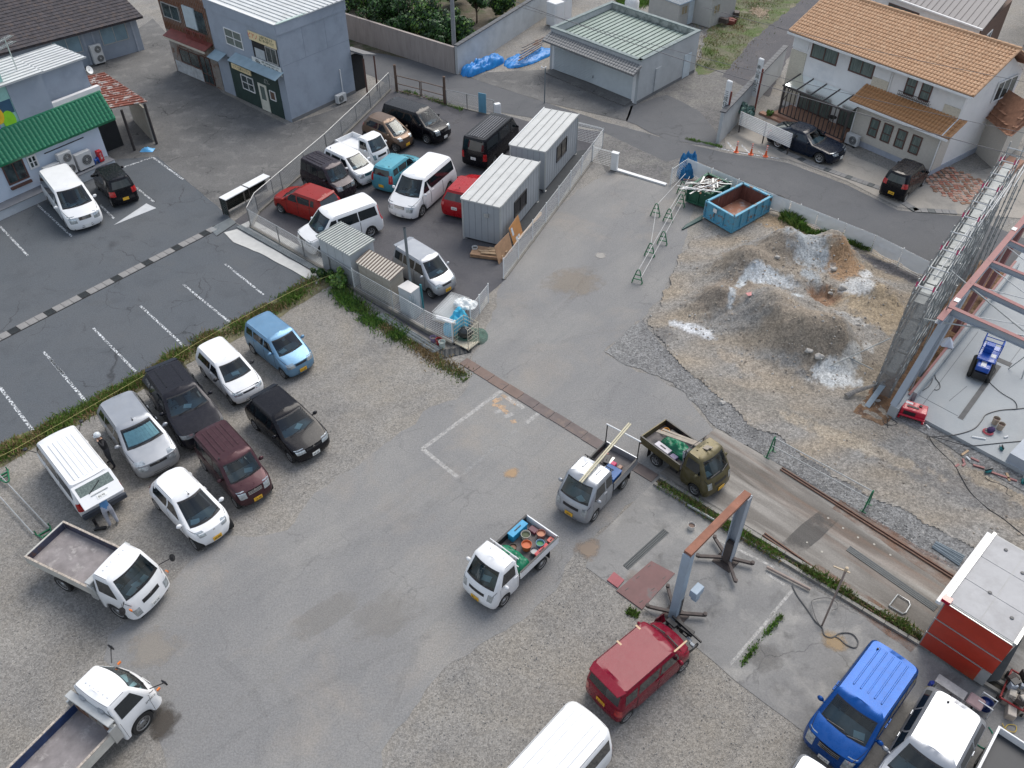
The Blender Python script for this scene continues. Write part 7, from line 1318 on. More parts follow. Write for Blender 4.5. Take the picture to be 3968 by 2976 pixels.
# ---------------------------------------------------------------- truck wash slab,lift,gantry
ra,rb_ = C4(120,868),D4(1505,135); rails = [(ra,rb_,'upper'),(C4(-20,1395),D4(1205,640),'lower')]; M_rail = mat('rusty_rail',(.15,.085,.06),rough=.8,var=.3,scale=4)
for a_,b_,lb in rails:
 t = thing('rail',lb+' pair of rusty rails set in the stained slab','rail',a_,0,'rusty rails in the slab'); n_ = (b_-a_).normalized().cross(Vector((0,0,1)))
 for k in (-.06,.06): mb = MB(); mb.bar(a_+n_*k+Vector((0,0,.045)),b_+n_*k+Vector((0,0,.045)),.045,.06); mb.B('rail_bar',M_rail,t,w=1)
 a2,b2 = a_+(b_-a_)*.35,b_+(b_-a_)*.02; sheet('rust_stain',[a2+n_*.3,b2+n_*.5,b2-n_*.5,a2-n_*.3],.0205,worn_mat('rust_stain',(.22,.1,.05),1.1,.35,.75,.9,.7),.1)
def grating(a_,b_,w_,label,n):
 t = thing('drain_grating',label,'grating',a_,0,'drain gratings in the concrete'); d = (b_-a_); W_ = wall2(a_,b_,1); wbox(t,W_,'bed',mat('drain_shadow',0),0,W_.len,.008,.024,-w_/2,w_/2)
 mb = MB();
 for i in range(n): W_.box(mb,W_.len*i/n,W_.len*i/n+.022,.024,.036,-w_/2,w_/2)
 for k in (-1,-.33,.33,1): W_.box(mb,0,W_.len,.026,.04,k*w_/2-.012,k*w_/2+.012)
 tag(mb.B('grate',M_gr,t,w=1),kind='stuff')
grating(C4(660,1505),D4(1365,385),.24,'long black drain grating down the middle of the stained slab',90); grating(C3(880,1659),C3(1205,1365),.22,'short black drain grating in front of the brown steel cover',40)
for bi,(u0,v0) in enumerate(((500,1260),(620,1340),(740,1415),(870,1470),(1000,1555),(330,1455),(450,1530))): p = C4(u0,v0,.026); mb=MB(); mb.lathe([(.001,.002),(.04,.0)],10,T(*p)); tag(mb.B('floor_bolt',mat('bolt_pale',(.4,.38,.33),rough=.7),None),('first','second','third','fourth','fifth','left','lower left')[bi]+' pale round bolt counted down the stained slab','bolt','bolts in the stained slab')
sp3 = thing('brown_steel_cover','large brown painted steel plate in the concrete pad','steel plate',D3(1050,200)); mb=MB(); P = [D3(805,240),D3(1085,0),D3(1275,100),D3(1010,390)]; mb.prism([(p.x,p.y) for p in P],.014,.04); mb.B('plate',mat('brown_plate',(.13,.055,.055),rough=.6,var=.2,scale=1.5,second=(.1,.09,.09),sscale=1.2),sp3,w=1)
for (u,v) in ((1070,35),(980,125),(890,220),(1190,130),(1100,220),(1005,320)): a_ = D3(u,v,.045); mb=MB(); d_ = Vector((math.cos(R(40)),math.sin(R(40)),0))*.07; mb.bar(a_-d_,a_+d_,.02,.012); mb.B('lifting_slot',X_blk,sp3,w=1)
mb = MB(); P = [D3(730,155),D3(785,90),D3(868,155),D3(815,218)]; mb.prism([(p.x,p.y) for p in P],.014,.06); tag(mb.B('painted_block',mat('red_block',(.3,.09,.1),rough=.7),None),'faded red painted concrete block at the end of the grating','block')
M_lb = mat('lift_blue',(.3,.38,.46),rough=.45,var=.1,second=(.3,.25,.22),sscale=2.5,thr=(.66,.74)); M_lr = mat('lift_rust',(.25,.11,.07),rough=.8,var=.25,scale=2,second=(.42,.36,.32),sscale=3,thr=(.66,.7)); M_ld = mat('lift_dark',(.07,.055,.05),rough=.7,var=.3)
lf = thing('two_post_lift','tall two post car lift with rusty cross beam over the concrete pad','car lift',(6.3,15.7,0)); Lp,Rp = Vector((5.26,14.7,0)),Vector((7.35,16.85,0)); ld_ = (Rp-Lp).normalized(); ln = Vector((-ld_.y,ld_.x,0)); Hh = 3.45; al = math.atan2(ld_.y,ld_.x)
for p,s_,nm in ((Lp,1,0),(Rp,-1,1)):
 M_ = T(*p) @ Rz(al); mm = M_lb if nm == 0 else M_st; on(lf,M_,'post',mm,[(-.15*s_-.03,-.15*s_+.03,-.13,.13,0,Hh),(-.15*s_,.1*s_,.1,.13,0,Hh),(-.15*s_,.1*s_,-.13,-.1,0,Hh)] if s_ == 1 else [(.12,.18,-.17,.17,0,Hh),(-.1,.15,.14,.17,0,Hh),(-.1,.15,-.17,-.14,0,Hh)],0)
 on(lf,M_,'base_plate',M_ld,[(-.35,.35,-.35,.35,.01,.05)]); on(lf,M_,'carriage',M_ld,[(-.05 if s_ == 1 else -.14,.14 if s_ == 1 else .05,-.13,.13,.1,1.1)])
 for k,(a2,l) in enumerate(((50,1.0),(-50,.95),(118,.9),(-118,.85))):
  aa = R(a2) if s_ == 1 else R(180-a2); q = M_ @ Vector((0,0,.22)); e = M_ @ Vector((l*math.cos(aa),l*math.sin(aa),.2)); mb=MB(); mb.bar(q,e,.1,.09); mb.lathe([(.001,.1),(.07,.09),(.07,0)],8,T(*e)); mb.B('arm',M_ld,lf,w=1)
mb = MB(); mb.bar(Lp-ld_*.12+Vector((0,0,Hh+.05)),Rp+ld_*.12+Vector((0,0,Hh+.05)),.25,.12); mb.B('cross_beam',M_lr,lf,w=1)
p = Lp-ln*.0+Vector((.35,-.12,0)); on(lf,T(*p) @ Rz(al),'control_box',M_lb,[(-.12,.3,-.2,.05,1.45,1.75),(-.05,.15,-.2,.0,1.25,1.45)],.01)
ep = thing('car_engine_parts','exposed black radiator and engine parts in front of the wine red car','engine parts',D3(1340,600));
fc = Vector((3.83,12.55,0)); fa = R(40); fM = T(*fc) @ Rz(fa)
for i in range(26): x,y,z = rnd.uniform(1.62,2.15),rnd.uniform(-.6,.55),rnd.uniform(.25,.62); s_ = rnd.uniform(.05,.17); on(ep,fM @ T(x,y,z) @ Rz(rnd.uniform(-.2,.2)),'engine_part',(X_blk,X_blk,M_ld,X_rim,X_blk,X_seat)[i % 6],[(-s_*.7,s_*.7,-s_*1.4,s_*1.4,-.06,.06)])
on(ep,fM,'crossbar',X_blk,[(2.1,2.16,-.6,.6,.5,.58),(1.6,2.1,-.55,-.48,.3,.42),(1.6,2.1,.48,.55,.3,.42)]); bumper = thing('loose_fender','wine red fender propped against the lift post','fender',D3(1200,480)); mb=MB(); mb.grid(lambda u,v: fM @ Vector((1.6+.5*u,.75+.12*math.sin(v*3),.2+.55*v-.15*u*u)),6,6); mb.B('fender',P_wine,bumper,w=1,smooth=60)
mt_ = mat('masking_tape',(.6,.43,.27),rough=.7);
for (x0,x1,y0,y1) in ((.35,.41,.5,.68),(-.45,-.39,.5,.68),(.6,1.15,-.66,-.61)): mb = MB(); mb.box(x0,x1,y0,y1,1.755,1.762,fM); tag(mb.B('masking_tape',mt_,None),'strip of masking tape on the wine red car at %s' % ('the left roof edge, front' if x0 > .3 and x0 < .5 else 'the left roof edge, rear' if x0 < 0 else 'the right door frame'),'tape','masking tape on the wine red car')
dt = thing('drainage_ditch','narrow concrete ditch with weeds between the two slabs','ditch',V(1430,1055)); da,db2 = V(1418,1040),V(2230,1530); dW = wall2(da,db2,1); wbox(dt,dW,'bottom',mat('ditch_mud',(.05,.045,.035),rough=.95,var=.3),0,dW.len,.02,.03,-.12,.12); M_kc = mat('kerb_concrete',(.25,.24,.22),rough=.9,var=.2,scale=3)
for k,s_ in enumerate((-1,1)):
 for i in range(18): wbox(dt,dW,'kerb_stone',M_kc,dW.len*i/18+.008,dW.len*(i+1)/18-.008,0,.11,min(s_*.12,s_*.24),max(s_*.12,s_*.24))
for a_,b_,lb in ((C3(1375,1170),C3(1600,1300),'grey'),(D4(0,60),D4(350,240),'rusty')): mb = MB(); mb.tube([a_+Vector((0,0,.12)),b_+Vector((0,0,.12))],.05,8); tag(mb.B('drain_pipe',mat('pipe_'+lb,(.3,.29,.27) if lb == 'grey' else (.28,.22,.19),rough=.7),None,smooth=50),lb+' pipe lying along the ditch','pipe','pipes along the ditch')
wp_ = thing('water_standpipe','rusty standpipe post with hose and valve beside the ditch','standpipe',D4(450,510)); p = D4(450,515); mb=MB(); mb.tube([p,p+Vector((-.02,.05,3.0))],[.03,.035],8); mb.B('pipe',mat('pipe_rusty',0),wp_,w=1); mb=MB(); mb.lathe([(.001,3.1),(.05,3.08),(.05,2.95),(.001,2.93)],8,T(p.x-.02,p.y+.05,0)); mb.bar(p+Vector((-.35,.2,2.95)),p+Vector((.1,0,2.9)),.04); mb.B('lamp_head',mat('lamp_cream',(.5,.4,.28),rough=.6),wp_,w=1)
cable([(210,190),(250,270),(330,380),(390,470),(450,530),(470,590),(530,610),(600,575),(690,580),(740,640),(720,690),(650,670),(590,620),(550,600)],'grey hose looping over the pad from the standpipe',.02,mat('grey_hose',(.1,.1,.1),rough=.5),'hose',None,'hose',D4,.04)
cable([(440,520),(400,450),(370,330),(400,300),(500,290),(570,330),(575,370),(530,390)],'second grey hose loop across the ditch',.018,mat('grey_hose',0),'hose',None,'hose',D4,.13)
hl = thing('steel_hoop','bent grey steel hoop lying on the stained slab','steel hoop',D4(1080,340)); mb=MB(); mb.tube([D4(u,v,.06) for u,v in ((990,355),(1060,265),(1150,320),(1160,350),(1125,410),(1100,420),(995,358))],.025,6); mb.B('hoop',M_galv,hl,w=1)
gb = thing('wash_gantry','large box with vermilion panels and grey roof on the rails at the right edge','wash gantry',(13.4,13,0)); ga_,gb_ = Vector((12.76,13.67,0)),Vector((14.15,12.24,0)); gW = wall2(ga_,gb_,1); gL = 2.0; M_verm = mat('vermilion_panel',(.42,.035,.015),rough=.35,var=.1,coat=.3,second=(.38,.08,.025),sscale=.6); M_gp = mat('gantry_roof',(.33,.335,.35),rough=.5,var=.06,second=(.24,.24,.25),sscale=.9,thr=(.45,.7))
wbox(gb,gW,'body',mat('gantry_side',(.36,.37,.36),rough=.5),0,gL,.15,2.5,-3.5,0)
for k,(z0,z1,x1) in enumerate(((.15,.85,1.72),(.9,1.6,gL),(1.65,2.45,gL))): wbox(gb,gW,'red_panel',M_verm,.04,x1,z0,z1,.0,.03)
for z in (.86,1.61,2.46): wbox(gb,gW,'trim_strip',B_alu,0,gL,z,z+.022,0,.05)
for k in range(3):
 for j in range(2): wbox(gb,gW,'roof_panel',M_gp,.02+j*.98,.985+j*.98,2.5,2.512,-3.45+k*1.14,-2.33+k*1.14)
for s0 in (0,gL): wbox(gb,gW,'roof_edge',B_alu,s0-.05,s0+.05,2.5,2.56,-3.5,.0)
wbox(gb,gW,'gutter',B_trim,-.2,-.06,2.3,2.42,-3.5,.1); wbox(gb,gW,'side_lamp',X_red,-.1,.15,2.45,2.58,-.15,.06)
for s_,d_ in ((.8,-1.2),(1.6,-.8),(1.7,-2),(1.2,-2.6),(.5,-3.1)): mb = MB(); mb.lathe([(.001,2.55),(.05,2.545),(.06,2.53)],10,T(*gW.p(s_,0,d_))); mb.B('roof_vent',mat('vent_dark',(.12,.12,.12),rough=.6),gb,w=1)
pi_ = thing('grey_pipe_stack','stack of grey steel tubes on the ballast by the gantry','pipes',C4(1450,1560))
for i in range(7): mb = MB(); mb.tube([C4(1335+i*5,1490-i*7,.05+.03*(i % 2)),C4(1555+i*7,1640-i*12,.05+.03*(i % 2))],.03,6); mb.B('tube',mat('tube_bluegrey',(.22,.26,.29),rough=.5,metal=.3),pi_,w=1)
wbn = thing('work_bench','worn aluminium step bench among clutter behind the silver estate car','bench',D4(1490,1030)); a_,b_ = D4(1300+60,955,.5),D4(1590,1110,.5); W_ = wall2(a_,b_,1); wbox(wbn,W_,'bench_top',mat('worn_alu',(.4,.39,.38),rough=.6,var=.25,scale=5),0,W_.len,.47,.5,-.3,.02)
for s_ in (.05,W_.len-.05):
 for d_ in (-.28,0): mb = MB(); mb.bar(W_.p(s_,0,d_),W_.p(s_,.48,d_),.035); mb.B('leg',M_galv,wbn,w=1)
def boxt(K_,u,v,z,sx,sy,sz,rz,col,label,name='plastic_box',cat='box',g_='clutter in the lower right corner',rough_=.5): p = K_(u,v,z); o = MB(); o.box(-sx,sx,-sy,sy,0,sz,T(*p) @ Rz(R(rz))); o = o.B(name,mat('c_%s_%d' % (name,int(u)),col,rough=rough_,var=.2,scale=4),None,bevel=.015); return tag(o,label,cat,g_)
boxt(D4,1400,1060,0,.22,.2,.3,40,(.5,.48,.44),'dirty white machine box under the aluminium bench'); boxt(D4,1510,1150,0,.2,.2,.25,40,(.45,.45,.45),'grey translucent box next to the dirty machine box'); boxt(D4,1320,1005,0,.07,.07,.25,0,(.02,.05,.35),'blue spray can left of the aluminium bench','spray_can','can'); boxt(D4,1300,1030,0,.08,.06,.1,20,(.6,.5,.1),'yellow tool lying by the blue can','hand_tool','tool'); boxt(D4,1380,1060,.3,.12,.08,.06,40,(.03,.03,.03),'black battery on the dirty machine box','battery','battery')
chr_ = thing('office_chair','dusty pink seated chair at the end of the aluminium bench','chair',D4(1640,1170)); p = D4(1640,1185); on(chr_,T(*p) @ Rz(R(45)),'seat',mat('dusty_pink',(.36,.25,.25),rough=.8),[(-.22,.22,-.22,.22,.42,.49)],.04); mb=MB(); mb.lathe([(.03,0),(.03,.42)],8,T(*p)); mb.B('stem',X_blk,chr_,w=1)
hr2 = thing('hose_reel','dark blue hose reel in a white frame right of the pink chair','hose reel',D4(1740,1180)); p = D4(1735,1185); mb=MB(); mb.lathe([(.18,-.14),(.18,-.12),(.1,-.12),(.1,.12),(.18,.12),(.18,.14)],16,T(p.x,p.y,.28) @ Rz(R(45)) @ Matrix.Rotation(math.pi/2,4,'Y')); mb.B('reel',mat('navy_plastic',(.01,.03,.15),rough=.4),hr2,w=1)
for k in (-.18,.18): mb = MB(); M_ = T(p.x,p.y,0) @ Rz(R(45)); mb.tube([M_ @ Vector(q) for q in ((k,-.2,0),(k,-.2,.5),(k,.2,.5),(k,.2,0))],.02,6); mb.B('frame',B_trim,hr2,w=1)
cable([(1650,1395),(1700,1470),(1770,1505),(1820,1470),(1825,1390),(1790,1330)],'green hose loop on the ground right of the silver estate car',.018,mat('green_hose',(.01,.2,.12),rough=.5),'hose',None,'hose',D4,.03); cable([(1900,1300),(1930,1350),(2000,1370),(2010,1320),(1950,1310),(1920,1340)],'thin yellow hose loop among the machinery',.012,mat('yellow_hose',(.5,.35,.05),rough=.5),'hose',None,'hose',D4,.05)
tro = thing('machine_trolley','red framed trolley loaded with dusty machinery at the right edge','trolley',D4(1980,1050)); p = D4(1985,1075); M_ = T(p.x,p.y,0) @ Rz(R(50))
on(tro,M_,'frame',mat('dull_red',(.3,.03,.03),rough=.6),[(-.6,.6,-.35,-.3,.3,.36),(-.6,.6,.3,.35,.3,.36),(-.6,-.55,-.35,.35,.3,.36),(.55,.6,-.35,.35,.3,.36)])
for i in range(12): s_ = rnd.uniform(.06,.16); on(tro,M_ @ T(rnd.uniform(-.5,.5),rnd.uniform(-.28,.28),.4) @ Rz(rnd.uniform(0,3)),'machine_part',(X_blk,mat('dusty_cream',(.42,.38,.33),rough=.8,var=.25),M_st,M_ld)[i % 4],[(-s_,s_,-s_*.8,s_*.8,0,rnd.uniform(.1,.35))])
for (x,y) in ((-.5,-.35),(.5,-.35),(-.5,.35),(.5,.35)): mb = MB(); mb.lathe([(.05,-.03),(.12,-.03),(.12,.03),(.05,.03)],12,M_ @ T(x,y,.12) @ Matrix.Rotation(math.pi/2,4,'X')); mb.B('wheel',X_tyre,tro,w=1)
for i,(u,v,lb) in enumerate(((1930,1120,'left dusty cream machine block'),(1950,1230,'middle dusty cream machine block'),(2040,1200,'right dusty cream machine block'))): boxt(D4,u,v,.0,.2,.12,.3,50+i*12,(.42,.37,.32),lb+' under the red trolley','machine_block')
lsh = thing('sloping_sheet','dark grey sheet leaning against the end of the gantry','sheet',D4(1830,950)); mb=MB(); P = [D4(1745,975),D4(1890,800),D4(2000,700),D4(1850,990)]; mb.add([P[0],P[1],P[2]+Vector((0,0,.6)),P[3]+Vector((0,0,.3))],[(0,1,2,3)]); mb.B('sheet',mat('dark_sheet',(.08,.09,.1),rough=.6,var=.2),lsh,w=1)
# ---------------------------------------------------------------- trucks and their loads
def at(root,x,y,z): return root.matrix_basis @ Vector((x,y,z))
def kei_truck(label,pos,an,pm,x0=.3,bedm=None,plt='',yel=True,gate=.27,lamp=True):
 sh = Shell(3.395,1.475,1.75,1.9,hood=(.9,.06),cowl=(1.5,1.05),ws=(1.12,),belt=1.05,tail=(x0+.02,x0+.06),tb=.1,R_=.27,x0=x0,x1=1.69,off=.1,rcf=.22,rcr=.06,bow=.12)
 t = build_car('kei_truck',label,pos,a(an),pm,sh,[(1.2,.5,.5,.95)] if x0 > .2 else [(1.2,.5,.5,.95),(.42,x0+.12,x0+.12,.42)],('f',plt,yel,.48),rims='spoke' if pm is P_olive else 'steel',seams=(1.25,.42),handles=(.5,),head=(2.2,3.1,1.2,.6),tl=False,rearwin=(5.3,5.85),cat='pickup truck',group='small pickup trucks',ribs=3,grille=1)
 bm_ = bedm or X_bed; xr = -1.68; xf = x0-.04
 on2 = lambda name,m,bx,bv=0: on(t,None,name,m,bx,bv)
 def part(name,m,bx,bv=.008): mb = MB(); [mb.box(*b_) for b_ in bx]; return mb.B(name,m,t,bevel=bv)
 part('bed_floor',bm_,[(xr,xf,-.7,.7,.64,.68)],0)
 for s_ in (1,-1): part('side_gate',pm,[(xr,xf,s_*.7-.025,s_*.7+.025,.6,.68+gate)]); part('gate_lining',X_blk if bm_ is X_bed else pm,[(xr+.05,xf-.02,min(s_*.66,s_*.674),max(s_*.66,s_*.674),.68,.66+gate)],0); part('gate_rim',X_blk if bm_ is X_bed else pm,[(xr,xf,s_*.7-.03,s_*.7+.03,.68+gate,.7+gate)],0)
 part('tailgate',pm,[(xr-.03,xr+.02,-.72,.72,.6,.68+gate)]); part('chassis',X_blk,[(xr+.1,1.0,-.3,.3,.35,.58)],0); part('battery_box',X_blk,[(-.2,.15,-.66,-.42,.35,.55)],.02)
 for s_ in (1,-1): part('tail_light',X_red,[(xr-.04,xr-.01,s_*.55-.1,s_*.55+.1,.48,.57)],0); part('mud_flap',X_blk,[(-1.28,-1.26,s_*.6-.1,s_*.6+.1,.15,.55)],0)
 mb = MB()
 for y in (-.5,.5): mb.tube([(xf,y,.68),(xf,y,1.62)],.018,6)
 for z in (1.2,1.62): mb.tube([(xf,-.62,z),(xf,.62,z)],.018,6)
 mb.B('guard_frame',X_blk if pm is not P_white else P_white,t); return t
M_gt2 = mat('green_tarpaulin',(.005,.16,.08),rough=.45,var=.35,scale=4)
tw = kei_truck('white small pickup loaded with a green tarpaulin, buckets and cable reels',(-.08,16.37),228.5,P_white,plt='87-12')
ts = kei_truck('silver long cab small pickup carrying timber over its roof',(3.06,19.87),231.7,P_silver,x0=-.05,plt='48-5')
to = kei_truck('olive brown small pickup with green tarpaulin and planks',(6.54,21.05),310.4,P_olive,plt='')
tb_ = kei_truck('plain white small pickup with empty white bed in the fenced yard',(-8.9,46.1),320.8,P_white,bedm=P_white,plt='')
def tarp(root,x,y,sx,sy,h,seed,label,z=.68,m=None): p = at(root,x,y,z); return drape(label,'tarpaulin','tarpaulin',p,sx,sy,h,m or M_gt2,seed,root.rotation_euler.z,.1,z)
def crate(root,x,y,sx,sy,sz,col,label,name='toolbox',z=.69,rz=0,lid=True):
 p = at(root,x,y,z); t = thing(name,label,name.replace('_',' '),p,0,'cargo in the small pickups'); M_ = T(*p) @ Rz(root.rotation_euler.z+rz); m = mat('cargo_%.2f_%.2f_%.2f' % col,col,rough=.45,var=.15,scale=5)
 on(t,M_,'box',m,[(-sx,sx,-sy,sy,0,sz)],.02)
 if lid: on(t,M_,'lid',m,[(-sx-.015,sx+.015,-sy-.015,sy+.015,sz,sz+.03)],.01); on(t,M_,'handle',X_blk,[(-sx*.4,sx*.4,-.015,.015,sz+.03,sz+.055)],0)
 return t
def tub(root,x,y,r,h,col,label,fill): p = at(root,x,y,.69); bucket(p,col,label,r,h,fill,'bucket','pails in the white pickup')
tarp(tw,-.05,.05,.38,.66,.3,1,'green tarpaulin bundled behind the cab of the white pickup')
tub(tw,-.75,.1,.17,.25,(.55,.14,.05),'orange lidded pail in the middle of the white pickup bed',(.5,.13,.05)); tub(tw,-1.1,.4,.14,.25,(.2,.35,.5),'pale blue pail with green rope in the white pickup',(.05,.2,.08)); tub(tw,-.75,.45,.14,.2,(.1,.1,.12),'dark pail holding a silver tin',(.4,.4,.4)); tub(tw,-1.05,-.2,.16,.25,(.5,.48,.42),'cream pail of tools nearest the blue case',(.05,.07,.03)); tub(tw,-.4,-.2,.13,.2,(.08,.07,.06),'dark pail beside the tarpaulin',(.2,.1,.06)); tub(tw,-1.45,.15,.15,.22,(.3,.12,.1),'pail of copper wire at the tailgate',(.45,.2,.12))
crate(tw,-1.0,-.52,.38,.12,.3,(.02,.28,.5),'bright blue plastic tool case along the right gate of the white pickup'); crate(tw,-.95,.6,.3,.07,.16,(.5,.03,.04),'red metal tool tray along the left gate of the white pickup'); crate(tw,-1.5,.55,.1,.1,.1,(.5,.08,.06),'small red box in the rear corner of the white pickup'); crate(tw,-1.45,-.2,.12,.16,.12,(.1,.02,.04),'dark wine glove heap by the tailgate','gloves',lid=False)
crate(ts,-.42,.35,.28,.28,.36,(.02,.1,.3),'dark blue lidded storage box behind the silver cab','storage_box'); crate(ts,-1.0,.1,.1,.1,.16,(.55,.03,.12),'bright pink bag in the silver pickup','bag',lid=False); crate(ts,-.85,.22,.08,.08,.12,(.1,.5,.3),'light green box in the silver pickup','box',lid=False); crate(ts,-1.05,.35,.1,.08,.1,(.35,.2,.14),'small brown box in the silver pickup','box',lid=False); crate(ts,-1.05,-.22,.2,.09,.12,(.03,.03,.035),'black toolbox on the bed of the silver pickup',rz=.3)
for k in (0,1): crate(ts,-1.3-.12*k,-.5+.03*k,.12,.045,.05,(.6,.22,.22),('left','right')[k]+' pink clog at the tail of the silver pickup','clog',lid=False,rz=.5+.3*k)
mb = MB(); mb.bar(at(ts,-.35,-.05,.72),at(ts,-1.35,-.1,.72),.1,.03); tag(mb.B('aluminium_rule',B_alu,None),'flat aluminium bar lying on the silver pickup bed','bar')
rk = thing('rear_rack','white topped steel goalpost rack on the tail of the silver pickup','rack',at(ts,-1.66,0,.7));
for y in (-.7,.7): mb = MB(); mb.tube([at(ts,-1.66,y,.7),at(ts,-1.66,y,1.85)],.022,6); mb.B('upright',X_blk,rk,w=1)
mb = MB(); mb.tube([at(ts,-1.66,-.74,1.86),at(ts,-1.66,.74,1.86)],.03,8); mb.B('crossbar',B_trim,rk,w=1)
for k,y in enumerate((.1,.02)): mb = MB(); mb.bar(at(ts,1.25,y+.05,1.84),at(ts,-2.15,y-.1,1.93),.055,.04); tag(mb.B('timber_batten',M_tim if 0 else mat('pale_batten',(.5,.46,.33),rough=.7,var=.1),None),('upper','lower')[k]+' pale batten lying over the silver cab and the white crossbar','timber','battens on the silver pickup')
tarp(to,-.45,.05,.75,.35,.22,4,'green tarpaulin spread under the planks in the olive pickup'); crate(to,-.75,-.5,.32,.12,.24,(.48,.46,.5),'grey white tool case in the olive pickup'); crate(to,-.2,-.52,.14,.12,.24,(.12,.1,.2),'violet bag behind the olive cab','bag',lid=False); crate(to,-1.05,.45,.2,.15,.14,(.02,.02,.022),'black bag beside the orange rope','bag',lid=False); crate(to,-.75,.5,.1,.1,.12,(.6,.25,.35),'pink cloth in the olive pickup','cloth',lid=False)
rp = at(to,-1.35,.35,.72); mb=MB(); mb.tube([rp+Vector((math.cos(i*.6)*(.2-.0012*i),math.sin(i*.6)*(.17-.001*i),.0022*i+.01*math.sin(i))) for i in range(70)],.016,5); tag(mb.B('rope_coil',mat('orange_rope',(.65,.28,.03),rough=.7,var=.3,scale=12),None),'coil of orange and yellow rope in the rear corner of the olive pickup','rope')
for k in (0,1): mb = MB(); mb.bar(at(to,-1.45+.1*k,-.05+.18*k,.99+.05*k),at(to,.85+.05*k,.0+.12*k,1.82),.17-.07*k,.035); tag(mb.B('scaffold_plank',mat('weathered_plank',(.33,.29,.24),rough=.85,var=.2,scale=4),None),('wide','narrow')[k]+' weathered plank sloping from the bed over the olive cab','plank','planks on the olive pickup')
def dump(label,pos,an,L_,W_,bed0,bed1,zt,bm_in,plt,door=''):
 sh = Shell(L_,W_,2.0,L_*.52,hood=(1.0,.06),cowl=(L_/2-.2,1.2),ws=(L_/2-.58,),belt=1.2,tail=(L_/2-1.5,L_/2-1.46),tb=.13,R_=.36,x0=L_/2-1.52,x1=L_/2,off=.22,rcf=.28,rcr=.06,bow=.15,zb=.35)
 t = build_car('tipper_truck',label,pos,a(an),P_white,sh,[(L_/2-.5,L_/2-1.3,L_/2-1.3,L_/2-.8)],('f',plt,False,.5),rims='steel',seams=(L_/2-.45,L_/2-1.4),head=(1.6,2.5,1.4,.4),tl=False,mirrors=False,ribs=6,cat='truck',group='white tipper trucks',papers=3,badge=True,grille=1)
 def part(name,m,bx,bv=.01): mb = MB(); [mb.box(*b_) for b_ in bx]; return mb.B(name,m,t,bevel=bv)
 h = W_/2; m_s = mat('tipper_side',(.5,.49,.45),rough=.6,var=.15,second=(.25,.16,.1),sscale=3,thr=(.62,.7))
 part('bed_floor',mat('dusty_bed',(.24,.22,.22),rough=.85,var=.25,scale=2.2,second=(.34,.32,.31),sscale=3),[(bed0,bed1,-h+.06,h-.06,.82,.87)],0)
 for s_ in (1,-1): part('side_board',m_s,[(bed0,bed1,s_*(h-.04)-.03,s_*(h-.04)+.03,.78,zt)]); part('side_lining',bm_in,[(bed0+.05,bed1-.05,min(s_*(h-.09),s_*(h-.072)),max(s_*(h-.09),s_*(h-.072)),.87,zt-.02)],0)
 part('tail_board',m_s,[(bed0-.03,bed0+.03,-h,h,.78,zt)]); part('tail_lining',bm_in,[(bed0+.032,bed0+.045,-h+.1,h-.1,.87,zt-.02)],0); part('head_board',B_alu,[(bed1-.04,bed1+.05,-h-.02,h+.02,.8,zt+.38)]); part('head_rail',B_alu,[(bed1-.1,bed1+.12,-h-.04,h+.04,zt+.38,zt+.44)]); part('chassis',X_blk,[(bed0+.2,L_/2-.6,-.4,.4,.45,.75)],0); part('head_lining',M_rust,[(bed1-.06,bed1-.042,-h+.1,h-.1,.88,zt)],0)
 for s_ in (1,-1):
  mb = MB(); q = Vector((L_/2-.28,s_*(h-.06),1.3)); e = Vector((L_/2+.02,s_*(h+.26),1.45)); mb.tube([q,e],.016,5); mb.lathe([(.001,-.03),(.09,-.02),(.1,.02),(.001,.05)],10,T(*e) @ Matrix.Rotation(R(80),4,'Y') @ Matrix.Scale(1.6,4,(1,0,0))); mb.B('wing_mirror',X_blk,t,smooth=50)
  part('turn_light',X_amber,[(L_/2-.16,L_/2-.04,s_*(h-.03)-.02,s_*(h-.03)+.03,.95,1.03)])
  part('bed_bracket',B_alu,[(bed1-.15,bed1+.1,s_*h-.03,s_*h+.05,.7,zt+.2)])
 if door: text(door,.1,X_ink,t,T(L_/2-.42,-h-.002,1.0) @ Matrix.Rotation(math.pi/2,4,'X'))
 for s_ in (1,-1): mb = MB(); mb.bar((bed0,s_*(h-.04),zt),(bed1,s_*(h-.04),zt),.07,.02); mb.B('worn_rim',mat('worn_edge',(.4,.35,.3),rough=.7,var=.5,scale=14),t)
 return t
dump('white tipper truck with empty dusty bed, left of the microcar',(-13.58,15.96),334.8,4.65,1.66,-2.28,.72,1.16,mat('dark_blue_lining',(.05,.055,.09),rough=.6,var=.4,second=(.13,.07,.05),sscale=2,thr=(.55,.65)),'50-14')
dump('white tipper truck in the bottom left corner with deep blue bed sides',(-12.05,10.15),60,4.7,1.7,-2.6,.75,1.2,mat('navy_lining',(.015,.04,.12),rough=.45,var=.4,scale=4),'','DT3010')
tc_ = kei_truck('pickup with black bed liner and white gates cut off by the bottom right corner',(13.0,8.9),227,P_white,bedm=mat('black_liner',(.02,.024,.03),rough=.5));
vsh = Shell(3.95,1.63,1.85,2.2,hood=(1.0,.1),cowl=(1.75,1.1),ws=(1.3,),belt=1.08,tail=(-1.93,-1.85),tb=.12,R_=.29)
vn = build_car('van','long white van with open tailgate and two men beside it',(-15.97,20.34),a(134.2),P_white,vsh,[(1.5,.75,.75,1.25),(.68,-.5,-.5,.68),(-.56,-1.75,-1.7,-.56)],None,ribs=6,rims='steel',seams=(1.55,.7,-.53),handles=(.8,),mirrors=False,tailv=(2.3,4.2,.9),cat='van',rearwin=(3.2,5.7))
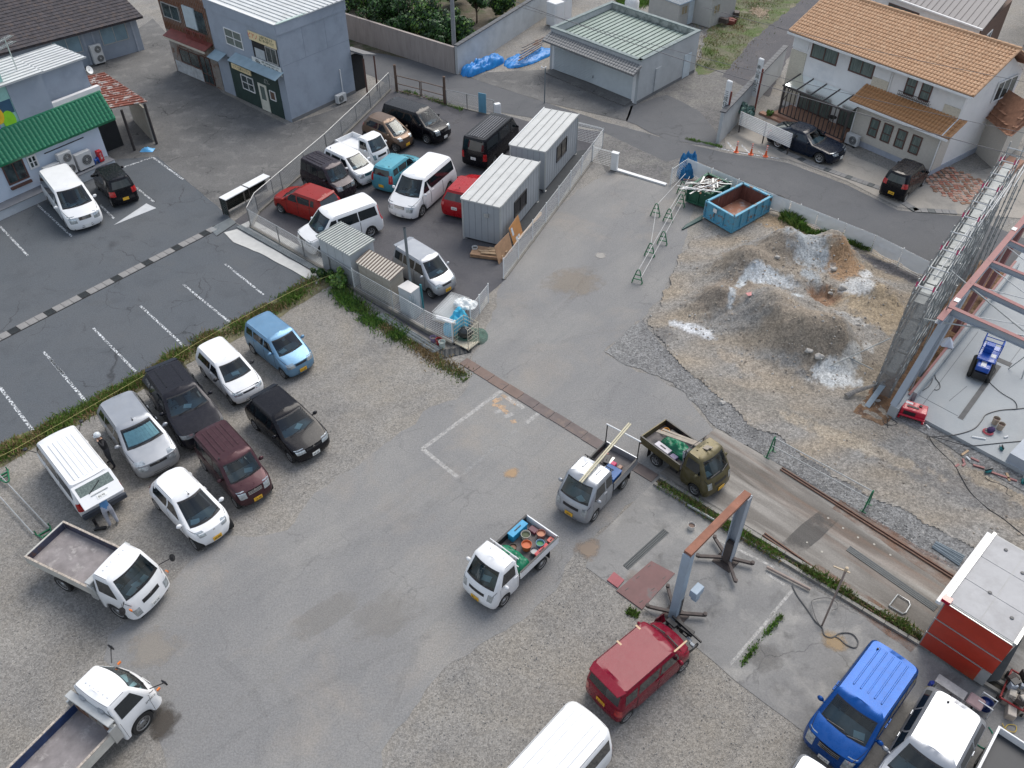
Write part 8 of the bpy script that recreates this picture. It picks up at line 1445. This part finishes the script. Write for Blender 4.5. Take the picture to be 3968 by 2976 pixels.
for s_ in (1,-1): mb = MB(); mb.tube([(1.55,s_*.7,.95),(1.75,s_*1.02,1.25)],.015,5); mb.lathe([(.001,-.03),(.08,-.02),(.08,.03),(.001,.05)],10,T(1.75,s_*1.05,1.3)); mb.B('fender_mirror',X_blk,vn,smooth=50)
gM = T(-1.88,0,1.84) @ Matrix.Rotation(R(180),4,'Z') @ Matrix.Rotation(R(28),4,'Y')
def vpart(name,m,bx,par=None): mb = MB(); [mb.box(*b_,gM) for b_ in bx]; o = mb.B(name,m,par or vn,bevel=.012); return o
tgp = vpart('tailgate',P_white,[(0,.95,-.7,.7,-.05,0)]); vpart('tailgate_glass',B_curt,[(.1,.48,-.6,.6,0,.006)],tgp); vpart('handle',B_alu,[(.58,.62,-.3,.3,0,.03)],tgp)
mb = MB(); mb.box(-.16,.16,-.075,.075,0,.01,gM @ T(.74,0,0) @ Rz(math.pi/2)); pq = mb.B('number_plate',X_pw,tgp); text('82-96',.1,X_ink,pq,gM @ T(.75,0,.013) @ Rz(math.pi/2)); mb=MB(); mb.bar(gM @ Vector((.5,-.3,.02)),gM @ Vector((.22,.2,.02)),.02); mb.B('wiper',X_blk,tgp)
mb = MB(); mb.box(-2.06,-1.94,-.8,.8,.3,.55); mb.B('rear_bumper',mat('bumper_slate',(.05,.06,.08),rough=.5),vn,bevel=.03)
# ---------------------------------------------------------------- people
def person(label,J,mats,loc,rz,extra=None):
 """J: list of (name,parent,xyz,radius,region); one skinned surface coloured by clothing"""
 bm = bmesh.new(); me = bpy.data.meshes.new('body'); ids = {};
 for i,(n,p,c,r_,g_) in enumerate(J): ids[n] = i; bm.verts.new(c)
 bm.verts.ensure_lookup_table()
 for n,p,c,r_,g_ in J:
  if p: bm.edges.new((bm.verts[ids[p]],bm.verts[ids[n]]))
 bm.to_mesh(me); bm.free(); o = bpy.data.objects.new('tmp',me); COL.objects.link(o)
 md = o.modifiers.new('s','SKIN'); sd_ = me.skin_vertices[0].data
 for i,(n,p,c,r_,g_) in enumerate(J): rr = r_ if isinstance(r_,tuple) else (r_,r_); sd_[i].radius = rr; sd_[i].use_root = (i == 0)
 ss = o.modifiers.new('u','SUBSURF'); ss.levels = 2; ss.render_levels = 2
 dg = bpy.context.evaluated_depsgraph_get(); m2_ = bpy.data.meshes.new_from_object(o.evaluated_get(dg)); bpy.data.objects.remove(o)
 m2_.materials.clear(); [m2_.materials.append(m) for m in mats]
 segs = [(Vector(J[ids[p]][2]),Vector(c),g_) for n,p,c,r_,g_ in J if p]
 for f in m2_.polygons:
  c = f.center; best = min(segs,key=lambda s_: (c-(s_[0]+(s_[1]-s_[0])*max(0,min(1,(c-s_[0]).dot(s_[1]-s_[0])/max(1e-6,(s_[1]-s_[0]).length_squared))))).length)
  f.material_index = best[2]; f.use_smooth = True
 t = thing('person',label,'person',loc,rz); b_ = bpy.data.objects.new('body',m2_); COL.objects.link(b_); b_.parent = t; return t
K_sk = mat('skin',(.45,.28,.2),rough=.6,var=.05)
def hand(n,w,d,up,r=.009):
 out = []; w = Vector(w); d = Vector(d).normalized(); s_ = d.cross(Vector(up)).normalized()
 out.append((n+'p',n,tuple(w+d*.06),(.036,.02),1));
 for i,(o,l) in enumerate(((-.03,.065),(-.01,.08),(.01,.075),(.03,.058))): out += [(n+'f%d' % i,n+'p',tuple(w+d*.1+s_*o),r,1),(n+'g%d' % i,n+'f%d' % i,tuple(w+d*(.1+l)+s_*o*1.1-Vector(up)*.02),r*.85,1)]
 out += [(n+'t',n,tuple(w+d*.04+s_*-.045),r*1.1,1),(n+'u',n+'t',tuple(w+d*.085+s_*-.06),r*.9,1)]; return out
M_bs = mat('black_shirt',(.015,.015,.018),rough=.9); M_bt_ = mat('charcoal_trousers',(.03,.032,.04),rough=.9,var=.2); M_sho = mat('dark_shoes',(.03,.025,.025),rough=.7)
J1 = [('pel',None,(0,0,.92),(.15,.11),3),('wst','pel',(0,0,1.06),(.145,.1),2),('che','wst',(.02,0,1.26),(.17,.115),2),('nk0','che',(.02,0,1.42),(.08,.07),2),('nk','nk0',(.03,0,1.49),.05,1),('hd','nk',(.05,0,1.58),(.075,.085),1),('hd2','hd',(.06,0,1.66),(.075,.085),1)]
for s_,n in ((1,'l'),(-1,'r')):
 J1 += [(n+'sh','nk0',(.02,s_*.17,1.4),.06,2),(n+'el',n+'sh',(.12,s_*.42,1.42),.043,2),(n+'wr',n+'el',(.16,s_*.2,1.55),.03,2)]+hand(n+'wr',(.16,s_*.2,1.55),(-.02,-s_*.1,.04),(1,0,0))
 J1 += [(n+'hp','pel',(0,s_*.1,.84),.095,3),(n+'kn',n+'hp',(.04,s_*.16,.47),.062,3),(n+'an',n+'kn',(0,s_*.2,.09),.045,3),(n+'to',n+'an',(.14,s_*.23,.04),.035,4)]
p1 = X8(1215,560); pz = person('person in black long sleeves and white helmet standing beside the open van',J1,[K_sk,K_sk,M_bs,M_bt_,M_sho],(p1.x,p1.y,.01),R(225))
mb = MB(); mb.lathe([(.13,-.01),(.125,.02),(.11,.08),(.07,.12),(.001,.135)],16,T(.06,0,1.67)); mb.box(.08,.2,-.07,.07,1.665,1.675); mb.B('helmet',mat('white_helmet',(.6,.64,.66),rough=.4,var=.25,scale=20),pz,smooth=50)
mb = MB(); mb.bar((.13,0,1.6),(.155,0,1.575),.02); mb.B('nose',K_sk,pz)
for s_ in (-1,1): mb = MB(); mb.box(.12,.13,s_*.03-.01,s_*.03+.01,1.62,1.63); mb.B('eye',X_ink,pz)
mb = MB(); mb.box(.125,.132,-.025,.025,1.545,1.552); mb.B('mouth',mat('lips',(.35,.15,.12)),pz)
J2 = [('pel',None,(0,0,.9),(.15,.12),3),('wst','pel',(.14,0,1.0),(.14,.11),2),('che','wst',(.36,0,1.1),(.17,.12),2),('nk0','che',(.5,0,1.13),(.08,.07),2),('nk','nk0',(.57,0,1.13),.05,1),('hd','nk',(.66,0,1.1),(.08,.08),1),('hd2','hd',(.73,0,1.08),(.07,.08),1)]
for s_,n in ((1,'l'),(-1,'r')):
 J2 += [(n+'sh','nk0',(.46,s_*.17,1.1),.06,2),(n+'el',n+'sh',(.55,s_*.25,.86),.043,1),(n+'wr',n+'el',(.78,s_*.18,.84),.03,1)]+hand(n+'wr',(.78,s_*.18,.84),(.1,-s_*.02,-.03),(0,0,1))
 J2 += [(n+'hp','pel',(.0,s_*.1,.84),.1,3),(n+'kn',n+'hp',(.06,s_*.12,.46),.075,3),(n+'an',n+'kn',(-.06,s_*.13,.09),.055,3),(n+'to',n+'an',(.08,s_*.15,.04),.035,4)]
p2 = X8(1225,1190); pw_ = person('person in blue shirt and pale baggy trousers bending into the rear of the van',J2,[K_sk,K_sk,mat('blue_shirt',(.1,.26,.5),rough=.85,var=.15),mat('pale_trousers',(.4,.42,.48),rough=.9,var=.15,scale=6),mat('pale_shoes',(.35,.33,.28),rough=.8)],(p2.x,p2.y,.01),R(128))
mb = MB(); mb.lathe([(.001,.1),(.06,.085),(.088,.04),(.09,-.01)],12,T(.7,0,1.11) @ Matrix.Rotation(R(30),4,'Y')); mb.B('hair',mat('black_hair',(.015,.013,.012),rough=.8),pw_,smooth=50)
for i,(u,v) in enumerate(((1035,1180),(1045,1225))): p = X8(u,v+20); t = thing('rubber_boot',('upright','fallen')[i]+' black rubber boot on the gravel behind the van','boot',p,0,'pair of rubber boots'); mb = MB();
for i,(u,v) in enumerate(((1035,1215),(1050,1255))): t = [o for o in COL.objects if o.name.startswith('rubber_boot')][i]; p = X8(u,v); mb=MB(); mb.tube([p+Vector((.12,-.1,.05)),p+Vector((.02,0,.06)),p+Vector((0,.02,.16)),p+Vector((0,.02,.34))] if i == 0 else [p+Vector((-.1,-.05,.05)),p+Vector((0,0,.08)),p+Vector((.3,.05,.08))],[.05,.06,.055,.065] if i == 0 else [.05,.06,.065],10); mb.B('boot',X_blk,t,w=1,smooth=50)
# ---------------------------------------------------------------- paint on the ground
def stripe(K_,pts,w_,m,z=.0165,name='painted_line'):
 P = [K_(u,v) for u,v in pts]
 for p,q in zip(P[:-1],P[1:]):
  d = (q-p).normalized(); n = Vector((-d.y,d.x,0))*w_/2; mb=MB(); zz = Vector((0,0,z)); mb.quad(p-n+zz,q-n+zz,q+n+zz,p+n+zz); tag(mb.B(name,m,None),kind='structure')
for ln in (((-60,330),(240,645)),((290,180),(615,480)),((860,210),(980,328)),((1170,60),(1320,185)),((375,1470),(545,1659)),((800,1265),(1165,1640)),((1205,1075),(1610,1450)),((1570,890),(2005,1245)),((1930,715),(2260,980))): stripe(B1,ln,.11,M_paint)
stripe(C1,((0,210),(265,560)),.13,M_paint); stripe(C1,((400,-20),(695,330)),.13,M_paint); stripe(A1,((960,1470),(1310,1350),(1570,1540)),.13,M_paint,.02)
sheet('painted_triangle',[B1(975,383),B1(1255,197),B1(1340,237)],.0165,mat('plain_white_paint',(.5,.52,.54),rough=.7,var=.1))
stripe(C2,((1960,235),(1320,705),(1605,935)),.17,M_paintf,.011); stripe(C2,((1605,935),(2090,545)),.15,worn_mat('ghost_paint',(.45,.45,.44),5,.42,.7,maxa=.6),.0105)
for ln in (((1890,330),(1960,300)),((2000,290),(2060,340)),((1925,350),(2010,420)),((1900,410),(1960,400)),((1980,450),(2050,420)),((2030,490),(2074,480))): stripe(C2,ln,.2,M_painto if ln[0][0] % 20 else M_paintf,.0115)
for ln in (((1890,330),(1925,300)),((1960,270),(2074,350)),((1880,350),(1990,370))): stripe(C2,ln,.16,M_painto,.0112)
stripe(C3,((0,330),(60,380)),.2,M_paintf,.0115); stripe(C3,((80,500),(190,410)),.18,M_paintf,.0112)
stripe(X3,((530,55),(770,105),(1120,155)),.12,M_paint,.02)
for ln in (((635,0),(715,92)),((765,25),(845,110)),((920,80),(985,132))): stripe(X3,ln,.12,M_paint,.0205)
stripe(C3,((1590,1420),(2074,1659)),.1,M_paintf,.0185); stripe(D4,((0,95),(150,190)),.1,M_paintf,.0185); stripe(D4,((210,235),(20,460)),.1,M_paintf,.0185); stripe(D3,((2074,415),(1720,830)),.1,M_paintf,.0185)
for i,(u,v,rx,ry,c_,s_) in enumerate(((1240,610,2.6,1.3,(.32,.27,.21),.4),(1295,552,.5,.35,(.42,.4,.37),.7),(1105,1022,.45,.35,(.5,.33,.18),.6),(830,1330,2.2,.8,(.27,.25,.22),.2),(355,1560,.5,.9,(.07,.06,.05),.75),(330,1400,1.4,.8,(.33,.3,.26),.5),(1370,1250,.5,.4,(.28,.2,.15),.2),(1270,1185,.7,.6,(.28,.22,.17),.75),(1450,1300,1.2,.7,(.14,.14,.145),.35),(1750,1150,2.5,.4,(.1,.095,.09),.6),(1650,1420,1.1,.6,(.13,.125,.12),.35),(1800,1385,.6,.5,(.4,.28,.15),.6),(700,1330,2.5,.5,(.26,.24,.21),.2))):
 p = V(u,v); an2 = R(40); P = [(p.x+rx*math.cos(t*.5236)*math.cos(an2)-ry*math.sin(t*.5236)*math.sin(an2),p.y+rx*math.cos(t*.5236)*math.sin(an2)+ry*math.sin(t*.5236)*math.cos(an2)) for t in range(12)]; sheet('ground_stain',P,.021+.0006*i,stain_mat('stain_%d' % i,c_,s_,1.6),0)
tk1,tk2 = worn_mat('tyre_track_dark',(.12,.12,.12),2.2,.4,.8,.9,.14),worn_mat('tyre_track_pale',(.34,.33,.31),2.2,.4,.8,.9,.25)
for i,(pts,w_) in enumerate((([(420,1600),(560,1480),(720,1400),(900,1330),(1010,1290)],.25),([(450,1640),(590,1530),(760,1450),(930,1370)],.22),([(560,1659),(570,1560),(540,1480),(470,1420)],.3),([(640,1659),(640,1560),(600,1470),(520,1400)],.28),([(830,1560),(900,1400),(1010,1270),(1150,1130)],.3),([(1310,900),(1320,850),(1345,815),(1365,800)],.2),([(1200,745),(1260,722),(1330,712)],.25),([(1180,700),(1240,640),(1290,560),(1330,480)],.3),([(600,1240),(760,1180),(900,1110),(1050,1000)],.3),([(700,1180),(850,1090),(980,1000)],.3))):
 out_ = []
 for j in range(len(pts)-1):
  for k in range(5): out_.append((pts[j][0]+(pts[j+1][0]-pts[j][0])*k/5,pts[j][1]+(pts[j+1][1]-pts[j][1])*k/5))
 stripe(V,out_+[pts[-1]],w_,tk2 if i % 3 == 0 else tk1,.0095+.0003*i,'tyre_track')
# ---------------------------------------------------------------- plants
M_g1 = mat('grass_green',(.13,.19,.04),rough=.8,var=.4,scale=1.5); M_g2 = mat('dry_grass',(.3,.22,.11),rough=.9,var=.35,scale=2); M_g3 = mat('leaf_green',(.045,.12,.025),rough=.6,var=.45,scale=1.2); M_g4 = mat('leaf_bright',(.14,.26,.04),rough=.6,var=.3,scale=2); M_g5 = mat('leaf_dark',(.018,.05,.018),rough=.6,var=.4,scale=1.5); M_wood = mat('bark',(.09,.065,.045),rough=.9,var=.3)
def blades(name,pts,w_,n,hmin,hmax,ms,seed=0,z=0):
 r_ = random.Random(seed); P = [V(*q) for q in pts]; L_ = [(P[i+1]-P[i]).length for i in range(len(P)-1)]; mb = MB()
 for k in range(n):
  s_ = r_.random()*sum(L_); i = 0
  while s_ > L_[i]: s_ -= L_[i]; i += 1
  d = (P[i+1]-P[i]).normalized(); nn = Vector((-d.y,d.x,0)); off = r_.gauss(0,.38)*w_; c = P[i]+d*s_+nn*off; dens = noise.noise(Vector((c.x*.9,c.y*.9,seed)))
  if dens < -.25 and r_.random() < .7: continue
  h = r_.uniform(hmin,hmax)*(1+dens); th = r_.random()*6.28; q = Vector((math.cos(th),math.sin(th),0))*r_.uniform(.012,.03); ln_ = Vector((math.cos(th*3),math.sin(th*3),0))*h*r_.uniform(.2,.9); c.z = z
  mb.cur = 0 if (noise.noise(Vector((c.x*.7,c.y*.7,seed+4)))+r_.uniform(-.3,.3)) > .06 else 1
  if len(ms) > 2 and r_.random() < .3: mb.cur = 2
  mb.add([c-q,c+q,c+ln_*.5+q*.6+Vector((0,0,h*.7)),c+ln_+Vector((0,0,h))],[(0,1,2),(0,2,3)])
 return tag(mb.B(name,ms,None),kind='stuff')
blades('verge_grass',[(-30,1000),(100,932),(190,885),(270,840),(420,752),(560,683),(690,605)],.6,22000,.05,.26,[M_g1,M_g2,M_g4],3)
sheet('verge_soil',VP((-60,985),(100,915),(270,825),(560,668),(700,590),(715,615),(580,700),(430,772),(280,858),(110,950),(-60,1040)),.0085,mat('verge_earth',(.13,.12,.07),rough=.95,var=.4,scale=3),.12,.25)
blades('weeds_by_fence',[(715,600),(745,645),(800,690),(870,730)],.6,5000,.08,.3,[M_g4,M_g1,M_g3],8); blades('weeds_by_pipes',[(830,700),(900,745),(960,790),(1010,820)],.6,3500,.04,.16,[M_g1,M_g2],9)
blades('ditch_weeds',[(1425,1048),(1520,1108),(1620,1170),(1700,1215),(1790,1262),(2060,1420)],.22,7000,.05,.25,[M_g4,M_g1,M_g2],10,.03); blades('fence_weeds',[(1690,470),(1740,500),(1800,518),(1880,540)],.35,5000,.1,.4,[M_g4,M_g1,M_g3],11,.03); blades('joint_weeds',[(1690,1330),(1640,1385),(1600,1440)],.12,700,.04,.14,[M_g1,M_g4],12); blades('joint_weeds',[(1355,1320),(1380,1330)],.2,300,.04,.1,[M_g4,M_g1],13)
blades('plot_grass',[(1520,150),(1570,60),(1640,0),(1720,-40)],3.2,9000,.05,.15,[M_g1,M_g2],14); blades('lane_weeds',[(1480,300),(1560,318)],.2,500,.04,.15,[M_g4,M_g1],15); blades('yard_weeds',[(850,195),(900,205),(1000,238)],.3,900,.05,.2,[M_g4,M_g1],16); blades('back_plot_grass',[(1340,10),(1420,0)],1.6,5000,.1,.3,[M_g4,M_g1],17)
def bush(p,r_,h,n,label,ms,name='bush',cat='bush',g_=None,trunk=0,leaf=.09,seed=0,squash=1.0):
 rr = random.Random(seed); t = thing(name,label,cat,(p.x,p.y,0),0,g_); mb=MB(); c0 = Vector((p.x,p.y,trunk+h/2)); cl = [c0+Vector((rr.gauss(0,r_*.42),rr.gauss(0,r_*.42),rr.gauss(0,h*.24))) for _ in range(max(5,int(n/130)))]
 for k in range(n):
  c = rr.choice(cl); d = Vector((rr.gauss(0,1),rr.gauss(0,1),rr.gauss(0,1))).normalized(); q = c+d*Vector((1,1,.8)).length*.577*r_*.36*rr.uniform(.6,1.15); q.z = max(.03,q.z); s_ = leaf*rr.uniform(.6,1.4); u = d.orthogonal().normalized()*s_; v = d.cross(u).normalized()*s_*.6; tl = d*s_*rr.uniform(-.5,.5); mb.cur = rr.choice(range(len(ms))); mb.add([q-u,q+v+tl,q+u,q-v-tl],[(0,1,2,3)])
 tag(mb.B('crown',ms,t,w=1),kind='stuff')
 mb = MB(); mb.tube([(p.x,p.y,0),(p.x+.05,p.y,trunk+h*.4)],[max(.03,r_*.08),.02],6)
 for k in range(5): b_ = cl[k % len(cl)]; mb.tube([(p.x,p.y,trunk*.7+.05),b_],[max(.02,r_*.04),.008],4)
 tag(mb.B('trunk',M_wood,t,w=1),kind='stuff'); return t
bush(V(735,622),.5,.9,2600,'round bright green bush beside the tallest shed',[M_g4,M_g3,M_g1],leaf=.06,seed=1); bush(V(700,600),.4,.7,1500,'darker leafy shrub left of the round bush',[M_g3,M_g1,M_g5],leaf=.05,seed=2)
for i,(u,v,r_,h,tr,lb) in enumerate(((800,60,1.7,3,.6,'dark garden tree nearest the blue grey shop'),(850,75,1.6,2.6,.5,'broad garden tree second from the shop'),(862,98,1.1,2,.4,'low clipped garden tree above the wall'),(925,95,1.6,3.0,.6,'tall bright garden tree in the middle'),(955,112,1.1,2.2,.4,'garden tree left of the utility pole'),(910,30,1.6,2.8,1,'garden tree at the top edge with pale flowers'),(1000,105,1.0,1.8,.5,'small garden tree just right of the utility pole'),(1030,50,1.0,2.4,1,'slim garden tree with bare trunk'),(980,15,1.3,2.2,.5,'garden shrub behind the utility pole'),(1085,40,.9,1.6,.5,'garden shrub near the dark roof'),(770,20,1.4,2.6,.5,'garden tree half behind the shop roof'))): bush(V(u,v),r_,h,5200,lb,[M_g3,M_g5,M_g4 if i % 3 == 0 else M_g3,M_g5],'garden_tree','tree','trees in the walled garden',tr,.1,20+i)
bush(A3(1965,1075),.6,.9,1500,'blue green spiky conifer behind the white slatted fence',[mat('blue_conifer',(.09,.17,.15),rough=.7,var=.3),mat('blue_conifer_dark',(.05,.1,.09),rough=.7)],'conifer','conifer',None,.5,.1,44); bush(A4(20,1010),.35,.5,500,'small green shrub by the terrace steps',[M_g3,M_g4],seed=45,leaf=.06); bush(A4(1275,1445),.3,.6,600,'pale olive shrub against the annex wall',[mat('olive_leaf',(.14,.15,.07),rough=.8,var=.3),M_g1],seed=46,leaf=.06); bush(X1(480,880)*1,.01,.1,10,'tiny weed by the fence kerb',[M_g1]) if 0 else None
sheet('garden_soil',VP((742,100),(700,-30),(1180,-40),(1150,20),(990,150)),.02,ground_mat('garden_earth',(.1,.085,.06),[((.2,.17,.14),.8,.5,.7,.8),((.04,.07,.02),.5,.5,.65,.9)],.4,8),.1)
rpe = [X8(-10,470,.45),X8(180,375,.42),X8(460,215,.4),X8(820,15,.42),V(330,800,.4),V(430,738,.38),V(540,677,.36),V(640,625,.4),X1(360,735,.6)]
cable([(tuple(p),0) for p in rpe],'yellow green rope strung along the grass verge',.009,mat('rope_yellow',(.4,.38,.14),rough=.8),'rope',None,'rope')
# ---------------------------------------------------------------- upper background
tl_ = [(A3(330,215),'white portable toilet left of the garage roof'),(A3(400,175),'second white portable toilet behind the first')]
for p,lb in tl_: t = thing('portable_toilet',lb,'portable toilet',p,0,'portable toilets behind the garage'); M_ = T(*p) @ Rz(R(42)); on(t,M_,'cabin',B_trim,[(-.5,.5,-.5,.5,.05,1.75)],.03); on(t,M_,'roof',B_trim,[(-.53,.53,-.53,.53,1.75,1.85)],.05); on(t,M_,'door',B_wht,[(-.35,.35,-.52,-.5,.15,1.65)],0)
tk = thing('water_tank','white rounded tank on the grass behind the garage','tank',A3(985,130)); p = A3(985,120); mb=MB(); mb.lathe([(.001,0),(.6,0),(.6,1.0),(.45,1.25),(.001,1.3)],14,T(*p)); mb.B('tank',B_trim,tk,w=1,smooth=50)
def hut(label,K_,base,an,Lg,Wd,H,roofm,door=True):
 o = K_(*base); W_ = Wall(o,R(an),1); E_ = Wall(o,R(an+90),-1); t = thing('site_hut',label,'hut',o,0,'pale site huts behind the garage'); wbox(t,W_,'wall',mat('hut_wall',(.42,.42,.4),rough=.7,var=.06),0,Lg,.05,H,-Wd,0); ribbed(t,W_,'roof',roofm,B_ribd,-.1,Lg+.1,.12,-Wd-.1,H,H+.15,14,'d'); window(t,W_,.3,1.1,1.0,1.7,B_alu,mat('blind_pane',(.3,.25,.16),rough=.5),1)
 if door: wbox(t,W_,'door',mat('pale_blue_door',0),1.3,1.95,.1,1.85,0,.04)
hut('pale hut with blue ribbed roof behind the garage',A3,(1375,255),0+44,2.2,3.0,1.95,mat('blue_ribbed',(.28,.38,.48),rough=.5)); hut('second pale hut with large window right of the blue roofed one',A3,(1650,245),44,3.4,2.6,2.3,B_ribw,False)
for i in range(9): p = A3(1700+rnd.uniform(0,200),225-rnd.uniform(0,90)); o = MB(); o.box(-.35,.35,-.2,.2,0,.35,T(p.x,p.y,.25*(i % 2)) @ Rz(rnd.uniform(0,3))); tag(o.B('scrap_box',(M_rr,M_ld,M_rr)[i % 3],None),['rust red scrap box nearest the hut door','dark scrap box in front of the heap','rust red scrap box on top of the heap','red scrap box at the left end','dark scrap box in the middle of the heap','rust red scrap box behind the dark one','red scrap box at the right end','small dark scrap box by the grass','rust red scrap box farthest back'][i],'scrap box','scrap boxes beside the far hut')
stones('brick_heap',260,lambda r_: tuple(A3(2090+r_.gauss(0,35),105+r_.gauss(0,18)))[:2],.08,.16,mat('pale_bricks',(.42,.33,.24),rough=.9,var=.2),30)
drape('blue tarpaulin over a long heap against the plaster garden wall','tarpaulin','tarpaulin',A2(1930,585),2.1,.6,.6,M_tarp,21,R(48),.2); drape('second blue tarpaulin with boards on it beside the garage','tarpaulin','tarpaulin',A3(110,500),2.4,.95,.3,M_tarp,22,R(46),.14)
for i in range(5): mb = MB(); p,q = A3(20+i*8,520-i*28,.6),A3(210+i*10,400-i*22,.6); mb.bar(p,q,.12,.06); tag(mb.B('weathered_board',M_rustp,None),['nearest','second','middle','fourth','farthest'][i]+' weathered board lying on the blue tarpaulin by the garage','board','boards on the blue tarpaulin')
for K_,u,v,s,lb in ((A3,1800,1120,'三成住宅','tall white sign with black lettering at the end of the forecourt wall'),(A3,2030,960,'㈱山陽ハウス','taller white company sign behind the first one')):
 p = Vector((13.2,49.3,0)) if '三' in s else Vector((15.9,52.8,0)); W_ = Wall(p,R(128),-1); t = thing('vertical_sign',lb,'sign',p,0,'white vertical signs'); wbox(t,W_,'board',B_trim,-.2,.2,1.0,3.5,-.09,.09,bevel=.05); wbox(t,W_,'post',M_rr,-.3,-.22,0,2.9,-.04,.04); wtext(t,W_,'\n'.join(s),.34 if '三' in s else .3,X_ink,0,2.2,.1)
long_wall('grey forecourt wall with black coping left of the tiled house',A3(1735,1235),A4(130,640),2.0,.2,B_pl,mat('dark_coping',0))
sb = thing('slatted_fence','white horizontal slatted screen in front of the navy sedan','fence',(14.4,49.2,0)); W_ = wall2(Vector((14.35,49.7,0)),Vector((16.8,46.55,0)),1)
for i in range(9): wbox(sb,W_,'slat',B_trim,0,W_.len,.52+i*.1,.585+i*.1,0,.03)
for s_ in (.1,W_.len*.5,W_.len-.1): wbox(sb,W_,'post',M_fb,s_-.03,s_+.03,0,1.4,-.06,0)
kd = thing('roadside_drain','row of concrete drain covers along the edge of the pale forecourt','drain',A4(240,1380)); P = [A4(10,1245),A4(400,1430),A4(960,1625)]; P2 = [B4(960,75),B4(1270,270),B4(1640,290)]
for seg,n_ in (((P[0],P[1]),9),((P[1],P[2]),12),((P2[0],P2[1]),7),((P2[1],P2[2]),6)):
 d = (seg[1]-seg[0]); an2 = math.atan2(d.y,d.x)
 for i in range(n_): mb = MB(); l = d.length/n_; mb.box(l*i+.01,l*(i+1)-.01,-.02,.4,.02,.05,T(seg[0].x,seg[0].y,0) @ Rz(an2)); mb.B('drain_cover',M_gr if i % 4 == 2 else M_cv,kd,w=1)
fp = thing('crazy_paving','fan of reddish crazy paving stones at the house entrance','paving',A4(1700,1560)); rr = random.Random(3); cP = VP((1980,375),(2030,355),(2090,375),(2140,400),(2115,440),(2085,445),(2010,410));
mp = [mat('paving_red',(.3,.12,.08),rough=.8,var=.2),mat('paving_pink',(.42,.26,.2),rough=.8,var=.2),mat('paving_brown',(.25,.14,.09),rough=.8,var=.2)]; k = 0; gx,gy = [p.x for p in cP],[p.y for p in cP]; y = min(gy)
while y < max(gy):
 x = min(gx)
 while x < max(gx):
  if inpoly(x,y,cP): n_ = rr.choice((4,5)); s_ = .2; mb=MB(); ox,oy = rr.uniform(-.04,.04),rr.uniform(-.04,.04); a0 = rr.random(); mb.prism([(x+ox+s_*rr.uniform(.7,1)*math.cos(a0+j*6.283/n_),y+oy+s_*rr.uniform(.6,.85)*math.sin(a0+j*6.283/n_)) for j in range(n_)],.02,.04+rr.uniform(0,.008)); mb.B('paving_stone',rr.choice(mp),fp,w=1)
  x += .33
 y += .27
def wire(K0,p,z0,K1,q,z1,sag,lb,r=.014):
 A_,B_ = K0(*p,z0),K1(*q,z1); mb=MB(); mb.tube([A_.lerp(B_,i/16)-Vector((0,0,sag*4*(i/16)*(1-i/16))) for i in range(17)],r,4); tag(mb.B('overhead_cable',mat('cable_grey',(.12,.12,.13),rough=.6),None),lb,'cable','overhead cables')
wire(A3,(0,50),6,A4,(2212,1140),5,.3,'overhead cable passing just in front of the garage parapet'); wire(A3,(0,15),6.5,B4,(2212,-200),5.2,.4,'second overhead cable crossing the house annex windows',.02); wire(A3,(1600,60),7,A4,(2212,700),6.5,.2,'overhead cable across the orange roof'); wire(A4,(0,190),6,A4,(225,275),5,.05,'short service cable to the roof corner of the tiled house')
